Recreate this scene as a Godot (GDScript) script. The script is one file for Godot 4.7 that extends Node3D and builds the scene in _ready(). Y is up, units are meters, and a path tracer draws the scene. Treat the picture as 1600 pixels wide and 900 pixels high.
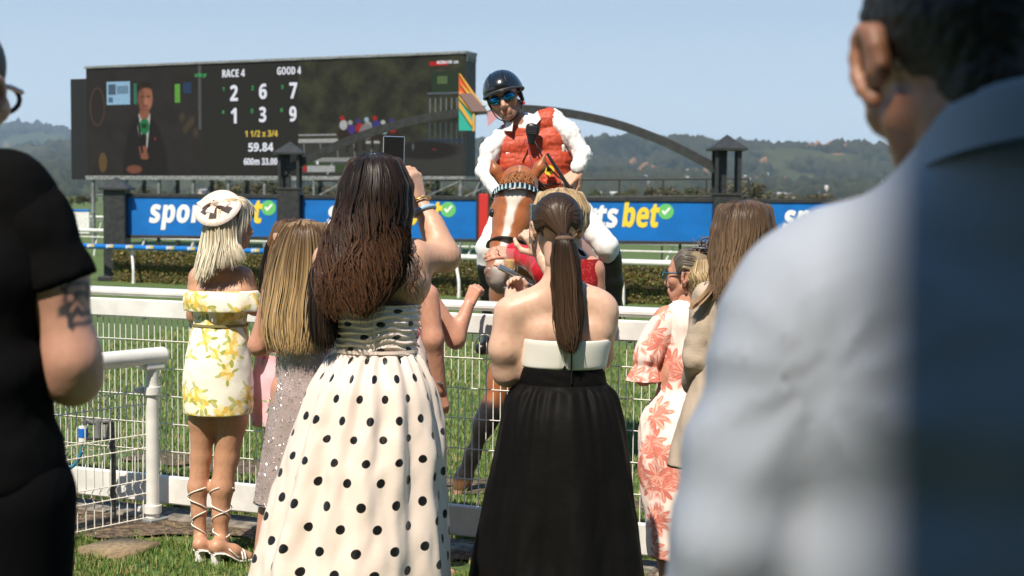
extends Node3D
# A racecourse lawn: spectators at a white running fence, a rider on a chestnut horse, signs, a video screen and hills behind.
const F := 2222.0                       # focal length in pixels of the 1600 x 900 photograph
const PITCH := 0.0629
const ROLL := 0.0087
const CAM := Vector3(0, 1.716, 0)
const SUN_TO := Vector3(-0.28, 1.0, 0.68)
var look := Basis(Vector3.RIGHT, -PITCH) * Basis(Vector3.BACK, ROLL)
var M := {}
var jobs: Array = []
var names := {}

# ---------------------------------------------------------------- layout helpers
func P(px: float, py: float, d: float) -> Vector3:      # the point seen at that pixel, d metres in front of the camera
	var r := look * Vector3((px - 800.0) / F, -(py - 450.0) / F, -1.0)
	return CAM + r * (d / -r.z)
func S(d: float) -> float: return d / F                 # metres per pixel at that distance
# the fence line on the ground: passes through depth 7.37 at pixel column 340 and 6.54 at column 960
const FA := Vector3(-1.526, 0, -7.37)
const FB := Vector3(0.471, 0, -6.54)
func fence_dir() -> Vector3: return (FB - FA).normalized()
func fence_side(x: float, z: float) -> float:           # metres on the spectators' side of the fence (negative: track side)
	var u := fence_dir()
	var n := Vector3(-u.z, 0, u.x)
	return (Vector3(x, 0, z) - FA).dot(n)
func gy(x: float, z: float) -> float:
	var s := fence_side(x, z)
	if s > 0.0: return 0.3 * smoothstep(0.9, 5.0, s)
	return -0.8 * smoothstep(3.5, 22.0, -s)
func fence_depth(px: float) -> float:                   # depth of the fence line under a pixel column
	var k := (px - 800.0) / F
	var u := FB - FA
	# FA + t u has x = -k z
	var t := (-FA.x - k * FA.z) / (u.x + k * u.z)
	return -(FA.z + t * u.z)
func numbered(called: String) -> String:
	if not names.has(called):
		names[called] = 0
		return called
	names[called] += 1
	return "%s_%03d" % [called, names[called]]
func thing(called: String, label: String, category: String, at := Vector3.ZERO, group := "") -> Node3D:
	var o := Node3D.new()
	o.name = numbered(called)
	add_child(o)
	o.position = at
	tag(o, label, category, group)
	return o
func tag(o: Node, label: String, category: String, group := "") -> void:
	o.set_meta("label", label)
	o.set_meta("category", category)
	if group: o.set_meta("group", group)
func structure(o: Node) -> Node:
	o.set_meta("kind", "structure")
	return o
func part(called: String, mesh: Mesh, m: Material, parent: Node, at := Vector3.ZERO) -> MeshInstance3D:
	var o := MeshInstance3D.new()
	o.name = numbered(called) if parent == self else called
	o.mesh = mesh
	o.material_override = m
	o.position = at
	parent.add_child(o, true)
	return o
func rng(s: int) -> RandomNumberGenerator:
	var r := RandomNumberGenerator.new()
	r.seed = s
	return r

# ---------------------------------------------------------------- materials and textures
func lin(r: float, g: float, b: float, a := 1.0) -> Color:
	var c := Color(r, g, b).linear_to_srgb()
	c.a = a
	return c
func mat(called: String, c: Color, rough := 0.7, metal := 0.0) -> StandardMaterial3D:
	var m := StandardMaterial3D.new()
	m.resource_name = called
	m.albedo_color = c
	m.roughness = rough
	m.metallic = metal
	m.metallic_specular = 0.5
	m.cull_mode = BaseMaterial3D.CULL_DISABLED
	M[called] = m
	return m
func noise(s: int, freq: float, oct := 4, kind := FastNoiseLite.TYPE_SIMPLEX_SMOOTH) -> FastNoiseLite:
	var n := FastNoiseLite.new()
	n.seed = s
	n.frequency = freq
	n.fractal_octaves = oct
	n.noise_type = kind
	return n
func ramp(stops: Array) -> Gradient:
	var g := Gradient.new()
	var o := PackedFloat32Array()
	var c := PackedColorArray()
	for s in stops:
		o.append(s[0])
		c.append(s[1])
	g.offsets = o
	g.colors = c
	return g
func ntex(s: int, freq: float, stops: Array, size := 512, oct := 4) -> NoiseTexture2D:
	var t := NoiseTexture2D.new()
	t.width = size
	t.height = size
	t.seamless = true
	t.noise = noise(s, freq, oct)
	t.color_ramp = ramp(stops)
	return t
func nbump(s: int, freq: float, strength: float, size := 512, oct := 4) -> NoiseTexture2D:
	var t := NoiseTexture2D.new()
	t.width = size
	t.height = size
	t.seamless = true
	t.as_normal_map = true
	t.bump_strength = strength
	t.noise = noise(s, freq, oct)
	return t
func triplanar(m: StandardMaterial3D, scale: float, world := false) -> StandardMaterial3D:
	m.uv1_triplanar = true
	m.uv1_world_triplanar = world
	m.uv1_scale = Vector3.ONE * scale
	return m
func grain(m: StandardMaterial3D, s: int, freq: float, lo: float, scale: float, bump := 0.0) -> StandardMaterial3D:
	# uneven tone and fine relief on an otherwise plain material
	m.albedo_texture = ntex(s, freq, [[0.2, Color(lo, lo, lo)], [0.8, Color.WHITE]], 256)
	if bump > 0.0:
		m.normal_enabled = true
		m.normal_texture = nbump(s + 7, freq * 2.0, bump, 256)
	return triplanar(m, scale)

# ---------------------------------------------------------------- mesh helpers
func st() -> SurfaceTool:
	var s := SurfaceTool.new()
	s.begin(Mesh.PRIMITIVE_TRIANGLES)
	return s
func quad(s: SurfaceTool, a: Vector3, b: Vector3, c: Vector3, d: Vector3) -> void:
	for v in [a, b, c, a, c, d]: s.add_vertex(v)
func done(s: SurfaceTool) -> ArrayMesh:
	s.generate_normals()
	return s.commit()
func box_into(s: SurfaceTool, t: Transform3D, size: Vector3, bevel := 0.0) -> void:
	# a box with chamfered edges
	var h := size * 0.5
	var b: float = minf(bevel, minf(h.x, minf(h.y, h.z)) * 0.9)
	s.set_smooth_group(-1)
	if b <= 0.0:
		for ax in 3:
			for sg in [-1.0, 1.0]:
				var n := Vector3.ZERO; n[ax] = sg * h[ax]
				var u := Vector3.ZERO; u[(ax + 1) % 3] = h[(ax + 1) % 3]
				var v := Vector3.ZERO; v[(ax + 2) % 3] = h[(ax + 2) % 3] * sg
				quad(s, t * (n - u - v), t * (n - u + v), t * (n + u + v), t * (n + u - v))
		return
	for ax in 3:
		var a1 := (ax + 1) % 3
		var a2 := (ax + 2) % 3
		for sg in [-1.0, 1.0]:
			var n := Vector3.ZERO; n[ax] = sg * h[ax]
			var u := Vector3.ZERO; u[a1] = h[a1] - b
			var v := Vector3.ZERO; v[a2] = (h[a2] - b) * sg
			quad(s, t * (n - u - v), t * (n - u + v), t * (n + u + v), t * (n + u - v))
		for s1 in [-1.0, 1.0]:
			for s2 in [-1.0, 1.0]:
				var e := Vector3.ZERO; e[ax] = h[ax] - b
				var p1 := Vector3.ZERO; p1[a1] = s1 * h[a1]; p1[a2] = s2 * (h[a2] - b)
				var p2 := Vector3.ZERO; p2[a1] = s1 * (h[a1] - b); p2[a2] = s2 * h[a2]
				if s1 * s2 > 0: quad(s, t * (p1 - e), t * (p2 - e), t * (p2 + e), t * (p1 + e))
				else: quad(s, t * (p1 - e), t * (p1 + e), t * (p2 + e), t * (p2 - e))
	for sx in [-1.0, 1.0]:
		for sy in [-1.0, 1.0]:
			for sz in [-1.0, 1.0]:
				var c := Vector3(sx * h.x, sy * h.y, sz * h.z)
				var p := [c - Vector3(0, sy * b, sz * b), c - Vector3(sx * b, 0, sz * b), c - Vector3(sx * b, sy * b, 0)]
				if sx * sy * sz < 0: p.reverse()
				for q in [p[0], p[2], p[1]]: s.add_vertex(t * q)
func box(size: Vector3, bevel := 0.0) -> ArrayMesh:
	var s := st()
	box_into(s, Transform3D.IDENTITY, size, bevel)
	return done(s)
func along(a: Vector3, b: Vector3, up := Vector3.UP) -> Transform3D:   # x runs from a to b, origin in the middle
	var x := (b - a).normalized()
	if absf(x.dot(up)) > 0.99: up = Vector3.FORWARD
	var z := x.cross(up).normalized()
	return Transform3D(Basis(x, z.cross(x), z), (a + b) * 0.5)
func bar_into(s: SurfaceTool, a: Vector3, b: Vector3, h: float, w: float, bevel := 0.0, up := Vector3.UP) -> void:
	box_into(s, along(a, b, up), Vector3(a.distance_to(b), h, w), bevel)
func bar(a: Vector3, b: Vector3, h: float, w: float, bevel := 0.0, up := Vector3.UP) -> ArrayMesh:
	var s := st()
	bar_into(s, a, b, h, w, bevel, up)
	return done(s)
func tube_into(s: SurfaceTool, pts: Array, radii: Array, sides := 8, caps := true, flat := 1.0) -> void:
	var n := pts.size()
	var rings := []
	var side := Vector3.ZERO
	for i in n:
		var dir: Vector3 = (pts[mini(i + 1, n - 1)] - pts[maxi(i - 1, 0)]).normalized()
		if side == Vector3.ZERO:
			side = dir.cross(Vector3.UP if absf(dir.y) < 0.9 else Vector3.RIGHT).normalized()
		side = (side - dir * side.dot(dir)).normalized()
		var up := dir.cross(side)
		var ring := PackedVector3Array()
		var r: float = radii[mini(i, radii.size() - 1)]
		for k in sides:
			var a := TAU * k / sides
			ring.append(pts[i] + side * cos(a) * r + up * sin(a) * r * flat)
		rings.append(ring)
	s.set_smooth_group(0)
	for i in n - 1:
		for k in sides:
			var k2 := (k + 1) % sides
			quad(s, rings[i][k], rings[i + 1][k], rings[i + 1][k2], rings[i][k2])
	if caps:
		s.set_smooth_group(-1)
		for e in [0, n - 1]:
			for k in range(1, sides - 1):
				var tri := [rings[e][0], rings[e][k], rings[e][k + 1]]
				if e == 0: tri.reverse()
				for v in [tri[0], tri[2], tri[1]]: s.add_vertex(v)
func tube(pts: Array, radii: Array, sides := 8, flat := 1.0) -> ArrayMesh:
	var s := st()
	tube_into(s, pts, radii, sides, true, flat)
	return done(s)
func spline(keys: Array, n: int) -> Array:               # Catmull-Rom through Vector3 keys
	var out := []
	var m := keys.size()
	for i in n:
		var t := float(i) / (n - 1) * (m - 1)
		var k := mini(int(t), m - 2)
		var f := t - k
		out.append((keys[k] as Vector3).cubic_interpolate(keys[k + 1], keys[maxi(k - 1, 0)], keys[mini(k + 2, m - 1)], f))
	return out
func grid_mesh(rows: Array, uvs: Array, closed := true) -> ArrayMesh:
	# rows of points (each PackedVector3Array of equal length) joined to one smooth sheet
	var nv := rows.size()
	var nu: int = rows[0].size()
	var v := PackedVector3Array()
	var nrm := PackedVector3Array()
	var uv := PackedVector2Array()
	var idx := PackedInt32Array()
	for r in nv:
		v.append_array(rows[r])
		if uvs: uv.append_array(uvs[r])
	nrm.resize(v.size())
	for r in nv - 1:
		for c in nu - 1:
			var i := r * nu + c
			for t in [[i, i + 1, i + nu], [i + 1, i + nu + 1, i + nu]]:
				idx.append_array(PackedInt32Array(t))
				var fn: Vector3 = (v[t[2]] - v[t[0]]).cross(v[t[1]] - v[t[0]])
				for k in t: nrm[k] += fn
	if closed:
		for r in nv:
			var a := r * nu
			var sum := nrm[a] + nrm[a + nu - 1]
			nrm[a] = sum
			nrm[a + nu - 1] = sum
	for i in nrm.size(): nrm[i] = nrm[i].normalized()
	var arr := []
	arr.resize(Mesh.ARRAY_MAX)
	arr[Mesh.ARRAY_VERTEX] = v
	arr[Mesh.ARRAY_NORMAL] = nrm
	if uvs: arr[Mesh.ARRAY_TEX_UV] = uv
	arr[Mesh.ARRAY_INDEX] = idx
	var am := ArrayMesh.new()
	am.add_surface_from_arrays(Mesh.PRIMITIVE_TRIANGLES, arr)
	return am
func loft(keys: Array, nu: int, nv: int, fold: Callable, uvs := Vector2(1, 1), turn := PI / 2.0) -> ArrayMesh:
	# keys: [centre, half width x, half depth z]; the seam lies on the far side; fold(angle, v) is added to the radius in metres
	var rows := []
	var uvr := []
	var m := keys.size()
	var run := PackedFloat32Array([0.0])
	for i in m - 1: run.append(run[i] + maxf((keys[i + 1][0] as Vector3).distance_to(keys[i][0]) + absf(keys[i + 1][1] - keys[i][1]) * 0.5, 0.0005))
	for r in nv:
		var want := run[m - 1] * r / (nv - 1)
		var k := 0
		while k < m - 2 and run[k + 1] < want: k += 1
		var f := clampf((want - run[k]) / (run[k + 1] - run[k]), 0.0, 1.0)
		var k0: Array = keys[maxi(k - 1, 0)]
		var k1: Array = keys[k]
		var k2: Array = keys[k + 1]
		var k3: Array = keys[mini(k + 2, m - 1)]
		var c := (k1[0] as Vector3).cubic_interpolate(k2[0], k0[0], k3[0], f)
		var rx := cubic_interpolate(k1[1], k2[1], k0[1], k3[1], f)
		var rz := cubic_interpolate(k1[2], k2[2], k0[2], k3[2], f)
		var row := PackedVector3Array()
		var uv := PackedVector2Array()
		for i in nu + 1:
			var a := TAU * (i % nu) / nu
			var an := a - turn
			var off: float = fold.call(a, float(r) / (nv - 1))
			row.append(c + Vector3(cos(an) * (rx + off), 0, sin(an) * (rz + off)))
			uv.append(Vector2(float(i) / nu * uvs.x, float(r) / (nv - 1) * uvs.y))
		rows.append(row)
		uvr.append(uv)
	return grid_mesh(rows, uvr)
func px_rows(rows: Array, d: float, base: Vector3) -> Array:
	# [row pixel, left pixel, right pixel, depth / width, depth offset] -> loft keys
	var out := []
	for r in rows:
		var dd: float = r[4] if r.size() > 4 else 0.0
		var c := P((r[1] + r[2]) * 0.5, r[0], d + dd) - base
		var rx: float = (r[2] - r[1]) * 0.5 * S(d + dd)
		out.append([c, rx, rx * r[3]])
	return out
func text_mesh(words: String, height: float, depth := 0.01, bold := 0.0, slant := 0.0) -> ArrayMesh:
	# lettering, left end of the base line at the origin, facing +z; height is the font size in metres
	var f := SystemFont.new()
	f.font_names = PackedStringArray(["Droid Sans"])
	f.font_weight = 700
	var t := TextMesh.new()
	t.text = words
	t.font = f
	t.font_size = 64
	t.pixel_size = height / 64.0
	t.depth = depth
	t.curve_step = 2.0
	t.horizontal_alignment = HORIZONTAL_ALIGNMENT_LEFT
	t.vertical_alignment = VERTICAL_ALIGNMENT_BOTTOM
	var out := ArrayMesh.new()
	for k in t.get_surface_count():
		var a := t.surface_get_arrays(k)
		var v: PackedVector3Array = a[Mesh.ARRAY_VERTEX]
		if v.is_empty(): continue
		for i in v.size(): v[i].x += v[i].y * slant
		var q := PackedVector3Array()
		var qn := PackedVector3Array()
		var qi := PackedInt32Array()
		var shifts := [Vector3.ZERO] if bold <= 0.0 else [Vector3(-1, 0, 0), Vector3(1, 0, 0.1), Vector3(0, 1, 0.2), Vector3(0, -1, 0.3), Vector3(0.7, 0.7, 0.4), Vector3(-0.7, -0.7, 0.5)]
		var src: PackedInt32Array = a[Mesh.ARRAY_INDEX] if a[Mesh.ARRAY_INDEX] != null else PackedInt32Array(range(v.size()))
		for sh in shifts:
			var off := q.size()
			for i in v.size(): q.append(v[i] + Vector3(sh.x * bold * height, sh.y * bold * height, sh.z * 0.01))
			qn.append_array(a[Mesh.ARRAY_NORMAL])
			for i in src: qi.append(i + off)
		var b := []
		b.resize(Mesh.ARRAY_MAX)
		b[Mesh.ARRAY_VERTEX] = q
		b[Mesh.ARRAY_NORMAL] = qn
		b[Mesh.ARRAY_INDEX] = qi
		out.add_surface_from_arrays(Mesh.PRIMITIVE_TRIANGLES, b)
	return out
func poly_mesh(points: Array, depth: float) -> ArrayMesh:
	# a flat outline (x, y) with thickness, front at z = depth / 2
	var pv := PackedVector2Array(points)
	var tri := Geometry2D.triangulate_polygon(pv)
	var s := st()
	s.set_smooth_group(-1)
	for i in range(0, tri.size(), 3):
		for sg in [1.0, -1.0]:
			var t := [tri[i], tri[i + 1], tri[i + 2]]
			var p0 := pv[t[0]]; var p1 := pv[t[1]]; var p2 := pv[t[2]]
			var ccw := (p1 - p0).cross(p2 - p0) > 0
			if ccw == (sg > 0): t.reverse()
			for k in t: s.add_vertex(Vector3(pv[k].x, pv[k].y, sg * depth * 0.5))
	for i in pv.size():
		var a := pv[i]
		var b := pv[(i + 1) % pv.size()]
		var h := depth * 0.5
		quad(s, Vector3(a.x, a.y, h), Vector3(b.x, b.y, h), Vector3(b.x, b.y, -h), Vector3(a.x, a.y, -h))
	return done(s)
func disc(r: float, n := 24) -> Array:
	var out := []
	for i in n: out.append(Vector2(cos(TAU * i / n), sin(TAU * i / n)) * r)
	return out

# ---------------------------------------------------------------- smooth bodies: tapered capsules joined by a smooth minimum, meshed as surface nets
class Blob:
	var a := PackedVector3Array()
	var ab := PackedVector3Array()
	var r0 := PackedFloat32Array()
	var dr := PackedFloat32Array()
	var inv := PackedFloat32Array()
	func cap(p: Vector3, q: Vector3, rp: float, rq: float) -> Blob:
		a.append(p)
		var v := q - p
		ab.append(v)
		r0.append(rp)
		dr.append(rq - rp)
		inv.append(1.0 / maxf(v.length_squared(), 1e-9))
		return self
	func ball(p: Vector3, r: float) -> Blob: return cap(p, p + Vector3(0, 0.0005, 0), r, r)
	func chain(pts: Array, rs: Array) -> Blob:
		for i in pts.size() - 1: cap(pts[i], pts[i + 1], rs[i], rs[i + 1])
		return self
	func add(o: Blob, t: Transform3D, s := 1.0) -> Blob:
		for i in o.a.size():
			cap(t * (o.a[i] * s), t * ((o.a[i] + o.ab[i]) * s), o.r0[i] * s, (o.r0[i] + o.dr[i]) * s)
		return self
	func grown(g: float) -> Blob:
		var o := Blob.new()
		for i in a.size(): o.cap(a[i], a[i] + ab[i], maxf(r0[i] + g, 0.002), maxf(r0[i] + dr[i] + g, 0.002))
		return o
	func dist(i: int, p: Vector3) -> float:
		var w := p - a[i]
		var h := clampf(w.dot(ab[i]) * inv[i], 0.0, 1.0)
		return (w - ab[i] * h).length() - r0[i] - dr[i] * h

static func net(B: Blob, cell: float, k: float, cuts: Array, holes: Blob = null) -> Array:
	# cuts: [normal, offset] half spaces to keep (normal . p <= offset); holes are carved out
	var lo := Vector3.ONE * 1e9
	var hi := -lo
	for i in B.a.size():
		for e in [0.0, 1.0]:
			var p: Vector3 = B.a[i] + B.ab[i] * e
			var r: float = B.r0[i] + B.dr[i] * e
			lo = lo.min(p - Vector3.ONE * r)
			hi = hi.max(p + Vector3.ONE * r)
	lo -= Vector3.ONE * (cell * 2.0 + k * 0.3)
	hi += Vector3.ONE * (cell * 2.0 + k * 0.3)
	var bs := 3
	var bx := int(ceil((hi.x - lo.x) / cell / bs))
	var by := int(ceil((hi.y - lo.y) / cell / bs))
	var bz := int(ceil((hi.z - lo.z) / cell / bs))
	var sx := bx * bs + 1
	var sy := by * bs + 1
	var sz := bz * bs + 1
	var sxy := sx * sy
	var val := PackedFloat32Array()
	val.resize(sxy * sz)
	val.fill(9.0)
	var half := cell * bs * 0.5
	var diag := half * 1.7321
	var active := PackedInt32Array()
	var np := B.a.size()
	var ds := PackedFloat32Array()
	ds.resize(np)
	for kz in bz:
		for ky in by:
			for kx in bx:
				var c := lo + Vector3(kx * bs * cell + half, ky * bs * cell + half, kz * bs * cell + half)
				var dm := 1e9
				for i in np:
					var w := c - B.a[i]
					var h := clampf(w.dot(B.ab[i]) * B.inv[i], 0.0, 1.0)
					var d := (w - B.ab[i] * h).length() - B.r0[i] - B.dr[i] * h
					ds[i] = d
					if d < dm: dm = d
				if dm > diag + k * 0.5: continue
				var inside := dm < -diag - 0.01 and cuts.is_empty() and holes == null
				var sub := PackedInt32Array()
				if not inside:
					for i in np:
						if ds[i] < dm + 2.0 * diag + k: sub.append(i)
					active.append_array(PackedInt32Array([kx, ky, kz]))
				for z in range(kz * bs, kz * bs + bs + 1):
					for y in range(ky * bs, ky * bs + bs + 1):
						var at := z * sxy + y * sx + kx * bs
						if inside:
							for x in bs + 1:
								if val[at + x] > 8.0: val[at + x] = -1.0
							continue
						for x in bs + 1:
							if val[at + x] < 8.0 and val[at + x] > -0.9: continue
							var p := lo + Vector3((kx * bs + x) * cell, y * cell, z * cell)
							var d := 8.0
							for i in sub:
								var w := p - B.a[i]
								var h := clampf(w.dot(B.ab[i]) * B.inv[i], 0.0, 1.0)
								var e := (w - B.ab[i] * h).length() - B.r0[i] - B.dr[i] * h
								var q := k - absf(d - e)
								d = minf(d, e)
								if q > 0.0: d -= q * q / k * 0.25
							for cut in cuts: d = maxf(d, p.dot(cut[0]) - cut[1])
							if holes != null:
								for i in holes.a.size():
									var e2 := -holes.dist(i, p)
									var q2 := maxf(0.006 - absf(d - e2), 0.0)
									d = maxf(d, e2) + q2 * q2 / 0.024
							val[at + x] = clampf(d, -0.89, 7.9)
	var vid := PackedInt32Array()
	vid.resize(sxy * sz)
	vid.fill(-1)
	var V := PackedVector3Array()
	var cells := PackedInt32Array()
	var corner := PackedInt32Array([0, 1, sx, sx + 1, sxy, sxy + 1, sxy + sx, sxy + sx + 1])
	var ea := PackedInt32Array([0, 2, 4, 6, 0, 1, 4, 5, 0, 1, 2, 3])
	var eb := PackedInt32Array([1, 3, 5, 7, 2, 3, 6, 7, 4, 5, 6, 7])
	for bI in range(0, active.size(), 3):
		for z in range(active[bI + 2] * bs, active[bI + 2] * bs + bs):
			for y in range(active[bI + 1] * bs, active[bI + 1] * bs + bs):
				for x in range(active[bI] * bs, active[bI] * bs + bs):
					var at := z * sxy + y * sx + x
					var neg := 0
					for q in 8:
						if val[at + corner[q]] < 0.0: neg += 1
					if neg == 0 or neg == 8: continue
					var sum := Vector3.ZERO
					var cnt := 0
					for e in 12:
						var va := val[at + corner[ea[e]]]
						var vb := val[at + corner[eb[e]]]
						if (va < 0.0) == (vb < 0.0): continue
						var t := va / (va - vb)
						var i0 := ea[e]
						var p := Vector3(i0 & 1, (i0 >> 1) & 1, (i0 >> 2) & 1)
						if e < 4: p.x = t
						elif e < 8: p.y = t
						else: p.z = t
						sum += p
						cnt += 1
					vid[at] = V.size()
					V.append(lo + (Vector3(x, y, z) + sum / cnt) * cell)
					cells.append(at)
	var I := PackedInt32Array()
	for ci in cells.size():
		var at := cells[ci]
		var v0 := val[at] < 0.0
		for ax in 3:
			var step := 1 if ax == 0 else (sx if ax == 1 else sxy)
			if (val[at + step] < 0.0) == v0: continue
			var s1 := sx if ax == 0 else (sxy if ax == 1 else 1)
			var s2 := sxy if ax == 0 else (1 if ax == 1 else sx)
			if at - s1 - s2 < 0: continue
			var A := vid[at - s1 - s2]
			var Bq := vid[at - s2]
			var C := vid[at]
			var D := vid[at - s1]
			if A < 0 or Bq < 0 or C < 0 or D < 0: continue
			if v0: I.append_array(PackedInt32Array([A, C, Bq, A, D, C]))
			else: I.append_array(PackedInt32Array([A, Bq, C, A, C, D]))
	return [V, I]
static func face_normals(V: PackedVector3Array, I: PackedInt32Array) -> PackedVector3Array:
	var N := PackedVector3Array()
	N.resize(V.size())
	for t in range(0, I.size(), 3):
		var p0 := V[I[t]]
		var fn := (V[I[t + 2]] - p0).cross(V[I[t + 1]] - p0)
		N[I[t]] += fn
		N[I[t + 1]] += fn
		N[I[t + 2]] += fn
	for i in N.size(): N[i] = N[i].normalized()
	return N
func soft(called: String, m: Material, parent: Node, grids: Array, opts := {}) -> MeshInstance3D:
	# grids: [blob, cell, k] or [blob, cell, k, cuts, holes]; meshed later, all at once, in threads
	var o := part(called, null, m, parent)
	jobs.append({"node": o, "grids": grids, "opts": opts, "out": []})
	return o
func run_job(i: int) -> void:
	var j: Dictionary = jobs[i]
	var V := PackedVector3Array()
	var I := PackedInt32Array()
	for g in j.grids:
		var r := net(g[0], g[1], g[2], g[3] if g.size() > 3 else [], g[4] if g.size() > 4 else null)
		var off := V.size()
		V.append_array(r[0])
		var q: PackedInt32Array = r[1]
		for k in q.size(): q[k] += off
		I.append_array(q)
	var N := face_normals(V, I)
	var o: Dictionary = j.opts
	if o.has("push"):                                    # relief: metres along the normal
		for k in V.size(): V[k] += N[k] * float(o.push.call(V[k], N[k]))
		N = face_normals(V, I)
	var C := PackedColorArray()
	if o.has("color"):
		C.resize(V.size())
		for k in V.size(): C[k] = o.color.call(V[k], N[k])
	j.out = [V, N, I, C]
func run_jobs() -> void:
	var id := WorkerThreadPool.add_group_task(run_job, jobs.size())
	WorkerThreadPool.wait_for_group_task_completion(id)
	for j in jobs:
		var arr := []
		arr.resize(Mesh.ARRAY_MAX)
		arr[Mesh.ARRAY_VERTEX] = j.out[0]
		arr[Mesh.ARRAY_NORMAL] = j.out[1]
		arr[Mesh.ARRAY_INDEX] = j.out[2]
		if not (j.out[3] as PackedColorArray).is_empty(): arr[Mesh.ARRAY_COLOR] = j.out[3]
		var am := ArrayMesh.new()
		am.add_surface_from_arrays(Mesh.PRIMITIVE_TRIANGLES, arr)
		j.node.mesh = am

# ---------------------------------------------------------------- camera, sky, sun
func set_view() -> void:
	var cam := Camera3D.new()
	cam.name = "camera"
	cam.position = CAM
	cam.basis = look
	cam.near = 0.1
	cam.far = 16000.0
	var at := CameraAttributesPhysical.new()
	at.frustum_focal_length = 50.0
	at.exposure_aperture = 5.0
	at.frustum_focus_distance = 6.0
	at.frustum_far = 16000.0
	at.frustum_near = 0.1
	cam.attributes = at
	add_child(cam)
	cam.keep_aspect = Camera3D.KEEP_HEIGHT
	cam.fov = rad_to_deg(2.0 * atan(450.0 / F))
	cam.current = true
	var sky := ProceduralSkyMaterial.new()
	sky.sky_top_color = Color(0.27, 0.47, 0.66)
	sky.sky_horizon_color = Color(0.77, 0.83, 0.86)
	sky.sky_curve = 0.16
	sky.sky_energy_multiplier = 1.02
	sky.ground_bottom_color = Color(0.22, 0.24, 0.18)
	sky.ground_horizon_color = Color(0.55, 0.60, 0.62)
	var env := Environment.new()
	env.background_mode = Environment.BG_SKY
	env.sky = Sky.new()
	env.sky.sky_material = sky
	env.tonemap_mode = Environment.TONE_MAPPER_LINEAR
	env.tonemap_exposure = 1.35
	env.sdfgi_enabled = true
	env.ssao_enabled = true
	env.ssil_enabled = true
	env.fog_enabled = true
	env.fog_density = 0.00006
	env.fog_light_color = Color(0.70, 0.78, 0.88)
	var we := WorldEnvironment.new()
	we.name = "world"
	we.environment = env
	add_child(we)
	var sun := DirectionalLight3D.new()
	sun.name = "sun"
	sun.light_energy = 1.6
	sun.light_color = Color(1.0, 0.96, 0.89)
	sun.light_angular_distance = 0.53
	sun.shadow_enabled = true
	add_child(sun)
	sun.look_at_from_position(SUN_TO * 10.0, Vector3.ZERO)

func set_materials() -> void:
	var m: StandardMaterial3D
	m = mat("white_paint", lin(0.80, 0.79, 0.76), 0.35)
	grain(m, 3, 0.02, 0.9, 0.8)
	m = mat("white_wire", lin(0.74, 0.72, 0.67), 0.45)
	m = mat("dark_steel", lin(0.035, 0.036, 0.035), 0.5)
	grain(m, 5, 0.03, 0.75, 0.6)
	m = mat("galvanised", lin(0.33, 0.34, 0.34), 0.5, 0.3)
	grain(m, 6, 0.04, 0.7, 0.5)
	m = mat("sign_blue", lin(0.003, 0.15, 0.50), 0.45)
	grain(m, 8, 0.01, 0.93, 0.5)
	mat("sign_white", lin(0.8, 0.8, 0.78), 0.5)
	mat("sign_yellow", lin(0.80, 0.58, 0.04), 0.5)
	mat("sign_green", lin(0.12, 0.48, 0.13), 0.5)
	m = mat("concrete", lin(0.30, 0.26, 0.21), 0.9)
	grain(m, 9, 0.03, 0.6, 1.2, 3.0)
	m = mat("soil", lin(0.20, 0.135, 0.085), 0.95)
	grain(m, 10, 0.03, 0.5, 2.0, 6.0)
	m = mat("red_paint", lin(0.55, 0.03, 0.025), 0.45)
	m = mat("black_plastic", lin(0.012, 0.012, 0.013), 0.35)
	m = mat("black_gloss", lin(0.006, 0.006, 0.007), 0.08)
	m.clearcoat_enabled = true
	m.clearcoat = 0.6
	mat("silver", lin(0.6, 0.6, 0.58), 0.25, 0.9)
	mat("gold", lin(0.7, 0.42, 0.14), 0.3, 0.9)
	# turf: mottled greens, sun-dried straw and worn soil showing through
	m = mat("turf", Color.WHITE, 0.95)
	m.albedo_texture = ntex(21, 0.012, [[0.15, lin(0.050, 0.085, 0.018)], [0.45, lin(0.075, 0.125, 0.026)], [0.65, lin(0.10, 0.145, 0.035)], [0.9, lin(0.15, 0.15, 0.055)]], 1024, 6)
	m.normal_enabled = true
	m.normal_texture = nbump(22, 0.05, 8.0, 512)
	triplanar(m, 0.45, true)
	m.uv1_triplanar_sharpness = 4.0
	m = mat("leaf_hedge", Color.WHITE, 0.55)
	m.vertex_color_use_as_albedo = true
	m.backlight_enabled = true
	m.backlight = lin(0.05, 0.07, 0.01)
	m = mat("bark", lin(0.10, 0.075, 0.05), 0.95)

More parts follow.
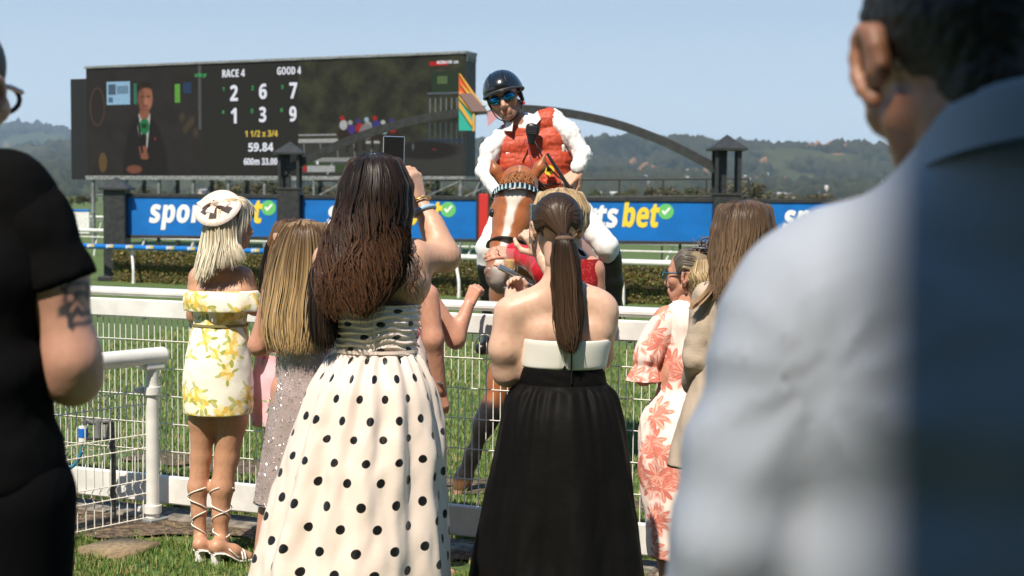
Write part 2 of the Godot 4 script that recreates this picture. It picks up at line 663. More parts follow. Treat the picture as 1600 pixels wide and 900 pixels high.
# ---------------------------------------------------------------- ground
func build_ground() -> void:
	var rows := []
	var zs := []
	var z := 4.0
	while z > -60.0:
		zs.append(z)
		z -= 0.25 if z > -12.0 else (1.0 if z > -40.0 else 4.0)
	for q in [-90.0, -200.0, -600.0, -1600.0, -5000.0, -11000.0]: zs.append(q)
	var nz := noise(31, 0.9, 3)
	for zz in zs:
		var row := PackedVector3Array()
		for i in 81:
			var t := (i - 40) / 40.0
			var w := 14.0 + maxf(0.0, -zz - 8.0) * 1.6
			var x := signf(t) * pow(absf(t), 1.5) * w
			row.append(Vector3(x, gy(x, zz) + nz.get_noise_2d(x, zz) * 0.012, zz))
		rows.append(row)
	structure(part("lawn", grid_mesh(rows, [], false), M.turf, self))
	# worn soil along the return fence and the foot of the running fence
	var s := st()
	var u := fence_dir()
	var edge := noise(32, 1.6, 3)
	s.set_smooth_group(0)
	for k in 60:
		for j in 6:
			var q := []
			for c in [[0, 0], [1, 0], [1, 1], [0, 1]]:
				var a: float = -1.9 + (k + c[0]) * 0.115
				var wl := 0.22 + 0.14 * edge.get_noise_1d(a * 1.5) + 0.42 * smoothstep(0.3, -0.5, a)
				var wr := -0.16
				var b := lerpf(wr, wl, (j + c[1]) / 6.0)
				var p: Vector3 = FA + u * a + Vector3(-u.z, 0, u.x) * b
				q.append(Vector3(p.x, gy(p.x, p.z) + 0.016 + edge.get_noise_2d(p.x * 4.0, p.z * 4.0) * 0.008, p.z))
			quad(s, q[0], q[1], q[2], q[3])
	s.index()
	structure(part("soil", done(s), M.soil, self))
	# a worn patch on the track side, seen through the mesh
	s = st()
	s.set_smooth_group(0)
	for k in 40:
		for j in 4:
			var q := []
			for c in [[0, 0], [1, 0], [1, 1], [0, 1]]:
				var a: float = -1.6 + (k + c[0]) * 0.1
				var b: float = -1.15 - 0.42 * (j + c[1]) / 4.0 + edge.get_noise_1d(a * 3.0 + j + c[1]) * 0.22
				var p: Vector3 = FA + u * a + Vector3(-u.z, 0, u.x) * b
				q.append(Vector3(p.x, gy(p.x, p.z) + 0.015, p.z))
			quad(s, q[0], q[1], q[2], q[3])
	structure(part("worn_track", done(s), M.soil, self))
	# concrete kerb under the fence
	for k in 7:
		var a := FA + u * (-2.2 + k * 0.92) + Vector3(-u.z, 0, u.x) * 0.02
		var b := a + u * 0.905
		var kb := part("kerb", bar(a + Vector3(0, -0.012, 0), b + Vector3(0, -0.012, 0), 0.075, 0.16, 0.012), M.concrete, self)
		structure(kb)

func grass_clump(seed_: int, h: float, blades: int, spread: float, straw := false) -> ArrayMesh:
	var r := rng(seed_)
	var s := st()
	for i in blades:
		var p := Vector3(r.randf_range(-spread, spread), 0, r.randf_range(-spread, spread))
		var yaw := r.randf() * TAU
		var w := Vector3(cos(yaw), 0, sin(yaw)) * r.randf_range(0.0016, 0.003)
		var hh := h * r.randf_range(0.5, 1.1)
		var lean := Vector3(r.randf_range(-1, 1), 0, r.randf_range(-1, 1)) * hh * 0.55
		var mid := p + Vector3(0, hh * 0.55, 0) + lean * 0.35
		var tip := p + Vector3(0, hh, 0) + lean
		var v := r.randf()
		var c := Color(0.085, 0.165, 0.028).lerp(Color(0.18, 0.26, 0.06), v)
		if r.randf() < (0.75 if straw else 0.07): c = Color(0.38, 0.32, 0.14)
		s.set_color(c)
		quad(s, p - w, p + w, mid + w * 0.8, mid - w * 0.8)
		s.add_vertex(mid - w * 0.8); s.add_vertex(mid + w * 0.8); s.add_vertex(tip)
	s.generate_normals()
	return s.commit()
func scatter(called: String, mesh: Mesh, m: Material, spots: Array, label: String, category: String) -> MultiMeshInstance3D:
	var mm := MultiMesh.new()
	mm.transform_format = MultiMesh.TRANSFORM_3D
	mm.mesh = mesh
	mm.instance_count = spots.size()
	for i in spots.size(): mm.set_instance_transform(i, spots[i])
	var o := MultiMeshInstance3D.new()
	o.name = numbered(called)
	o.multimesh = mm
	o.material_override = m
	add_child(o)
	tag(o, label, category)
	o.set_meta("kind", "stuff")
	return o
func build_grass() -> void:
	var m := mat("grass_blade", Color.WHITE, 0.6)
	m.vertex_color_use_as_albedo = true
	m.backlight_enabled = true
	m.backlight = lin(0.06, 0.09, 0.015)
	var r := rng(77)
	var u := fence_dir()
	var n := Vector3(-u.z, 0, u.x)
	var near := []
	var bare := noise(79, 0.9, 3)
	while near.size() < 6000:
		var a := r.randf_range(-2.3, 3.4)
		var b := r.randf_range(0.12, 2.4)
		var p := FA + u * a + n * b
		if b < 0.34 + 0.12 * bare.get_noise_1d(a * 2.0) + 0.20 * smoothstep(0.3, -0.5, a) and r.randf() < 0.93: continue
		if bare.get_noise_2d(p.x * 3.0, p.z * 3.0) > 0.28 and r.randf() < 0.7: continue
		p.y = gy(p.x, p.z)
		near.append(Transform3D(Basis(Vector3.UP, r.randf() * TAU).scaled(Vector3.ONE * r.randf_range(0.7, 1.2)), p))
	var dry := []
	while dry.size() < 2600:
		var p := FA + u * r.randf_range(-2.3, 3.4) + n * r.randf_range(0.15, 2.4)
		if bare.get_noise_2d(p.x * 1.6 + 40.0, p.z * 1.6) < 0.02 and r.randf() < 0.9: continue
		p.y = gy(p.x, p.z)
		dry.append(Transform3D(Basis(Vector3.UP, r.randf() * TAU).scaled(Vector3.ONE * r.randf_range(0.6, 1.1)), p))
	scatter("dry_grass", grass_clump(9, 0.030, 12, 0.04, true), m, dry, "patches of dry straw-coloured grass on the near lawn", "grass")
	scatter("lawn_grass", grass_clump(5, 0.038, 14, 0.035), m, near, "short sunlit lawn grass at the spectators' feet", "grass")
	var far := []
	while far.size() < 17000:
		var t := r.randf()
		var b := -0.25 - 13.0 * t * t
		var a := r.randf_range(-3.4 - t * t * 6.0, 5.0 + t * t * 5.0)
		var p := FA + u * a + n * b
		if absf(b + 1.35 - 0.15 * bare.get_noise_1d(a)) < 0.2 and a < 2.2 and r.randf() < 0.85: continue
		p.y = gy(p.x, p.z)
		far.append(Transform3D(Basis(Vector3.UP, r.randf() * TAU).scaled(Vector3.ONE * r.randf_range(0.8, 1.4) * (1.0 + t)), p))
	scatter("track_grass", grass_clump(6, 0.027, 18, 0.05), m, far, "longer green turf of the track behind the mesh fence", "grass")

# ---------------------------------------------------------------- hills, far trees, houses
func ridge(px: float, keys: Array) -> float:
	for i in keys.size() - 1:
		if px <= keys[i + 1][0]:
			return lerpf(keys[i][1], keys[i + 1][1], clampf((px - keys[i][0]) / (keys[i + 1][0] - keys[i][0]), 0, 1))
	return keys[-1][1]
func hill(called: String, d0: float, d1: float, keys: Array, seed_: int, palette: Array, px0: float, px1: float) -> void:
	var nl := noise(seed_, 0.0016 * 2200.0 / d1, 4)
	var nt := noise(seed_ + 1, 0.045 * 2200.0 / d1, 3)
	var nc := noise(seed_ + 2, 0.006 * 2200.0 / d1, 4)
	var ncl := noise(seed_ + 3, 0.0042 * 2200.0 / d1, 3)
	var nx := 620
	var ny := 110
	var V := PackedVector3Array()
	var C := PackedColorArray()
	var I := PackedInt32Array()
	for j in ny + 1:
		var t := float(j) / ny
		var d := lerpf(d0, d1, t)
		for i in nx + 1:
			var px := lerpf(px0, px1, float(i) / nx)
			var x := (px - 800.0) / F * d
			var top := P(px, ridge(px, keys), d1).y
			var shape := pow(t, 1.25) * (1.0 + nl.get_noise_2d(x, d) * 0.75 * sin(t * PI))
			var tree := nt.get_noise_2d(x, d)
			var clear := ncl.get_noise_2d(x, d * 0.6)
			var y := -0.9 + (top + 0.9) * shape
			var open := smoothstep(0.30, 0.42, clear)
			y += maxf(tree, -0.1) * 15.0 * d1 / 2200.0 * (1.0 - open) * smoothstep(0.0, 0.08, t)
			V.append(Vector3(x, y, -d))
			var c: Color = palette[0].lerp(palette[1], clampf(tree * 1.4 + 0.5 + nc.get_noise_2d(x, d) * 0.8, 0, 1))
			c = c.lerp(palette[2], open * 0.8)
			var cut := nc.get_noise_2d(x * 0.7 + 900.0, d * 1.7)
			if cut > 0.47 and t > 0.25 and t < 0.85: c = c.lerp(palette[3], 0.8)
			C.append(c)
	var w := nx + 1
	for j in ny:
		for i in nx:
			var a := j * w + i
			I.append_array(PackedInt32Array([a, a + w, a + 1, a + 1, a + w, a + w + 1]))
	var arr := []
	arr.resize(Mesh.ARRAY_MAX)
	arr[Mesh.ARRAY_VERTEX] = V
	arr[Mesh.ARRAY_NORMAL] = face_normals(V, I)
	arr[Mesh.ARRAY_COLOR] = C
	arr[Mesh.ARRAY_INDEX] = I
	var am := ArrayMesh.new()
	am.add_surface_from_arrays(Mesh.PRIMITIVE_TRIANGLES, arr)
	if not M.has("hillside"):
		var m := mat("hillside", Color.WHITE, 1.0)
		m.vertex_color_use_as_albedo = true
		m.metallic_specular = 0.1
	structure(part(called, am, M.hillside, self))
const RIDGE_NEAR := [[-400, 262], [-60, 236], [60, 226], [130, 220], [300, 228], [520, 232], [700, 226], [900, 219], [1000, 217], [1060, 213], [1110, 219], [1180, 224], [1280, 232], [1400, 232], [1700, 226], [2000, 240]]
const RIDGE_FAR := [[-400, 205], [-100, 196], [40, 190], [90, 197], [135, 205], [300, 222], [500, 240], [800, 250], [2000, 250]]
func leaf_crown(seed_: int, r: float, h: float, leaves: int, size: float, cols: Array) -> ArrayMesh:
	# a crown of leaf-sized faces gathered in clumps
	var g := rng(seed_)
	var s := st()
	var clumps := []
	for k in 16:
		var v := Vector3(g.randf_range(-1, 1), g.randf_range(-0.8, 1), g.randf_range(-1, 1))
		v = v.normalized() * pow(g.randf(), 0.45)
		clumps.append([Vector3(v.x * r, h * (0.5 + v.y * 0.42), v.z * r), r * g.randf_range(0.26, 0.46)])
	for k in leaves:
		var c: Array = clumps[g.randi() % clumps.size()]
		var v := Vector3(g.randfn(), g.randfn(), g.randfn()).normalized() * pow(g.randf(), 0.35)
		var p: Vector3 = c[0] + v * c[1] * Vector3(1, 0.8, 1)
		var a := Vector3(g.randfn(), g.randfn(), g.randfn()).normalized()
		var b := a.cross(Vector3(g.randfn(), g.randfn(), g.randfn())).normalized()
		var z := size * g.randf_range(0.6, 1.4)
		s.set_color((cols[0] as Color).lerp(cols[1], g.randf()))
		quad(s, p - a * z, p - b * z * 0.6, p + a * z, p + b * z * 0.6)
	s.generate_normals()
	return s.commit()
func build_distance() -> void:
	hill("hill_range", 5600.0, 9000.0, RIDGE_FAR, 41, [Color(0.016, 0.025, 0.018), Color(0.034, 0.046, 0.028), Color(0.06, 0.08, 0.04), Color(0.12, 0.11, 0.06)], -420, 900)
	hill("wooded_hill", 2000.0, 5200.0, RIDGE_NEAR, 51, [Color(0.010, 0.016, 0.008), Color(0.044, 0.048, 0.024), Color(0.065, 0.07, 0.032), Color(0.34, 0.17, 0.09)], -420, 2020)
	# houses scattered over the lower slopes
	var g := rng(61)
	var walls := [mat("wall_white", lin(0.62, 0.6, 0.56), 0.8), mat("wall_cream", lin(0.48, 0.40, 0.31), 0.8), mat("wall_brick", lin(0.30, 0.16, 0.11), 0.85)]
	var roofs := [mat("roof_grey", lin(0.22, 0.22, 0.23), 0.7), mat("roof_tile", lin(0.30, 0.13, 0.08), 0.8), mat("roof_pale", lin(0.55, 0.54, 0.52), 0.6)]
	var wm := box(Vector3(1, 1, 1))
	var rs := st()
	for q in [[Vector3(-.55, 0, .6), Vector3(.55, 0, .6), Vector3(.55, .5, 0), Vector3(-.55, .5, 0)], [Vector3(.55, 0, -.6), Vector3(-.55, 0, -.6), Vector3(-.55, .5, 0), Vector3(.55, .5, 0)]]:
		quad(rs, q[0], q[3], q[2], q[1])
	for sx in [-.55, .55]:
		for v in [Vector3(sx, 0, .6), Vector3(sx, .5, 0), Vector3(sx, 0, -.6)]: rs.add_vertex(v)
	var rm := done(rs)
	var nl := noise(51, 0.0016 * 2200.0 / 5200.0, 4)
	var wn := ["white", "cream", "brick"]
	var rn := ["grey", "tiled", "pale"]
	for k in 64:
		var px := g.randf_range(905, 1420) if k < 44 else g.randf_range(20, 700)
		var t := pow(g.randf(), 1.6) * 0.5 + 0.04
		if k % 9 == 0: t = g.randf_range(0.8, 0.97)
		var d := lerpf(2000, 5200, t)
		var x := (px - 800.0) / F * d
		var top := P(px, ridge(px, RIDGE_NEAR), 5200.0).y
		var y := -0.9 + (top + 0.9) * pow(t, 1.25) * (1.0 + nl.get_noise_2d(x, d) * 0.75 * sin(t * PI))
		var a := k % 3
		var b := (k / 3) % 3
		var h := thing("house", "far %s house with %s roof %s, %s" % [wn[a], rn[b], "on the ridge" if t > 0.75 else ("at the hill's foot" if t < 0.2 else "on the lower slope"), "beyond the arch" if k < 44 else "beyond the screen"], "house", Vector3(x, y + 1.0, -d), "houses on the wooded hill")
		h.rotation.y = g.randf() * TAU
		var w := g.randf_range(7, 15)
		var o := part("wall", wm, walls[a], h, Vector3(0, 2.5, 0))
		o.scale = Vector3(w, 7.0, w * 0.7)
		o = part("roof", rm, roofs[b], h, Vector3(0, 6.0, 0))
		o.scale = Vector3(w, 5.0, w * 0.75)
	# gums and shrubs beyond the track
	var leaf := mat("leaf_far", Color.WHITE, 0.8)
	leaf.vertex_color_use_as_albedo = true
	var crowns := [leaf_crown(71, 3.6, 5.2, 2600, 0.22, [Color(0.030, 0.042, 0.014), Color(0.09, 0.095, 0.035)]), leaf_crown(72, 3.0, 5.8, 2400, 0.2, [Color(0.040, 0.048, 0.016), Color(0.13, 0.11, 0.045)]), leaf_crown(73, 4.4, 4.6, 2800, 0.24, [Color(0.035, 0.040, 0.016), Color(0.11, 0.085, 0.04)])]
	var looks := ["dark green rounded", "olive upright", "brownish spreading"]
	var i := 0
	for q in [[70, 300], [100, 306], [128, 303], [172, 300], [216, 296], [258, 297], [300, 301], [352, 287], [386, 282], [424, 281], [470, 292], [508, 288], [548, 296], [596, 292], [640, 285], [690, 284], [722, 292], [764, 296], [930, 296], [986, 296], [1046, 290], [1078, 292], [1098, 297], [1160, 282], [1182, 294], [1240, 303], [1290, 301], [1345, 300], [1390, 301], [1450, 298]]:
		var d := 260.0 + (i * 37) % 120
		var base := P(q[0], 0, d)
		base.y = -0.8
		var hh: float = P(q[0], q[1], d).y + 0.8
		var v := i % 3
		var t := thing("tree", "%s tree far beyond the track, %s" % [looks[v], "above the long white barrier" if q[0] < 132 else ("seen between the video screen's posts" if q[0] < 480 else ("seen through the gantry braces" if q[0] < 760 else ("seen above the board under the arch" if q[0] < 1115 else "past the arch's right-hand lantern pillar")))], "tree", base, "trees beyond the track")
		t.rotation.y = i * 1.3
		var sc := maxf(hh / 5.6, 0.25)
		var trunk := part("trunk", tube([Vector3(0, 0, 0), Vector3(0.1, 1.2, 0), Vector3(-0.1, 2.6, 0.1), Vector3(0.2, 4.0, 0)], [0.28, 0.2, 0.15, 0.05], 7), M.bark, t)
		trunk.scale = Vector3.ONE * sc
		var cr := part("crown", crowns[v], leaf, t, Vector3(0, 0.6 * sc, 0))
		cr.scale = Vector3(1.25, 1.0, 1.25) * sc
		i += 1
	# low sheds of the far side
	for q in [[52, 296, 78, 312, "pale shed roof"], [20, 303, 46, 314, "long cream shed"]]:
		var d := 190.0
		var a := P(q[0], q[1], d)
		var b := P(q[2], q[1], d)
		var c := (a + b) * 0.5
		var t := thing("shed", "%s far behind the rails at the track's far side" % q[4], "shed", Vector3(c.x, -0.8, c.z))
		var w := b.x - a.x
		var hh := c.y + 0.8
		var o := part("wall", wm, walls[1], t, Vector3(0, hh * 0.4, 0))
		o.scale = Vector3(w, hh * 0.8, 3.0)
		o = part("roof", rm, roofs[2], t, Vector3(0, hh * 0.8, 0))
		o.scale = Vector3(w, hh * 0.4, 3.4)

# ---------------------------------------------------------------- boards, pillars, arch
func board_depth(px: float) -> float: return 1.0 / lerpf(1.0 / 41.9, 1.0 / 40.1, (px - 200.0) / 915.0)
func sign_board(px0: float, px1: float, text_at: float, label: String, hidden := false) -> void:
	var d0 := board_depth(px0)
	var d1 := board_depth(px1)
	var ty0 := 308.0 + (px0 - 200.0) * 0.0087
	var ty1 := 308.0 + (px1 - 200.0) * 0.0087
	var by0 := 367.0 + (px0 - 200.0) * 0.0115
	var a := P(px0, ty0, d0)
	var b := P(px1, ty1, d1)
	var low := P(px0, by0, d0).y
	var h := (a.y + b.y) * 0.5 - low
	b.y = a.y
	var w := a.distance_to(b)
	var t := thing("sign_board", label, "sign", Vector3(a.x, low, a.z))
	t.rotation.y = -atan2(b.z - a.z, b.x - a.x)
	part("panel", box(Vector3(w, h, 0.04), 0.004), M.sign_blue, t, Vector3(w * 0.5, h * 0.5, 0))
	part("top_frame", box(Vector3(w + 0.1, 0.11, 0.14), 0.01), M.dark_steel, t, Vector3(w * 0.5, h + 0.057, -0.01))
	part("bottom_frame", box(Vector3(w + 0.1, 0.09, 0.14), 0.01), M.dark_steel, t, Vector3(w * 0.5, -0.047, -0.01))
	for x in [-0.03, w + 0.03]: part("side_frame", box(Vector3(0.055, h, 0.12), 0.006), M.dark_steel, t, Vector3(x, h * 0.5, -0.012))
	for x in [0.9, w - 0.9]: part("leg", box(Vector3(0.08, low + 0.72, 0.08), 0.006), M.dark_steel, t, Vector3(x, -(low + 0.8) * 0.5 - 0.05, -0.06))
	var x0: float = (text_at - px0) / (px1 - px0) * w
	var size := 0.88
	var s1 := text_mesh("sports", size, 0.006, 0.02, 0.16)
	var w1: float = s1.get_aabb().end.x
	var run := 121.0 * S(board_depth(px0))
	var fit := run / w1
	var o := part("lettering", s1, M.sign_white, t, Vector3(x0, h * 0.5 - 0.38, 0.0245))
	o.scale = Vector3(fit, 1, 1)
	var s2 := text_mesh("bet", size, 0.006, 0.02, 0.16)
	o = part("lettering", s2, M.sign_yellow, t, Vector3(x0 + run + 0.03, h * 0.5 - 0.38, 0.0245))
	o.scale = Vector3(run * 0.51 / s2.get_aabb().end.x, 1.06, 1)
	var cx := x0 + run * 1.5 + 0.22
	var cy := h * 0.5 + 0.28
	part("emblem", poly_mesh(disc(0.22, 32), 0.006), M.sign_green, t, Vector3(cx, cy, 0.0245))
	part("tick", poly_mesh([Vector2(-0.125, 0.0), Vector2(-0.08, 0.045), Vector2(-0.037, -0.012), Vector2(0.087, 0.125), Vector2(0.13, 0.08), Vector2(-0.037, -0.106)], 0.006), M.sign_white, t, Vector3(cx, cy, 0.031))
func cap_mesh(w: float, h: float) -> ArrayMesh:
	var s := st()
	s.set_smooth_group(-1)
	var k := w * 0.5
	var c := [Vector3(-k, 0, k), Vector3(k, 0, k), Vector3(k, 0, -k), Vector3(-k, 0, -k)]
	for i in 4:
		var p: Vector3 = c[i]
		var q: Vector3 = c[(i + 1) % 4]
		s.add_vertex(p); s.add_vertex(Vector3(0, h, 0)); s.add_vertex(q)
		quad(s, p - Vector3(0, h * 0.16, 0), p, q, q - Vector3(0, h * 0.16, 0))
	quad(s, c[0] - Vector3(0, h * 0.16, 0), c[1] - Vector3(0, h * 0.16, 0), c[2] - Vector3(0, h * 0.16, 0), c[3] - Vector3(0, h * 0.16, 0))
	return done(s)
func pillar(px: float, wpx: float, top: float, lantern_top: float, label: String) -> void:
	var d := board_depth(px) - 0.05
	var base := P(px, 0, d)
	base.y = -0.8
	var w := wpx * S(d)
	var t := thing("pillar", label, "pillar", base)
	var h := P(px, top, d).y + 0.8
	part("shaft", box(Vector3(w, h, w), 0.02), M.dark_steel, t, Vector3(0, h * 0.5, 0))
	part("foot", box(Vector3(w * 1.45, 0.14, w * 1.45), 0.02), M.dark_steel, t, Vector3(0, 0.07, 0))
	for k in 5: part("bolt", box(Vector3(0.03, 0.03, 0.02), 0.004), M.dark_steel, t, Vector3(w * 0.38, h * (0.2 + 0.17 * k), w * 0.5 + 0.008))
	var ct := h
	if lantern_top > 0.0:
		var lh := P(px, lantern_top, d).y + 0.8 - h
		for sx in [-1, 1]:
			for sz in [-1, 1]: part("corner_bar", box(Vector3(w * 0.13, lh, w * 0.13), 0.01), M.dark_steel, t, Vector3(sx * w * 0.42, h + lh * 0.5, sz * w * 0.42))
		part("core", box(Vector3(w * 0.34, lh, w * 0.34), 0.01), M.dark_steel, t, Vector3(-w * 0.16, h + lh * 0.5, -w * 0.1))
		part("ledge", box(Vector3(w * 1.06, 0.06, w * 1.06), 0.01), M.dark_steel, t, Vector3(0, h + 0.032, 0))
		ct = h + lh
	part("cap", cap_mesh(w * 1.35, w * 0.52), M.dark_steel, t, Vector3(0, ct + w * 0.09, 0))
func build_signs() -> void:
	sign_board(200, 433, 231, "blue sign board between the capped left pillar and the arch's left pillar")
	sign_board(473, 744, 509, "blue sign board behind the polka dot dress woman, left of the red post")
	sign_board(772, 1114, 846, "blue sign board under the arch behind the mounted rider")
	sign_board(1166, 1420, 1222, "blue sign board beyond the arch's right pillar, mostly behind the blue shirt")
	pillar(180, 34, 297, 0.0, "dark steel pillar with a pyramid cap and no arch, at the hedge's end")
	pillar(453, 34, 297, 242, "dark steel lantern pillar carrying the arch's end nearest the video screen")
	pillar(1140, 42, 306, 236, "dark steel lantern pillar carrying the arch's end away from the video screen")
	# red post behind the rider
	var d := board_depth(757) - 0.3
	var b := P(758, 0, d)
	b.y = -0.8
	var t := thing("finish_post", "red painted post with dark edges rising behind the rider's knee", "post", b)
	var h := P(758, 303, d).y + 0.8
	part("shaft", box(Vector3(0.27, h, 0.2), 0.015), M.red_paint, t, Vector3(0, h * 0.5, 0))
	for sx in [-1, 1]: part("edge_strip", box(Vector3(0.035, h + 0.02, 0.22), 0.006), M.dark_steel, t, Vector3(sx * 0.155, h * 0.5 + 0.01, 0))
	# the arch
	var keys := []
	for q in [[444, 267], [500, 240], [560, 214], [640, 190], [720, 176], [800, 170], [880, 176], [960, 193], [1030, 218], [1080, 242], [1117, 262]]: keys.append(P(q[0], q[1], board_depth(q[0])))
	var mid: Vector3 = keys[5]
	var root := thing("arch", "curved dark steel arch beam spanning between the two lantern pillars", "arch", Vector3(mid.x, -0.8, mid.z))
	var pts := spline(keys, 40)
	var rows := []
	for i in 40:
		var dir: Vector3 = (pts[mini(i + 1, 39)] - pts[maxi(i - 1, 0)]).normalized()
		var n := Vector3(-dir.y, dir.x, 0).normalized()
		var row := PackedVector3Array()
		for c in [[-1, -1], [-1, 1], [1, 1], [1, -1], [-1, -1]]: row.append(pts[i] - root.position + n * 0.115 * c[0] + Vector3(0, 0, 0.13) * c[1])
		rows.append(row)
	var s := st()
	s.set_smooth_group(-1)
	for i in 39:
		for k in 4: quad(s, rows[i][k], rows[i + 1][k], rows[i + 1][k + 1], rows[i][k + 1])
	part("beam", done(s), M.dark_steel, root)
	for e in [[keys[0], keys[1], 0], [keys[-1], keys[-2], 39]]:
		var v: Vector3 = (e[1] - e[0]).normalized()
		part("end_bracket", bar(e[0] - root.position - v * 0.12, e[0] - root.position + v * 0.1, 0.29, 0.32, 0.01), M.dark_steel, root)
	# coloured emblem fixed on the arch
	var ed := 40.2
	var c := P(757, 205, ed)
	var em := thing("arch_emblem", "striped orange, teal and mauve shaped emblem fixed on the arch", "emblem", c)
	var o := mat("emblem_orange", lin(0.62, 0.33, 0.05), 0.6)
	var rd := mat("emblem_red", lin(0.60, 0.085, 0.02), 0.6)
	var te := mat("emblem_teal", lin(0.02, 0.35, 0.27), 0.6)
	var mv := mat("emblem_mauve", lin(0.22, 0.135, 0.125), 0.6)
	var pk := mat("emblem_pink", lin(0.55, 0.28, 0.30), 0.6)
	var wb := mat("emblem_pale", lin(0.5, 0.62, 0.72), 0.6)
	var shapes := [
		["backing", [[717, 115], [752, 162], [752, 176], [717, 148]], rd, 0.0],
		["stripe", [[717, 115], [720, 116], [755, 165], [748, 165]], o, 0.06],
		["stripe", [[718, 130], [722, 133], [738, 148], [731, 148]], o, 0.06],
		["stripe", [[718, 142], [724, 147], [718, 147]], o, 0.06],
		["panel", [[718, 147], [737, 146], [761, 174], [738, 175]], mv, 0.12],
		["backing", [[717, 150], [740, 176], [740, 204], [717, 204]], te, 0.0],
		["stripe", [[717, 149], [738, 173], [738, 178], [717, 154]], o, 0.06],
		["stripe", [[717, 157], [738, 190], [738, 199], [717, 168]], o, 0.06],
		["stripe", [[738.5, 176], [742, 176], [742, 205], [738.5, 205]], o, 0.08],
		["stripe", [[752, 158], [760, 151], [766, 158], [757, 166]], wb, 0.02],
		["stripe", [[757, 168], [768, 159], [774, 165], [762, 174]], wb, 0.02],
		["wing", [[761, 176], [776, 170], [782, 180], [762, 198]], pk, 0.03]]
	for q in shapes:
		var pv := []
		for p in q[1]:
			var w := P(p[0], p[1], ed) - c
			pv.append(Vector2(w.x, w.y))
		part(q[0], poly_mesh(pv, 0.05), q[2], em, Vector3(0, 0, q[3]))

# ---------------------------------------------------------------- video screen
func ell(im: Image, cx: float, cy: float, rx: float, ry: float, c: Color, soft_ := 0.15, turn := 0.0) -> void:
	var R := int(maxf(rx, ry) * 1.3) + 2
	var ct := cos(turn)
	var sn := sin(turn)
	for y in range(maxi(0, int(cy) - R), mini(im.get_height(), int(cy) + R)):
		for x in range(maxi(0, int(cx) - R), mini(im.get_width(), int(cx) + R)):
			var u := ((x - cx) * ct + (y - cy) * sn) / rx
			var v := (-(x - cx) * sn + (y - cy) * ct) / ry
			var a := 1.0 - smoothstep(1.0 - soft_, 1.0 + soft_, sqrt(u * u + v * v))
			if a > 0.0: im.set_pixel(x, y, im.get_pixel(x, y).lerp(c, a * c.a))
func rectf(im: Image, x: float, y: float, w: float, h: float, c: Color) -> void:
	im.fill_rect(Rect2i(int(x), int(y), int(w), int(h)), c)
func line(im: Image, a: Vector2, b: Vector2, w: float, c: Color) -> void:
	var n := int(a.distance_to(b) / maxf(w * 0.4, 1.0)) + 1
	for i in n + 1:
		var p := a.lerp(b, float(i) / n)
		ell(im, p.x, p.y, w, w, c, 0.4)
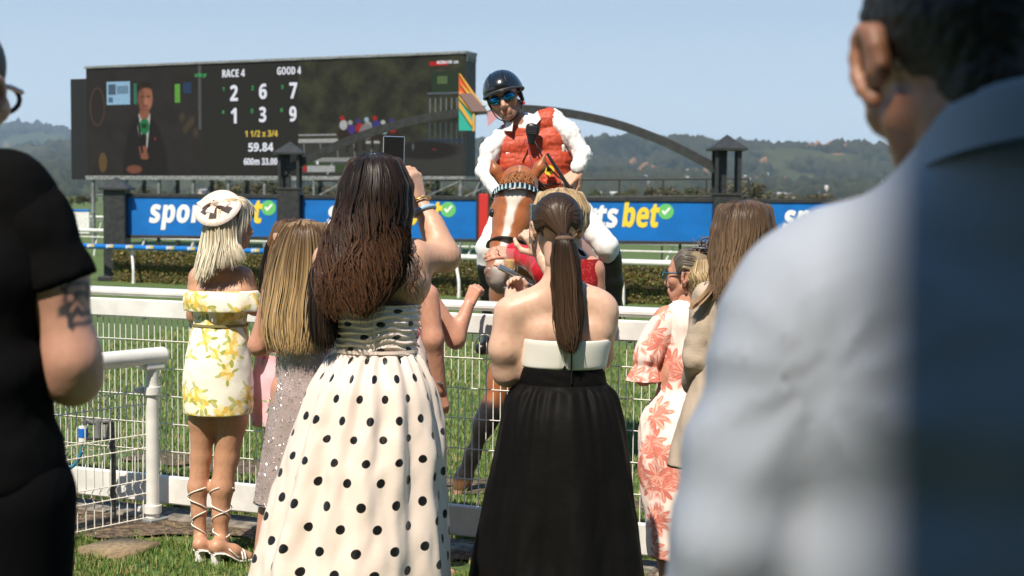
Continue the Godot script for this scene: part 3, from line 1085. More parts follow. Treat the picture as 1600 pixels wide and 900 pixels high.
func screen_picture() -> Image:
	# what the display shows: an interview on the left, the result in the middle, a race on the right (pixels: 2 per photo pixel)
	var im := Image.create(1184, 340, false, Image.FORMAT_RGB8)
	im.fill(Color(0.135, 0.13, 0.12))
	var n := noise(91, 0.012, 5)
	for y in 340:
		for x in range(0, 394):
			var v := n.get_noise_2d(x, y) * 0.03
			im.set_pixel(x, y, Color(0.15 + v, 0.14 + v, 0.13 + v))
		for x in range(702, 1184):
			var v := n.get_noise_2d(x * 1.2, y * 1.2) * 0.12
			var t := smoothstep(215.0, 262.0, y)
			im.set_pixel(x, y, Color(0.175 + v * 0.8, 0.18 + v * 0.9, 0.13 + v * 0.5).lerp(Color(0.20, 0.20, 0.19), t))
	# interview
	rectf(im, 72, 42, 82, 74, Color(0.55, 0.70, 0.80))
	rectf(im, 78, 50, 26, 34, Color(0.28, 0.36, 0.42))
	rectf(im, 108, 56, 40, 26, Color(0.40, 0.52, 0.60))
	rectf(im, 78, 92, 16, 16, Color(0.3, 0.4, 0.5))
	rectf(im, 166, 50, 12, 66, Color(0.16, 0.42, 0.33))
	rectf(im, 306, 56, 18, 58, Color(0.36, 0.60, 0.22))
	rectf(im, 334, 52, 28, 34, Color(0.14, 0.22, 0.34))
	rectf(im, 384, 0, 10, 200, Color(0.30, 0.31, 0.30))
	ell(im, 38, 120, 27, 62, Color(0.32, 0.23, 0.18), 0.05)
	ell(im, 38, 120, 23, 57, Color(0.15, 0.13, 0.12), 0.05)
	ell(im, 56, 300, 15, 32, Color(0.36, 0.28, 0.16), 0.1)
	for k in 5: ell(im, 330 + k * 11, 160 + (k * 37) % 50, 9, 14, Color(0.30, 0.25, 0.18, 0.7), 0.6)
	ell(im, 204, 330, 78, 155, Color(0.095, 0.09, 0.09), 0.08)
	ell(im, 200, 250, 60, 100, Color(0.095, 0.09, 0.09), 0.1)
	var collar := PackedVector2Array([Vector2(180, 150), Vector2(226, 150), Vector2(206, 250)])
	for y in range(146, 262):
		for x in range(176, 232):
			if Geometry2D.is_point_in_polygon(Vector2(x, y), PackedVector2Array([Vector2(182, 146), Vector2(222, 146), Vector2(226, 190), Vector2(212, 258), Vector2(192, 258), Vector2(178, 190)])): im.set_pixel(x, y, Color(0.66, 0.65, 0.62))
	ell(im, 202, 142, 17, 24, Color(0.52, 0.33, 0.25), 0.15)
	ell(im, 206, 98, 25, 44, Color(0.58, 0.38, 0.29), 0.1)
	ell(im, 203, 62, 25, 17, Color(0.13, 0.09, 0.07), 0.3)
	ell(im, 208, 76, 20, 12, Color(0.56, 0.37, 0.28), 0.4)
	ell(im, 196, 92, 6, 2.5, Color(0.22, 0.14, 0.11), 0.5)
	ell(im, 216, 92, 6, 2.5, Color(0.22, 0.14, 0.11), 0.5)
	ell(im, 207, 106, 4, 9, Color(0.66, 0.44, 0.34), 0.6)
	ell(im, 206, 122, 9, 3, Color(0.38, 0.19, 0.16), 0.5)
	line(im, Vector2(200, 215), Vector2(198, 252), 8, Color(0.07, 0.07, 0.07))
	ell(im, 202, 186, 17, 25, Color(0.10, 0.42, 0.24), 0.08)
	rectf(im, 193, 178, 17, 14, Color(0.05, 0.20, 0.12))
	for k in 4: ell(im, 196 + k * 2, 254 + k * 10, 15, 7, Color(0.50, 0.31, 0.23), 0.3)
	ell(im, 166, 322, 27, 14, Color(0.45, 0.27, 0.20), 0.25)
	ell(im, 238, 226, 4, 6, Color(0.5, 0.13, 0.08), 0.5)
	# race: rails, horses, riders, starting stalls
	rectf(im, 702, 232, 120, 12, Color(0.62, 0.62, 0.60))
	rectf(im, 702, 218, 116, 5, Color(0.55, 0.56, 0.56))
	rectf(im, 702, 288, 208, 13, Color(0.52, 0.53, 0.52))
	rectf(im, 902, 240, 108, 8, Color(0.62, 0.62, 0.60))
	rectf(im, 702, 302, 270, 30, Color(0.20, 0.27, 0.15))
	for k in 5: line(im, Vector2(718 + k * 50, 244), Vector2(722 + k * 50, 288), 1.6, Color(0.45, 0.46, 0.45))
	line(im, Vector2(806, 302), Vector2(790, 336), 2.5, Color(0.6, 0.6, 0.58))
	var silks := [Color(0.65, 0.65, 0.65), Color(0.25, 0.18, 0.45), Color(0.62, 0.10, 0.14), Color(0.60, 0.60, 0.58), Color(0.2, 0.2, 0.45), Color(0.55, 0.65, 0.70), Color(0.60, 0.10, 0.09)]
	for k in 7:
		var x := 838.0 + k * 24.0
		var y := 172.0 + (k * 13) % 17
		ell(im, x + 4, y + 44, 22, 17, Color(0.16, 0.115, 0.09), 0.2)
		line(im, Vector2(x - 8, y + 56), Vector2(x - 14, y + 86), 3, Color(0.15, 0.12, 0.10))
		line(im, Vector2(x + 12, y + 56), Vector2(x + 16, y + 84), 3, Color(0.15, 0.12, 0.10))
		ell(im, x, y + 20, 12, 15, silks[k], 0.15)
		ell(im, x - 4, y, 7, 7, silks[(k + 2) % 7], 0.2)
	ell(im, 905, 212, 20, 24, Color(0.46, 0.45, 0.44), 0.2)
	rectf(im, 1092, 46, 86, 62, Color(0.13, 0.20, 0.13))
	rectf(im, 1108, 58, 28, 22, Color(0.32, 0.40, 0.25))
	rectf(im, 1080, 104, 104, 5, Color(0.34, 0.38, 0.42))
	for k in 7:
		rectf(im, 1086 + k * 15, 120, 4, 46, Color(0.42, 0.44, 0.44))
		rectf(im, 1086 + k * 15, 190, 3, 60, Color(0.25, 0.32, 0.36))
	rectf(im, 1074, 238, 108, 6, Color(0.14, 0.20, 0.30))
	ell(im, 1075, 268, 90, 26, Color(0.11, 0.10, 0.10), 0.2)
	ell(im, 1100, 266, 7, 3, Color(0.4, 0.12, 0.14), 0.4)
	ell(im, 1040, 258, 3, 10, Color(0.35, 0.37, 0.38), 0.5)
	rectf(im, 1086, 16, 52, 12, Color(0.68, 0.10, 0.10))
	rectf(im, 716, 312, 12, 19, Color(0.62, 0.12, 0.13))
	rectf(im, 729, 312, 84, 19, Color(0.62, 0.63, 0.63))
	# broadcast texture: side light on the face, lapels, picture noise
	ell(im, 192, 100, 10, 36, Color(0.36, 0.21, 0.16, 0.55), 0.6)
	ell(im, 214, 112, 9, 14, Color(0.66, 0.45, 0.35, 0.4), 0.7)
	ell(im, 183, 100, 4, 9, Color(0.46, 0.28, 0.21), 0.3)
	ell(im, 206, 134, 14, 6, Color(0.40, 0.24, 0.19, 0.5), 0.6)
	line(im, Vector2(180, 158), Vector2(194, 268), 3.0, Color(0.06, 0.06, 0.065, 0.9))
	line(im, Vector2(226, 158), Vector2(214, 268), 3.0, Color(0.06, 0.06, 0.065, 0.9))
	var fine := noise(92, 0.22, 2)
	for y in 340:
		for x in 1184:
			if x > 394 and x < 702: continue
			var k := 1.0 + fine.get_noise_2d(x, y) * 0.28
			var c := im.get_pixel(x, y)
			im.set_pixel(x, y, Color(c.r * k, c.g * k, c.b * k))
	im.resize(592, 170, Image.INTERPOLATE_LANCZOS)
	im.resize(1184, 340, Image.INTERPOLATE_CUBIC)
	return im
func build_screen() -> void:
	var dl := 71.0
	var dr := 62.0
	var a := P(135, 273, dl)
	var b := P(727, 274.5, dr)
	var top := P(727, 85, dr).y
	var low := (a.y + b.y) * 0.5
	var h := top - low
	var w := Vector2(a.x, a.z).distance_to(Vector2(b.x, b.z))
	var t := thing("video_screen", "large outdoor video screen with race results on a steel frame", "screen", Vector3(a.x, -0.8, a.z))
	t.rotation.y = -atan2(b.z - a.z, b.x - a.x)
	var y0 := low + 0.8
	part("cabinet", box(Vector3(w, h + 0.1, 0.95), 0.02), M.dark_steel, t, Vector3(w * 0.5, y0 + h * 0.5, -0.5))
	var ink_black := mat("cabinet_black", lin(0.006, 0.007, 0.008), 0.7)
	part("side_cabinet", box(Vector3(2.0, h * 0.96, 0.8), 0.02), ink_black, t, Vector3(-0.3, y0 + h * 0.44, -0.75))
	var m := mat("screen_display", lin(0.012, 0.012, 0.012), 0.5)
	m.emission_enabled = true
	m.emission_texture = ImageTexture.create_from_image(screen_picture())
	m.emission_operator = BaseMaterial3D.EMISSION_OP_MULTIPLY
	m.emission = Color.WHITE
	m.emission_energy_multiplier = 0.72
	m.metallic_specular = 0.1
	var pm := PlaneMesh.new()
	pm.orientation = PlaneMesh.FACE_Z
	pm.size = Vector2(w - 0.1, h - 0.02)
	part("screen_face", pm, m, t, Vector3(w * 0.5, y0 + h * 0.5, 0.0))
	part("top_trim", box(Vector3(w + 0.06, 0.12, 1.1), 0.01), M.galvanised, t, Vector3(w * 0.5, y0 + h + 0.09, -0.48))
	part("bottom_trim", box(Vector3(w + 0.06, 0.2, 1.0), 0.01), M.galvanised, t, Vector3(w * 0.5, y0 - 0.14, -0.46))
	for k in 5: part("side_rib", box(Vector3(0.03, 0.32, 0.08), 0.004), M.galvanised, t, Vector3(w + 0.02, y0 + h - 0.12, -0.1 - k * 0.2))
	# lettering of the result
	var glow := func(c: Color, e: float) -> StandardMaterial3D:
		var q := StandardMaterial3D.new()
		q.albedo_color = lin(0.02, 0.02, 0.02)
		q.emission_enabled = true
		q.emission = c
		q.emission_energy_multiplier = e
		return q
	var wh: StandardMaterial3D = glow.call(Color(0.78, 0.79, 0.82), 0.95)
	var gr: StandardMaterial3D = glow.call(Color(0.10, 0.52, 0.26), 0.9)
	var ye: StandardMaterial3D = glow.call(Color(0.72, 0.62, 0.20), 0.95)
	var ink: StandardMaterial3D = glow.call(Color(0.2, 0.2, 0.22), 0.9)
	var put := func(words: String, px: float, px2: float, py_base: float, py_top: float, q: Material) -> void:
		# the same place on the screen as in the photograph: columns along the face, rows by height
		var ru := func(x: float) -> float:
			var k := (x - 800.0) / F
			var dx := b.x - a.x
			var dz := b.z - a.z
			return (-a.x - k * a.z) / (dx + k * dz) * w
		var x0: float = ru.call(px)
		var x1: float = ru.call(px2)
		var d := lerpf(dl, dr, x0 / w)
		var yb := P(px, py_base, d).y + 0.8
		var yt := P(px, py_top, d).y + 0.8
		var tm := text_mesh(words, 1.0, 0.004, 0.012)
		var bb := tm.get_aabb()
		var o := part("lettering", tm, q, t)
		o.scale = Vector3((x1 - x0) / bb.size.x, (yt - yb) / bb.size.y, 1)
		o.position = Vector3(x0 - bb.position.x * o.scale.x, yb - bb.position.y * o.scale.y, 0.012)
	for q in [["RACE 4", 348, 383, 121, 109], ["GOOD 4", 433, 470, 117, 105], ["2", 360, 372, 158, 133], ["6", 405, 417, 155, 131], ["7", 452, 464, 154, 129], ["1", 361, 370, 193, 169], ["3", 405, 416, 191, 167], ["9", 452, 463, 190, 166], ["59.84", 388, 427, 237, 223], ["600m 33.00", 381, 433, 258, 247]]: put.call(q[0], q[1], q[2], q[3], q[4], wh)
	for q in [["1", 348, 351, 142, 136], ["2", 393, 397, 141, 134], ["3", 439, 443, 139, 133], ["4", 347, 351, 178, 172], ["5", 392, 396, 177, 170], ["6", 438, 442, 175, 169], ["sky", 305, 324, 122, 114]]: put.call(q[0], q[1], q[2], q[3], q[4], gr)
	put.call("1 1/2 x 3/4", 383, 434, 214, 204, ye)
	put.call("RACING.COM", 681, 704, 100, 95, wh)
	put.call("LIVE", 707, 714, 99, 95, wh)
	put.call("R", 494, 498, 257, 252, wh)
	put.call("0 - 68  1200m", 511, 538, 257, 252, ink)
	# steel legs and braces
	for k in 11:
		var x := 0.3 + k * (w - 0.6) / 10.0
		part("post", box(Vector3(0.14, y0 - 0.24, 0.14), 0.01), M.galvanised, t, Vector3(x, (y0 - 0.24) * 0.5, -0.15))
		part("rear_post", box(Vector3(0.16, y0 - 0.24, 0.16), 0.01), M.dark_steel, t, Vector3(x + 0.55, (y0 - 0.24) * 0.5, -0.85))
		part("brace", bar(Vector3(x + 0.1, y0 * 0.45, -0.2), Vector3(x + 0.6, y0 - 0.26, -0.8), 0.07, 0.07), M.galvanised, t)
	for y in [0.35, 0.72]: part("cross_rail", box(Vector3(w, 0.08, 0.08), 0.01), M.galvanised, t, Vector3(w * 0.5, y0 * y, -0.3))
	# lattice gantry and railing to the right of the screen
	var g := thing("gantry_railing", "thin steel gantry railing with lattice braces behind the sign boards", "railing", P(740, 300, 50.0) * Vector3(1, 0, 1) + Vector3(0, -0.8, 0))
	var L := []
	for px in [490, 540, 600, 660, 720, 780, 840, 900, 968, 1036, 1104, 1170]: L.append(P(px, 279.0 if px > 800 else 282.0, 50.0))
	var gp := g.position
	part("top_rail", tube([L[0] - gp, L[-1] - gp], [0.045], 6), M.dark_steel, g)
	var drop := Vector3(0, 0.62, 0)
	part("bottom_rail", tube([L[0] - gp - drop, L[-1] - gp - drop], [0.045], 6), M.dark_steel, g)
	for k in L.size():
		var p: Vector3 = L[k]
		part("upright", bar(Vector3(p.x, -0.8, p.z) - gp, p - gp, 0.06, 0.06), M.dark_steel if p.x > 1.0 else M.galvanised, g)
		if k < 7: part("brace", bar(p - gp - drop, L[k + 1] - gp, 0.045, 0.045), M.galvanised, g)

# ---------------------------------------------------------------- rails and hedge
func rail_depth(px: float) -> float: return 1.0 / lerpf(1.0 / 40.5, 1.0 / 35.8, (px - 200.0) / 520.0)
func build_rails() -> void:
	var blue: Material = M.sign_blue
	var h := 1.03
	var at := func(px: float, extra: float) -> Vector3:
		var d := rail_depth(px) + extra
		var p := P(px, 0, d)
		return Vector3(p.x, -0.8, p.z)
	var a: Vector3 = at.call(-250.0, 0.0)
	var b: Vector3 = at.call(1500.0, 0.0)
	var mid: Vector3 = at.call(505.0, 0.0)
	var up := Vector3(0, h, 0)
	var t := thing("running_rail", "white running rail on goose-neck posts, partly sleeved in blue, before the hedge", "rail", at.call(205.0, 0.0))
	var o := t.position
	part("blue_sleeve", tube([a + up - o, mid + up - o], [0.075], 12), blue, t)
	part("rail_tube", tube([mid + up - o, b + up - o], [0.07], 12), M.white_paint, t)
	for px in [-60, 72, 205, 334, 462, 590, 720, 850, 980, 1110, 1240, 1370]:
		var p: Vector3 = at.call(float(px), 0.0) - o
		var dir := (b - a).normalized()
		var back := Vector3(-dir.z, 0, dir.x) * -1.0
		part("post", tube(spline([p, p + Vector3(0, 0.35, 0), p + Vector3(0, 0.58, 0) + back * 0.05 - dir * 0.06, p + Vector3(0, h - 0.02, 0) + back * 0.2 - dir * 0.24], 9), [0.05, 0.045, 0.04], 8), M.white_paint, t)
	# the sponsor's name repeated along the sleeve
	var dirx := (b - a).normalized()
	for px in [135, 165, 196, 228, 260, 293, 326, 360, 394, 430]:
		var p: Vector3 = at.call(float(px), 0.0) - o + up
		var y := -atan2(dirx.z, dirx.x)
		for q in [["sports", M.sign_white, 0.0, 0.17], ["bet", M.sign_yellow, 0.17, 0.10]]:
			var tm := text_mesh(q[0], 0.13, 0.004, 0.02, 0.16)
			var l := part("lettering", tm, q[1], t, p + dirx * q[2] + Vector3(-dirx.z, 0, dirx.x) * 0.078 + Vector3(0, -0.045, 0))
			l.rotation.y = y
			l.scale.x = q[3] / tm.get_aabb().size.x
	# outer rails farther off
	for q in [[60.0, 45.0, "plain white running rail on thin posts behind the sign boards"], [96.0, 80.0, "farthest white running rail across the track under the video screen"]]:
		var p0 := P(60, 0, q[0]); p0.y = -0.8
		var p1 := P(1300, 0, q[1]); p1.y = -0.8
		var r := thing("running_rail", q[2], "rail", p0)
		var v := (p1 - p0)
		var e0 := -v * 0.25
		var e1 := v * 1.1
		part("rail_tube", tube([e0 + Vector3(0, 1.05, 0), e1 + Vector3(0, 1.05, 0)], [0.075], 8), M.white_paint, r)
		part("lower_rail", tube([e0 + Vector3(0, 0.78, 0), e1 + Vector3(0, 0.78, 0)], [0.03], 6), M.white_paint, r)
		for k in 18:
			var s := e0.lerp(e1, (k + 0.5) / 18.0)
			part("post", tube([s, s + Vector3(0.05, 0.5, -0.05), s + Vector3(0.3, 1.03, 0)], [0.04], 6), M.white_paint, r)
	# long white barrier with a blue cap on the far left
	var d := 90.0
	var c0 := P(-40, 326, d); var c1 := P(140, 326, d)
	var f := thing("barrier", "long white barrier with a blue top strip beyond the track", "barrier", Vector3(c0.x, -0.8, c0.z))
	var wd := c1.x - c0.x
	part("panel", box(Vector3(wd, c0.y + 0.6, 0.2), 0.02), M.white_paint, f, Vector3(wd * 0.5, (c0.y + 0.6) * 0.5 + 0.05, 0))
	part("top_strip", box(Vector3(wd, 0.16, 0.24), 0.02), blue, f, Vector3(wd * 0.5, c0.y + 0.74, 0))
	# hedge: a clipped box of small leaves
	var leaf := leaf_quad()
	for seg in [[172, 452, "clipped box hedge of yellowish green leaves beside the dark capped pillar"], [452, 760, "clipped box hedge stretch behind the polka dot dress woman's shoulders"], [760, 1330, "clipped box hedge stretch behind the rider's boots and beyond"]]:
		var g := rng(100 + int(seg[0]))
		var pa: Vector3 = at.call(float(seg[0]), 0.55)
		var pb: Vector3 = at.call(float(seg[1]), 0.55)
		var dir := (pb - pa).normalized()
		var back := Vector3(dir.z, 0, -dir.x)
		var L := pa.distance_to(pb)
		var hd := thing("hedge", seg[2], "hedge", pa)
		var hh := 0.95
		var wd2 := 0.9
		var core := part("stems", box(Vector3(L, hh - 0.08, wd2 - 0.1), 0.03), M.bark, hd, dir * L * 0.5 + back * wd2 * 0.5 + Vector3(0, hh * 0.5 - 0.03, 0))
		core.rotation.y = -atan2(dir.z, dir.x)
		var mm := MultiMesh.new()
		mm.transform_format = MultiMesh.TRANSFORM_3D
		mm.use_colors = true
		mm.mesh = leaf
		mm.instance_count = int(L * 2400)
		var bump := noise(120, 1.3, 3)
		for i in mm.instance_count:
			var x := g.randf() * L
			var p: Vector3
			var sw := bump.get_noise_2d(x, 0) * 0.05
			if g.randf() < 0.62: p = dir * x + Vector3(0, g.randf() * (hh + sw), 0) + back * (g.randf_range(-0.035, 0.045) + bump.get_noise_2d(x * 2.0, 5.0) * 0.04)
			else: p = dir * x + Vector3(0, hh + sw + g.randf_range(-0.05, 0.05), 0) + back * g.randf() * wd2
			mm.set_instance_transform(i, Transform3D(Basis.from_euler(Vector3(g.randf() * TAU, g.randf() * TAU, g.randf() * TAU)).scaled(Vector3.ONE * g.randf_range(0.7, 1.35)), p))
			var c := Color(0.055, 0.085, 0.018).lerp(Color(0.27, 0.23, 0.05), pow(g.randf(), 1.3))
			if g.randf() < 0.12: c = Color(0.28, 0.13, 0.05)
			mm.set_instance_color(i, c)
		var o2 := MultiMeshInstance3D.new()
		o2.name = "foliage"
		o2.multimesh = mm
		o2.material_override = M.leaf_hedge
		o2.set_meta("kind", "stuff")
		hd.add_child(o2)
func leaf_quad() -> ArrayMesh:
	var s := st()
	var w := 0.018
	quad(s, Vector3(-w * 1.5, 0, 0), Vector3(0, 0.004, w), Vector3(w * 1.5, 0, 0), Vector3(0, 0.004, -w))
	return done(s)

# ---------------------------------------------------------------- fences, tap, slab
func G(px: float, py: float, y := 0.0) -> Vector3:     # the point of the level ground (height y) under a pixel
	var r := look * Vector3((px - 800.0) / F, -(py - 450.0) / F, -1.0)
	return CAM + r * ((y - CAM.y) / r.y)
func build_fence() -> void:
	var u := fence_dir()
	var t := thing("running_fence", "white fence with a plank top rail and fine wire mesh between crowd and track", "fence", FA)
	t.rotation.y = -atan2(u.z, u.x)
	var x0 := -3.6
	var x1 := 5.4
	var L := x1 - x0
	var mid := (x0 + x1) * 0.5
	part("top_rail", box(Vector3(L, 0.04, 0.13), 0.014), M.white_paint, t, Vector3(mid, 1.20, -0.02))
	part("top_plank", box(Vector3(L, 0.098, 0.032), 0.008), M.white_paint, t, Vector3(mid, 1.117, 0.028))
	part("bottom_plank", box(Vector3(L, 0.15, 0.032), 0.008), M.white_paint, t, Vector3(mid, 0.157, 0.02))
	for x in [-2.97, -0.157, 2.66, 5.3]:
		part("post", box(Vector3(0.055, 1.18, 0.055), 0.006), M.white_paint, t, Vector3(x, 0.59, -0.025))
	var wire := tube([Vector3(0, 0.2, 0), Vector3(0, 1.09, 0)], [0.0028], 5)
	var x := x0 + 0.02
	while x < x1:
		part("upright_wire", wire, M.white_wire, t, Vector3(x, 0, 0.006))
		x += 0.037
	var hw := tube([Vector3(-L * 0.5, 0, 0), Vector3(L * 0.5, 0, 0)], [0.0028], 5)
	for y in [0.36, 0.507, 0.654, 0.801, 0.948]: part("cross_wire", hw, M.white_wire, t, Vector3(mid, y, 0.012))
	for k in 30: part("wire_clip", box(Vector3(0.018, 0.012, 0.02), 0.003), M.galvanised, t, Vector3(x0 + 0.15 + k * 0.3, 1.066, 0.02))
	# return fence: lower tube rail with a kinked wire panel
	var a := Vector3(-1.875, 0, -7.375)
	var dir := Vector3(-0.621, 0, 0.784)
	var f := thing("return_fence", "low white return fence with a round rail and rusty kinked wire panel", "fence", a)
	f.rotation.y = -atan2(dir.z, dir.x)
	var LN := 2.4
	part("post", tube([Vector3(0, 0, 0), Vector3(0, 0.86, 0)], [0.034], 20), M.white_paint, f)
	var capend := []
	var rr := []
	for k in 6:
		var q := k / 5.0
		capend.append(Vector3(-0.075 + 0.04 * (q - 1.0) * -1.0 - 0.04, 0.878, 0) if false else Vector3(-0.10 + 0.035 * q, 0.878, 0))
		rr.append(0.042 * sqrt(1.0 - pow(1.0 - q, 2.0)) + 0.004)
	capend.append(Vector3(LN, 0.878, 0))
	rr.append(0.046)
	part("round_rail", tube(capend, rr, 20), M.white_paint, f)
	part("saddle", box(Vector3(0.12, 0.03, 0.075), 0.008), M.white_paint, f, Vector3(0, 0.826, 0))
	for y in [0.70, 0.075]:
		part("clamp", tube([Vector3(0, y - 0.02, 0), Vector3(0, y + 0.02, 0)], [0.046], 18), M.white_paint, f)
		part("clamp_ear", box(Vector3(0.13, 0.035, 0.02), 0.008), M.white_paint, f, Vector3(0.0, y, 0.045))
		for s in [-0.05, 0.05]: part("bolt", tube([Vector3(s, y, 0.05), Vector3(s, y, 0.064)], [0.009], 8), M.galvanised, f)
	part("foot_plate", box(Vector3(0.12, 0.02, 0.12), 0.004), M.galvanised, f, Vector3(0, 0.02, 0))
	var rusty := mat("rusty_wire", Color.WHITE, 0.6)
	rusty.albedo_texture = ntex(140, 0.03, [[0.0, lin(0.76, 0.73, 0.66)], [0.68, lin(0.72, 0.67, 0.58)], [0.76, lin(0.42, 0.21, 0.09)], [1.0, lin(0.26, 0.11, 0.05)]], 256)
	triplanar(rusty, 2.5)
	var kw := []
	var ys := [0.02, 0.09, 0.16, 0.195, 0.23, 0.32, 0.40, 0.435, 0.47, 0.56, 0.63, 0.665, 0.70, 0.735]
	for y in ys: kw.append(Vector3(0, y, 0.028 if y in [0.195, 0.435, 0.665] else 0.0))
	var kink := tube(kw, [0.0034], 5)
	var i := 0
	while 0.045 + i * 0.05 < LN:
		part("upright_wire", kink, M.white_wire, f, Vector3(0.045 + i * 0.05, 0.0, 0.02))
		i += 1
	var cw := tube([Vector3(0.03, 0, 0), Vector3(LN, 0, 0)], [0.0034], 5)
	for y in [0.03, 0.16, 0.23, 0.40, 0.47, 0.63, 0.70]: part("cross_wire", cw, rusty, f, Vector3(0, y, 0.014))
	# water point behind the panel
	var d := 7.32
	var o := P(176, 0, d)
	o.y = 0
	var w := thing("water_tap", "grey water pipe with a blue-banded valve and hose behind the wire", "tap", o)
	var grey := mat("pipe_grey", lin(0.16, 0.155, 0.15), 0.55)
	grain(grey, 145, 0.05, 0.6, 3.0)
	var J := func(px: float, py: float) -> Vector3: return P(px, py, d) - o
	part("riser", tube([J.call(177, 822), J.call(176, 700), J.call(174, 668)], [0.016], 10), grey, w)
	part("elbow_pipe", tube(spline([J.call(174, 672), J.call(173, 660), J.call(160, 659), J.call(146, 661), J.call(136, 657), J.call(131, 662)], 14), [0.015], 10), grey, w)
	part("tee", tube([J.call(154, 656), J.call(154, 684)], [0.019], 10), M.galvanised, w)
	part("collar", tube([J.call(170, 663), J.call(170, 682)], [0.022], 10), M.galvanised, w)
	var vb := mat("valve_blue", lin(0.01, 0.14, 0.55), 0.4)
	part("valve_body", tube([J.call(130, 666), J.call(130, 690)], [0.024], 12), M.white_paint, w)
	part("valve_band", tube([J.call(130, 669), J.call(130, 683)], [0.0255], 12), vb, w)
	part("handle", box(Vector3(0.13, 0.012, 0.03), 0.004), M.black_plastic, w, J.call(150, 685))
	var hose := mat("hose_blue", lin(0.015, 0.17, 0.30), 0.4)
	part("hose", tube(spline([J.call(130, 690), J.call(128, 705), J.call(120, 722), J.call(110, 731), J.call(85, 740), J.call(60, 775)], 16), [0.009], 8), hose, w)
	# flat slab on the ground
	var c := [G(122, 868), G(186, 879), G(249, 860), G(188, 851)]
	var so: Vector3 = (c[0] + c[1] + c[2] + c[3]) / 4.0
	var slab := st()
	var up := Vector3(0, 0.035, 0)
	var q := []
	for p in c: q.append(p - so)
	quad(slab, q[0] + up, q[3] + up, q[2] + up, q[1] + up)
	for k in 4: quad(slab, q[k], q[k] + up, q[(k + 1) % 4] + up, q[(k + 1) % 4])
	var tan := mat("slab_stone", lin(0.34, 0.25, 0.15), 0.9)
	grain(tan, 150, 0.04, 0.7, 3.0, 2.0)
	var sl := part("paving_slab", done(slab), tan, self, so + Vector3(0, 0.006, 0))
	tag(sl, "loose tan paving slab lying on bare soil by the post", "slab")

# ---------------------------------------------------------------- anatomy
var who := Vector3.ZERO                                 # base of the person being built
var wd := 5.0                                           # its distance
func J(px: float, py: float, dd := 0.0) -> Vector3: return P(px, py, wd + dd) - who
func stand(called: String, label: String, category: String, px: float, d: float, group := "") -> Node3D:
	var b := P(px, 500, d)
	b.y = gy(b.x, b.z)
	who = b
	wd = d
	return thing(called, label, category, b, group)
func head_blob(jaw := 1.0) -> Blob:
	# centre of the head at the origin, face towards +z, chin at y = -0.11
	var h := Blob.new()
	h.cap(Vector3(0, 0.034, -0.032), Vector3(0, 0.040, 0.018), 0.077, 0.076)
	h.cap(Vector3(0, 0.0, 0.03), Vector3(0, -0.06, 0.045), 0.062, 0.044)
	for s in [-1.0, 1.0]:
		h.cap(Vector3(s * 0.05 * jaw, -0.045, 0.01), Vector3(s * 0.018, -0.088, 0.066), 0.022, 0.020)
		h.ball(Vector3(s * 0.042, -0.018, 0.062), 0.028)
		h.cap(Vector3(s * 0.010, -0.040, 0.100), Vector3(s * 0.013, -0.037, 0.094), 0.008, 0.009)
		h.cap(Vector3(s * 0.012, 0.025, 0.092), Vector3(s * 0.045, 0.022, 0.076), 0.011, 0.010)
	h.ball(Vector3(0, -0.092, 0.074), 0.021)
	h.cap(Vector3(0, 0.012, 0.094), Vector3(0, -0.032, 0.113), 0.010, 0.012)
	h.cap(Vector3(-0.020, -0.061, 0.091), Vector3(0.020, -0.061, 0.091), 0.007, 0.007)
	h.cap(Vector3(-0.016, -0.072, 0.089), Vector3(0.016, -0.072, 0.089), 0.008, 0.008)
	return h
func ear_blob(s: float) -> Blob:
	var e := Blob.new()
	var pts := []
	for k in 8:
		var a := -1.9 + k * 0.62
		pts.append(Vector3(s * (0.080 + 0.010 * sin(a * 0.5 + 0.9)), -0.002 + 0.028 * sin(a + PI / 2), -0.012 - 0.017 * cos(a + PI / 2)))
	for k in 7: e.cap(pts[k], pts[k + 1], 0.0055, 0.0055)
	e.cap(Vector3(s * 0.076, 0.012, -0.012), Vector3(s * 0.077, -0.018, -0.008), 0.009, 0.007)
	e.cap(Vector3(s * 0.079, 0.016, -0.020), Vector3(s * 0.078, -0.012, -0.016), 0.0125, 0.011)
	e.ball(Vector3(s * 0.080, -0.032, -0.002), 0.008)
	return e
func frame(pos: Vector3, yaw: float, pitch := 0.0, roll := 0.0) -> Transform3D:
	return Transform3D(Basis(Vector3.BACK, roll) * Basis(Vector3.UP, yaw) * Basis(Vector3.RIGHT, pitch), pos)
func head_grid(t: Transform3D, s := 1.0, jaw := 1.0, cell := 0.0062) -> Array:
	var b := Blob.new()
	b.add(head_blob(jaw), t, s)
	var n := Blob.new()
	for sg in [-1.0, 1.0]: n.ball(t * (Vector3(sg * 0.032, 0.004, 0.106) * s), 0.017 * s)
	b.cap(t * (Vector3(0, -0.05, -0.02) * s), t * (Vector3(0, -0.11, -0.028) * s), 0.055 * s, 0.052 * s)
	return [b, cell, 0.018, [], n]
func ear_grid(t: Transform3D, s := 1.0, cell := 0.004) -> Array:
	var b := Blob.new()
	for sg in [-1.0, 1.0]: b.add(ear_blob(sg), t, s)
	return [b, cell, 0.006]
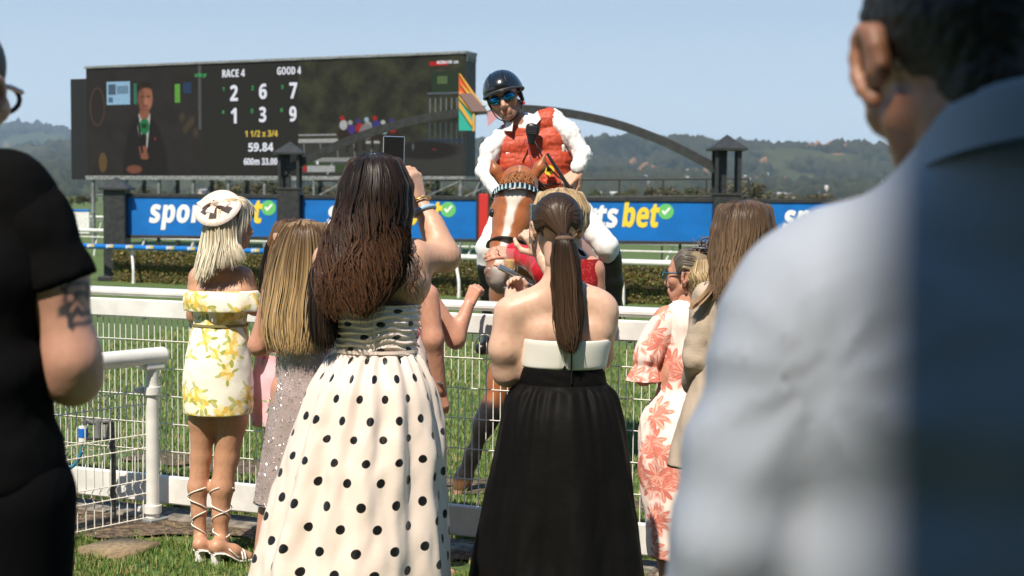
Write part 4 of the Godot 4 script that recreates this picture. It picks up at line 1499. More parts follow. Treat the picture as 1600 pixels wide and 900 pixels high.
func hand_blob(wrist: Vector3, dir: Vector3, dorsal: Vector3, side: float, curl: float, s := 1.0, spread := 1.0, thumb := 0.6) -> Blob:
	# fingers along dir, back of the hand towards dorsal; side +1: thumb on the -x side
	var y := dir.normalized()
	var z := (dorsal - y * dorsal.dot(y)).normalized()
	var x := y.cross(z)
	var t := Transform3D(Basis(x, y, z), wrist)
	var b := Blob.new()
	var bx := [-0.027, -0.009, 0.009, 0.026]
	var ln := [0.068, 0.076, 0.071, 0.056]
	for f in 4:
		var p := Vector3(bx[f] * side, 0.088 - absf(f - 1.3) * 0.004, 0)
		b.cap(t * (Vector3(bx[f] * 0.6 * side, 0.01, 0) * s), t * (p * s), 0.016 * s, 0.0115 * s)
		var ang := 0.15
		var L: float = ln[f]
		var fan: float = bx[f] * side * 3.0 * spread
		for seg in 3:
			ang += curl * [0.75, 1.0, 0.7][seg] * (1.0 + 0.08 * f)
			var l: float = L * [0.44, 0.31, 0.25][seg]
			var q := p + Vector3(fan * l, cos(ang) * l, -sin(ang) * l)
			b.cap(t * (p * s), t * (q * s), (0.0095 - 0.0008 * seg) * s, (0.0088 - 0.0010 * seg) * s)
			p = q
	var tp := Vector3(-0.026 * side, 0.022, -0.006)
	var t1 := tp + Vector3(-0.026 * side, 0.026, -0.012 - 0.02 * thumb)
	var t2 := t1 + Vector3(-0.006 * side, 0.030, -0.012 * thumb)
	var t3 := t2 + Vector3(0.006 * side, 0.024, -0.010 * thumb)
	b.cap(t * (tp * s), t * (t1 * s), 0.015 * s, 0.0115 * s)
	b.cap(t * (t1 * s), t * (t2 * s), 0.0110 * s, 0.0100 * s)
	b.cap(t * (t2 * s), t * (t3 * s), 0.0100 * s, 0.0080 * s)
	return b
func limb(b: Blob, pts: Array, rs: Array) -> void: b.chain(pts, rs)
func bars(b: Blob, rows: Array, cover := -1e9) -> void:
	# rows [left, right, radius] of a torso, tied together by a spine; rows from number «cover» on lie under clothes and are slimmer
	if cover > -1e8:
		for i in rows.size():
			if i >= int(cover):
				var m: Vector3 = (rows[i][0] + rows[i][1]) * 0.5
				rows[i] = [m + (rows[i][0] - m) * 0.86, m + (rows[i][1] - m) * 0.86, rows[i][2] * 0.66]
	for i in rows.size():
		b.cap(rows[i][0], rows[i][1], rows[i][2], rows[i][2])
		if i > 0:
			for k in 2: b.cap(rows[i - 1][k], rows[i][k], rows[i - 1][2] - 0.014, rows[i][2] - 0.014)
			b.cap((rows[i - 1][0] + rows[i - 1][1]) * 0.5, (rows[i][0] + rows[i][1]) * 0.5, rows[i - 1][2] - 0.012, rows[i][2] - 0.012)
func woman_legs(b: Blob, hipl: Vector3, hipr: Vector3, floor_y: float, fwd: Vector3) -> void:
	# plain standing legs for people whose legs a long skirt hides
	for h in [hipl, hipr]:
		var knee := Vector3(h.x, lerpf(h.y, floor_y, 0.52), h.z) + fwd * 0.02
		var ank := Vector3(h.x, floor_y + 0.09, h.z)
		b.chain([h, knee, ank], [0.078, 0.052, 0.032])
		b.cap(knee.lerp(ank, 0.3) - fwd * 0.018, knee.lerp(ank, 0.45) - fwd * 0.015, 0.048, 0.042)
		b.chain([ank - fwd * 0.03 - Vector3(0, 0.05, 0), ank + fwd * 0.10 - Vector3(0, 0.065, 0), ank + fwd * 0.15 - Vector3(0, 0.07, 0)], [0.03, 0.028, 0.02])
func skin(called: String, c: Color) -> StandardMaterial3D:
	var m := mat(called, c, 0.48)
	m.albedo_texture = ntex(hash(called) % 1000, 0.03, [[0.1, Color(0.95, 0.905, 0.89)], [0.5, Color(0.985, 0.97, 0.965)], [0.9, Color.WHITE]], 256, 6)
	triplanar(m, 4.0)
	m.subsurf_scatter_enabled = true
	m.subsurf_scatter_strength = 0.12
	return m
func tinted(called: String, rough := 0.5) -> StandardMaterial3D:
	var m := mat(called, Color.WHITE, rough)
	m.vertex_color_use_as_albedo = true
	return m

# ---------------------------------------------------------------- hair
func sheet(rows: Array, n := 7) -> Array:
	# rows [y, left, right, depth offset at the edges, depth offset in the middle] -> guide curves from left to right
	var out := []
	for g in n:
		var u := -1.0 + 2.0 * g / (n - 1)
		var pts := []
		for r in rows: pts.append(J(lerpf(r[1], r[2], (u + 1.0) * 0.5), r[0], lerpf(r[3], r[4], sqrt(maxf(0.0, 1.0 - u * u)))))
		out.append(pts)
	return out
func hair(parent: Node, guides: Array, n: int, roots: Color, tips: Color, o := {}) -> void:
	var g := rng(o.get("seed", 7))
	var seg: int = o.get("seg", 18)
	var rad: float = o.get("r", 0.0013)
	var wave: float = o.get("wave", 0.0)
	var turns: float = o.get("turns", 3.0)
	var thick: float = o.get("thick", 0.02)
	var streak: float = o.get("streak", 0.35)
	var from: float = o.get("mid", 0.35)
	var V := PackedVector3Array()
	var C := PackedColorArray()
	var SN := PackedVector3Array()
	var I := PackedInt32Array()
	var sp := []
	for q in guides: sp.append(spline(q, seg))
	n = int(n * 3.4)
	var outw: Vector3 = -(o.get("inward", Vector3(0, -0.25, -1)) as Vector3)
	var locks: int = o.get("locks", 34)
	for s in n:
		var u := g.randf() * (guides.size() - 1)
		var k := mini(int(u), guides.size() - 2)
		var f := u - k
		var off := Vector3(g.randfn(), g.randfn(), g.randfn()) * thick * 0.5
		var lock := floorf(u / (guides.size() - 1) * locks)
		var phase := fposmod(lock * 2.399, 1.6) + u * 0.9 + g.randf() * 0.5
		var endk := g.randf_range(o.get("short", 0.86), 1.0)
		var wv := wave * (0.7 + 0.5 * fposmod(lock * 0.618, 1.0)) * g.randf_range(0.85, 1.15)
		var tone := 1.0 + g.randf_range(-streak, streak) * 0.7 + (fposmod(lock * 0.7548, 1.0) - 0.5) * streak * 0.5
		var lift := g.randf_range(-0.5, 0.5)
		var fat := g.randf_range(0.7, 1.4)
		var side := Vector3.RIGHT
		var base := V.size()
		for i in seg:
			var t := float(i) / (seg - 1) * endk * (seg - 1)
			var a := mini(int(t), seg - 2)
			var fr := t - a
			var p0: Vector3 = (sp[k][a] as Vector3).lerp(sp[k][a + 1], fr)
			var p1: Vector3 = (sp[k + 1][a] as Vector3).lerp(sp[k + 1][a + 1], fr)
			var tt := float(i) / (seg - 1)
			var p := p0.lerp(p1, f) + off * (0.35 + tt * 0.9)
			var sw := smoothstep(0.25, 0.7, tt)
			p += Vector3(sin(tt * TAU * turns + phase), 0, cos(tt * TAU * turns + phase) * 0.7) * wv * sw
			var dir: Vector3 = ((sp[k][a + 1] as Vector3) - (sp[k][a] as Vector3)).normalized()
			var sd := dir.cross(Vector3.BACK)
			side = sd.normalized() if sd.length() > 0.05 else side
			var up := side.cross(dir)
			var sn := dir.cross(p1 - p0)
			sn = sn.normalized() if sn.length() > 1e-6 else Vector3.BACK
			if sn.dot(outw) < 0.0: sn = -sn
			var r := rad * fat * (1.0 - 0.75 * smoothstep(0.75, 1.0, tt))
			for c in 3:
				var an := TAU * c / 3.0 + lift
				V.append(p + (side * cos(an) * 1.6 + up * sin(an)) * r)
				SN.append(sn)
				C.append(roots.lerp(tips, smoothstep(from - 0.25, from + 0.35, tt + lift * 0.2)) * tone)
		for i in seg - 1:
			for c in 3:
				var b0 := base + i * 3 + c
				var b1 := base + i * 3 + (c + 1) % 3
				I.append_array(PackedInt32Array([b0, b1, b0 + 3, b1, b1 + 3, b0 + 3]))
	var arr := []
	arr.resize(Mesh.ARRAY_MAX)
	arr[Mesh.ARRAY_VERTEX] = V
	var fn := face_normals(V, I)
	for i in fn.size(): fn[i] = (fn[i] * 0.5 + SN[i]).normalized()
	arr[Mesh.ARRAY_NORMAL] = fn
	arr[Mesh.ARRAY_COLOR] = C
	arr[Mesh.ARRAY_INDEX] = I
	var am := ArrayMesh.new()
	am.add_surface_from_arrays(Mesh.PRIMITIVE_TRIANGLES, arr)
	if not M.has("hair"):
		var m := tinted("hair", 0.40)
		m.metallic_specular = 0.35
	part("hair_strands", am, M.hair, parent)
	if o.get("core", 0.0) > 0.0:
		# the mass under the outer strands, set inwards from them
		var b := Blob.new()
		var inn: Vector3 = o.get("inward", Vector3(0, 0, -1)) * (o.core + 0.004)
		for q in guides:
			for i in range(1, q.size() - 2): b.cap(q[i] + inn, q[i + 1] + inn, o.core, o.core if i < q.size() - 3 else o.core * 0.6)
		if o.has("skull"): b.cap(o.skull, o.skull + Vector3(0, 0.012, 0), o.skull_r - 0.010, o.skull_r - 0.010)
		var tone_ := roots.lerp(tips, 0.4)
		soft("hair_mass", M.hair, parent, [[b, 0.011, 0.012]], {"color": func(_p, _n): return tone_})

# ---------------------------------------------------------------- printed cloth
func splat(im: Image, x: float, y: float, rx: float, ry: float, c: Color, s: float, turn: float) -> void:
	var w := im.get_width()
	for ox in [-w, 0, w]:
		for oy in [-w, 0, w]:
			if x + ox > -60 and x + ox < w + 60 and y + oy > -60 and y + oy < w + 60: ell(im, x + ox, y + oy, rx, ry, c, s, turn)
func floral(seed_: int, ground: Color, petals: Array, leaves: Array, count: int, size: float, style := 0) -> ImageTexture:
	var g := rng(seed_)
	var im := Image.create(512, 512, false, Image.FORMAT_RGB8)
	im.fill(ground)
	for k in count:
		var x := g.randf() * 512
		var y := g.randf() * 512
		var a := g.randf() * TAU
		var z := size * g.randf_range(0.75, 1.25)
		if leaves:
			for q in 4:
				var la := a + q * 1.7 + g.randf_range(-0.3, 0.3)
				splat(im, x + cos(la) * z * 1.5, y + sin(la) * z * 1.5, z * 0.62, z * 0.26, leaves[g.randi() % leaves.size()], 0.12, la)
		if style == 0:
			for ring in 3:
				for q in 6 - ring:
					var pa := a + q * TAU / (6 - ring) + ring * 0.5
					var rr := z * (0.62 - ring * 0.22)
					splat(im, x + cos(pa) * rr, y + sin(pa) * rr, z * (0.5 - ring * 0.1), z * (0.36 - ring * 0.07), petals[(q + ring) % petals.size()], 0.16, pa)
		else:
			for q in 9:
				var pa := a + q * TAU / 9.0 + g.randf_range(-0.1, 0.1)
				splat(im, x + cos(pa) * z * 0.85, y + sin(pa) * z * 0.85, z * 0.72, z * 0.24, petals[q % petals.size()], 0.15, pa)
				splat(im, x + cos(pa) * z * 0.8, y + sin(pa) * z * 0.8, z * 0.55, z * 0.06, petals[(q + 1) % petals.size()], 0.3, pa)
			splat(im, x, y, z * 0.16, z * 0.16, petals[0], 0.3, 0)
	return ImageTexture.create_from_image(im)
func cloth(called: String, tex: Texture2D, scale: float, rough := 0.75) -> StandardMaterial3D:
	var m := mat(called, Color.WHITE, rough)
	m.albedo_texture = tex
	triplanar(m, scale)
	m.uv1_triplanar_sharpness = 6.0
	return m
func plain_cloth(called: String, c: Color, rough := 0.8, weave := 0.0) -> StandardMaterial3D:
	var m := mat(called, c, rough)
	if weave > 0.0:
		m.normal_enabled = true
		m.normal_texture = nbump(hash(called) % 997, 0.08, weave, 256)
		triplanar(m, 6.0)
	return m
func creases(s: int, amp: float, freq: float) -> Callable:
	# soft wrinkles for lofted cloth
	var n := noise(s, freq, 3)
	return func(a: float, v: float) -> float: return n.get_noise_3d(cos(a) * 2.0, v * 5.0, sin(a) * 2.0) * amp
func phone(called_label: String, centre: Vector3, basis_: Basis) -> void:
	var t := thing("phone", called_label, "phone", centre)
	t.basis = basis_
	part("case", box(Vector3(0.074, 0.150, 0.009), 0.003), M.silver, t)
	part("display", box(Vector3(0.069, 0.145, 0.002), 0.0005), M.black_gloss, t, Vector3(0, 0, 0.0048))
	part("back_glass", box(Vector3(0.069, 0.145, 0.002), 0.0005), M.black_plastic, t, Vector3(0, 0, -0.0048))
	part("camera_bump", box(Vector3(0.03, 0.03, 0.003), 0.001), M.black_plastic, t, Vector3(0.016, 0.052, -0.0072))

# ---------------------------------------------------------------- spectators
func build_people() -> void:
	skin("skin_tan", lin(0.55, 0.30, 0.185))
	skin("skin_fair", lin(0.60, 0.36, 0.25))
	skin("skin_pale", lin(0.66, 0.43, 0.32))
	skin("skin_pink", lin(0.56, 0.29, 0.20))
	woman_yellow()
	woman_pink()
	woman_sequin()
	woman_magenta()
	woman_red()
	woman_polka()
	woman_black()
	woman_peach()
	woman_beige()
	build_horse()
	build_rider()
	man_shirt()
	man_tattoo()
func woman_yellow() -> void:
	var t := stand("person", "blonde woman in a short yellow floral dress and cream saucer hat", "person", 335, 6.64, "spectators at the fence")
	var hd := frame(J(357, 352), deg_to_rad(84), 0.0, 0.0)
	var b := Blob.new()
	bars(b, [[J(316, 431), J(377, 433), 0.052], [J(320, 462), J(374, 462), 0.082], [J(324, 508), J(366, 508), 0.082], [J(322, 570), J(362, 570), 0.108]], 2)
	b.cap(J(352, 392, 0.01), J(346, 424), 0.05, 0.056)
	limb(b, [J(381, 436), J(399, 480, 0.05), J(424, 470, 0.24)], [0.046, 0.038, 0.028])
	limb(b, [J(311, 436), J(306, 492, 0.10), J(338, 515, 0.28)], [0.05, 0.041, 0.028])
	# legs
	limb(b, [J(322, 600), J(317, 655), J(314, 712, 0.01), J(309, 762), J(311, 800), J(313, 842)], [0.080, 0.065, 0.046, 0.045, 0.033, 0.027])
	limb(b, [J(360, 600), J(361, 655), J(355, 714, 0.01), J(347, 762), J(345, 805), J(346, 846)], [0.086, 0.076, 0.054, 0.053, 0.038, 0.030])
	var gl := G(310, 879) - who
	var gr := G(335, 884) - who
	var tl := G(352, 872) - who
	var tr := G(388, 875) - who
	limb(b, [J(313, 842), gl + Vector3(0.005, 0.085, -0.01), gl.lerp(tl, 0.55) + Vector3(0, 0.05, 0), tl + Vector3(0, 0.024, 0)], [0.029, 0.030, 0.030, 0.016])
	limb(b, [J(346, 846), gr + Vector3(0.008, 0.088, -0.01), gr.lerp(tr, 0.55) + Vector3(0, 0.052, 0), tr + Vector3(0, 0.024, 0)], [0.033, 0.033, 0.033, 0.017])
	for k in 4: b.cap(tr.lerp(gr, 0.12) + Vector3(0, 0.022, 0.012 - k * 0.012), tr + Vector3(0.012 - k * 0.004, 0.018, 0.014 - k * 0.013), 0.009, 0.008)
	var hb := hand_blob(J(424, 470, 0.24), Vector3(0.7, 0.3, -0.6), Vector3(0, 1, 0), 1.0, 0.5)
	soft("body", M.skin_tan, t, [[b, 0.011, 0.022], head_grid(hd, 0.97, 0.92), [hb, 0.006, 0.008]])
	# eyes, lips
	for s in [-1.0, 1.0]:
		var e := part("eye", SphereMesh.new(), M.sign_white, t, hd * (Vector3(s * 0.032, 0.004, 0.084) * 0.97))
		e.mesh.radius = 0.012
		e.mesh.height = 0.024
		part("lashes", tube([hd * Vector3(s * 0.020, 0.012, 0.092), hd * Vector3(s * 0.033, 0.015, 0.096), hd * Vector3(s * 0.046, 0.010, 0.088)], [0.0025], 5), M.black_plastic, t)
		part("eyebrow", tube([hd * Vector3(s * 0.014, 0.030, 0.098), hd * Vector3(s * 0.036, 0.034, 0.092), hd * Vector3(s * 0.050, 0.029, 0.080)], [0.003], 5), mat("brow", lin(0.20, 0.12, 0.06), 0.7), t)
	var lip := mat("lip", lin(0.45, 0.10, 0.09), 0.35)
	part("lips", tube([hd * Vector3(-0.026, -0.058, 0.082), hd * Vector3(-0.012, -0.060, 0.094), hd * Vector3(0.012, -0.060, 0.094), hd * Vector3(0.026, -0.058, 0.082)], [0.004], 6), lip, t)
	part("teeth", tube([hd * Vector3(-0.022, -0.064, 0.084), hd * Vector3(0, -0.066, 0.0935), hd * Vector3(0.022, -0.064, 0.084)], [0.0045], 6), M.sign_white, t)
	# dress
	var tex := floral(11, Color(0.95, 0.93, 0.87), [Color(0.96, 0.86, 0.50), Color(0.98, 0.92, 0.70), Color(0.92, 0.76, 0.34)], [Color(0.66, 0.66, 0.30), Color(0.76, 0.75, 0.46)], 17, 34.0)
	var dm := cloth("yellow_floral", tex, 2.3)
	var cr := creases(12, 0.006, 0.8)
	part("dress", loft(px_rows([[456, 296, 396, 0.80], [470, 298, 392, 0.80], [490, 302, 387, 0.80], [506, 303, 386, 0.78], [520, 299, 388, 0.82], [545, 292, 391, 0.84], [575, 288, 394, 0.84], [610, 286, 396, 0.84], [636, 287, 395, 0.84], [645, 288, 394, 0.84], [643, 292, 390, 0.84]], wd, who), 64, 60, cr), dm, t)
	part("shoulder_ruffle", loft(px_rows([[453, 293, 401, 0.78], [455, 290, 404, 0.80], [466, 288, 409, 0.80], [478, 290, 412, 0.80], [485, 292, 410, 0.80], [480, 297, 404, 0.78]], wd, who), 72, 24, func(a: float, v: float) -> float: return 0.010 * v * sin(a * 7.0 + sin(a * 3.0) * 2.0) + 0.004 * sin(a * 17.0) * v), dm, t)
	var belt := plain_cloth("olive_belt", lin(0.24, 0.20, 0.08), 0.6)
	part("belt", loft(px_rows([[505, 301.5, 387.5, 0.80], [509, 301.5, 387.5, 0.80]], wd, who), 48, 3, func(_a, _v): return 0.002), belt, t)
	part("back_zip", tube([J(331, 487, -0.118), J(332, 503, -0.112)], [0.0035], 5), M.sign_white, t)
	# sandals
	var wht := mat("sandal_white", lin(0.78, 0.75, 0.70), 0.45)
	for q in [[gl, tl, 0], [gr, tr, 1]]:
		var h: Vector3 = q[0]
		var e: Vector3 = q[1]
		var f := (e - h) * Vector3(1, 0, 1)
		var L := f.length()
		f = f.normalized()
		var side := Vector3(-f.z, 0, f.x)
		var sh := Node3D.new()
		sh.name = "sandal"
		t.add_child(sh, true)
		var s := st()
		for k in 2:
			pass
		box_into(s, Transform3D(Basis(f, Vector3.UP, f.cross(Vector3.UP)), h + Vector3(0, 0.031, 0) + f * 0.008), Vector3(0.036, 0.062, 0.042), 0.006)
		part("heel", done(s), wht, sh)
		var sole := []
		var rows := []
		for k in 9:
			var u := k / 8.0
			var y := lerpf(0.066, 0.010, smoothstep(0.15, 0.75, u))
			var w := 0.028 + 0.014 * sin(u * PI * 0.9 + 0.3)
			var c := h + f * (u * (L + 0.02) - 0.012) + Vector3(0, y, 0)
			rows.append(PackedVector3Array([c + side * w, c - side * w, c - side * w - Vector3(0, 0.012, 0), c + side * w - Vector3(0, 0.012, 0), c + side * w]))
		part("sole", grid_mesh(rows, []), wht, sh)
		# toe straps
		for u in [0.72, 0.80]:
			var c: Vector3 = h + f * L * u + Vector3(0, 0.02, 0)
			part("toe_strap", tube(spline([c + side * 0.042, c + side * 0.025 + Vector3(0, 0.034, 0), c - side * 0.02 + Vector3(0, 0.036, 0), c - side * 0.042], 10), [0.0042], 6), wht, sh)
		# laces wound round ankle and calf
		var axis: Array = [J(309, 762), J(311, 800), J(313, 842)] if q[2] == 0 else [J(347, 762), J(345, 805), J(346, 846)]
		var rad: Array = [0.050, 0.038, 0.031] if q[2] == 0 else [0.058, 0.043, 0.034]
		for dirn in [1.0, -1.0]:
			var pts := []
			for k in 46:
				var u := k / 45.0
				var w2 := u * 2.0
				var i := mini(int(w2), 1)
				var c: Vector3 = (axis[i] as Vector3).lerp(axis[i + 1], w2 - i)
				var r: float = lerpf(rad[i], rad[i + 1], w2 - i) + 0.002
				var an: float = dirn * (u * TAU * 2.0 + 0.6) + q[2]
				pts.append(c + Vector3(cos(an) * r, 0.012 * sin(an * 1.0), sin(an) * r))
			part("lace", tube(pts, [0.0032], 5), wht, sh)
		for s2 in [-1.0, 1.0]:
			part("ankle_strap", tube(spline([axis[2] + side * 0.03 * s2, h + f * 0.06 + side * 0.034 * s2 + Vector3(0, 0.075, 0), h + f * L * 0.6 + side * 0.038 * s2 + Vector3(0, 0.03, 0)], 8), [0.0032], 5), wht, sh)
	# hair
	var g := [[J(338, 322, -0.03), J(324, 345, -0.05), J(321, 372, -0.06), J(315, 400, -0.085), J(308, 440, -0.09)], [J(344, 318, -0.06), J(331, 345, -0.10), J(329, 375, -0.10), J(325, 402, -0.11), J(317, 434, -0.115)], [J(350, 316, -0.07), J(344, 345, -0.115), J(345, 375, -0.115), J(343, 398, -0.125), J(336, 420, -0.13)], [J(357, 315, -0.06), J(356, 345, -0.105), J(358, 375, -0.10), J(360, 393, -0.11), J(362, 412, -0.11)], [J(364, 317, -0.04), J(366, 342, -0.075), J(367, 366, -0.085), J(371, 387, -0.09), J(378, 407, -0.08)]]
	hair(t, g, 330, Color(0.60, 0.48, 0.31), Color(0.80, 0.70, 0.53), {"seed": 21, "thick": 0.02, "core": 0.026, "wave": 0.005, "turns": 1.5, "streak": 0.2, "short": 0.93, "skull": hd * Vector3(0, 0.045, -0.03), "skull_r": 0.083})
	hair(t, [[J(352, 313, -0.05), J(371, 313, -0.06), J(380, 322, -0.06), J(377, 342, -0.07), J(372, 372, -0.085)], [J(354, 311, 0.0), J(376, 311, -0.02), J(388, 322, -0.025), J(391, 341, -0.03)], [J(356, 311, 0.03), J(378, 311, 0.03), J(391, 324, 0.03), J(394, 340, 0.03)]].map(func(q): return spline(q, 5)), 110, Color(0.66, 0.55, 0.38), Color(0.84, 0.75, 0.58), {"seed": 22, "thick": 0.012, "streak": 0.2})
	# saucer hat with a looped bow
	var cream := plain_cloth("hat_cream", lin(0.70, 0.58, 0.51), 0.7, 3.0)
	var hat := thing("saucer_hat", "cream woven saucer hat with looped bow on the blonde woman's head", "hat", P(340, 324, wd - 0.07))
	var n := Vector3(-0.16, 0.70, 0.70).normalized()
	var hx := Vector3(1, -0.06, 0)
	hx = (hx - n * hx.dot(n)).normalized()
	hat.basis = Basis(hx, n, hx.cross(n))
	var rows := []
	for k in 12:
		var u := k / 11.0
		var row := PackedVector3Array()
		var r := 0.112 * (u if k < 11 else 0.985)
		for i in 41:
			var a := TAU * (i % 40) / 40
			row.append(Vector3(cos(a) * r, 0.012 - 0.016 * u * u + (0.010 if k == 10 else (-0.004 if k == 11 else 0.0)) + 0.003 * sin(a * 3.0) * u, sin(a) * r))
		rows.append(row)
	part("brim", grid_mesh(rows, []), cream, hat)
	part("crown_cap", loft([[Vector3(0, -0.03, 0), 0.055, 0.055], [Vector3(0, -0.01, 0), 0.05, 0.05], [Vector3(0, 0.003, 0), 0.02, 0.02]], 24, 8, func(_a, _v): return 0.0), cream, hat)
	var satin := plain_cloth("hat_satin", lin(0.72, 0.58, 0.50), 0.4)
	for q in [[Vector3(0.0, 0.015, 0.0), 0.4, 0.075, 0.045], [Vector3(0.0, 0.015, 0.02), -2.2, 0.07, 0.05], [Vector3(-0.01, 0.015, 0.01), 1.6, 0.06, 0.04], [Vector3(-0.01, 0.02, -0.03), 2.3, 0.085, 0.055]]:
		var dirv := Vector3(cos(q[1]), 0, sin(q[1]))
		var wv := Vector3(-dirv.z, 0.25, dirv.x) * (0.016 + 0.0)
		var lr := []
		for k in 21:
			var a := TAU * k / 20.0
			var c: Vector3 = q[0] + dirv * q[2] * 0.5 * (1.0 - cos(a)) + Vector3(0, 1, 0) * q[3] * 0.42 * (sin(a) * 0.55 + 0.6 * (1.0 - cos(a)))
			var wk: Vector3 = wv * (0.55 + 0.65 * sin(a * 0.5))
			lr.append(PackedVector3Array([c - wk, c - wk * 0.4 + Vector3(0, 0.002, 0), c + wk * 0.4 + Vector3(0, 0.002, 0), c + wk]))
		part("bow_loop", grid_mesh(lr, [], false), satin, hat)
	part("knot", loft([[Vector3(-0.004, 0.012, 0), 0.014, 0.012], [Vector3(-0.004, 0.035, 0), 0.018, 0.014], [Vector3(-0.004, 0.048, 0), 0.004, 0.004]], 14, 8, func(_a, _v): return 0.0), satin, hat)
func woman_pink() -> void:
	var t := stand("person", "brown haired woman in pink floral dress with gold hairpiece, behind the sequin dress", "person", 440, 6.8, "spectators at the fence")
	var hd := frame(J(455, 384), PI * 0.9)
	var b := Blob.new()
	bars(b, [[J(424, 455), J(482, 455), 0.05], [J(428, 490), J(478, 490), 0.08], [J(432, 530), J(474, 530), 0.08], [J(424, 590), J(470, 590), 0.10]], 1)
	b.cap(J(455, 420), J(453, 446), 0.05, 0.055)
	limb(b, [J(420, 460), J(414, 520, 0.08), J(440, 500, 0.3)], [0.048, 0.04, 0.028])
	limb(b, [J(486, 460), J(492, 520, 0.05), J(470, 500, 0.3)], [0.048, 0.04, 0.028])
	woman_legs(b, J(434, 620), J(464, 620), 0.0, Vector3(0, 0, -1))
	soft("body", M.skin_fair, t, [[b, 0.016, 0.03], head_grid(hd, 0.97, 0.92, 0.011)])
	var tex := floral(31, Color(0.93, 0.72, 0.76), [Color(0.93, 0.42, 0.62), Color(0.96, 0.62, 0.70), Color(0.97, 0.80, 0.55)], [Color(0.42, 0.52, 0.42), Color(0.62, 0.68, 0.58)], 14, 34.0)
	part("dress", loft(px_rows([[452, 402, 498, 0.7], [490, 408, 494, 0.75], [530, 402, 492, 0.78], [570, 396, 494, 0.75], [620, 393, 496, 0.78], [664, 392, 498, 0.78], [662, 396, 494, 0.78]], wd, who), 48, 40, creases(32, 0.012, 1.0)), cloth("pink_floral", tex, 2.6), t)
	var g := sheet([[345, 447, 465, 0.03, -0.03], [353, 433, 480, 0.0, -0.09], [390, 419, 488, -0.02, -0.12], [430, 411, 482, -0.04, -0.13], [470, 406, 470, -0.05, -0.13], [500, 410, 462, -0.06, -0.13]])
	hair(t, g, 240, Color(0.085, 0.045, 0.022), Color(0.20, 0.115, 0.058), {"seed": 33, "core": 0.024, "skull": hd * Vector3(0, 0.045, -0.03), "skull_r": 0.079, "wave": 0.004})
	var hp := []
	for k in 7: hp.append(J(462 + k * 4.4, 352 - 3.0 * sin(k * 0.5), -0.085 + k * 0.006))
	part("hairpiece_band", tube(hp, [0.004], 6), M.gold, t)
	for k in 6:
		var c: Vector3 = hp[k + 1]
		part("hairpiece_leaf", tube([c, c + Vector3(0.006, 0.014, 0.006), c + Vector3(0.016, 0.022, 0.004)], [0.002, 0.007, 0.001], 6, 0.4), M.gold, t)
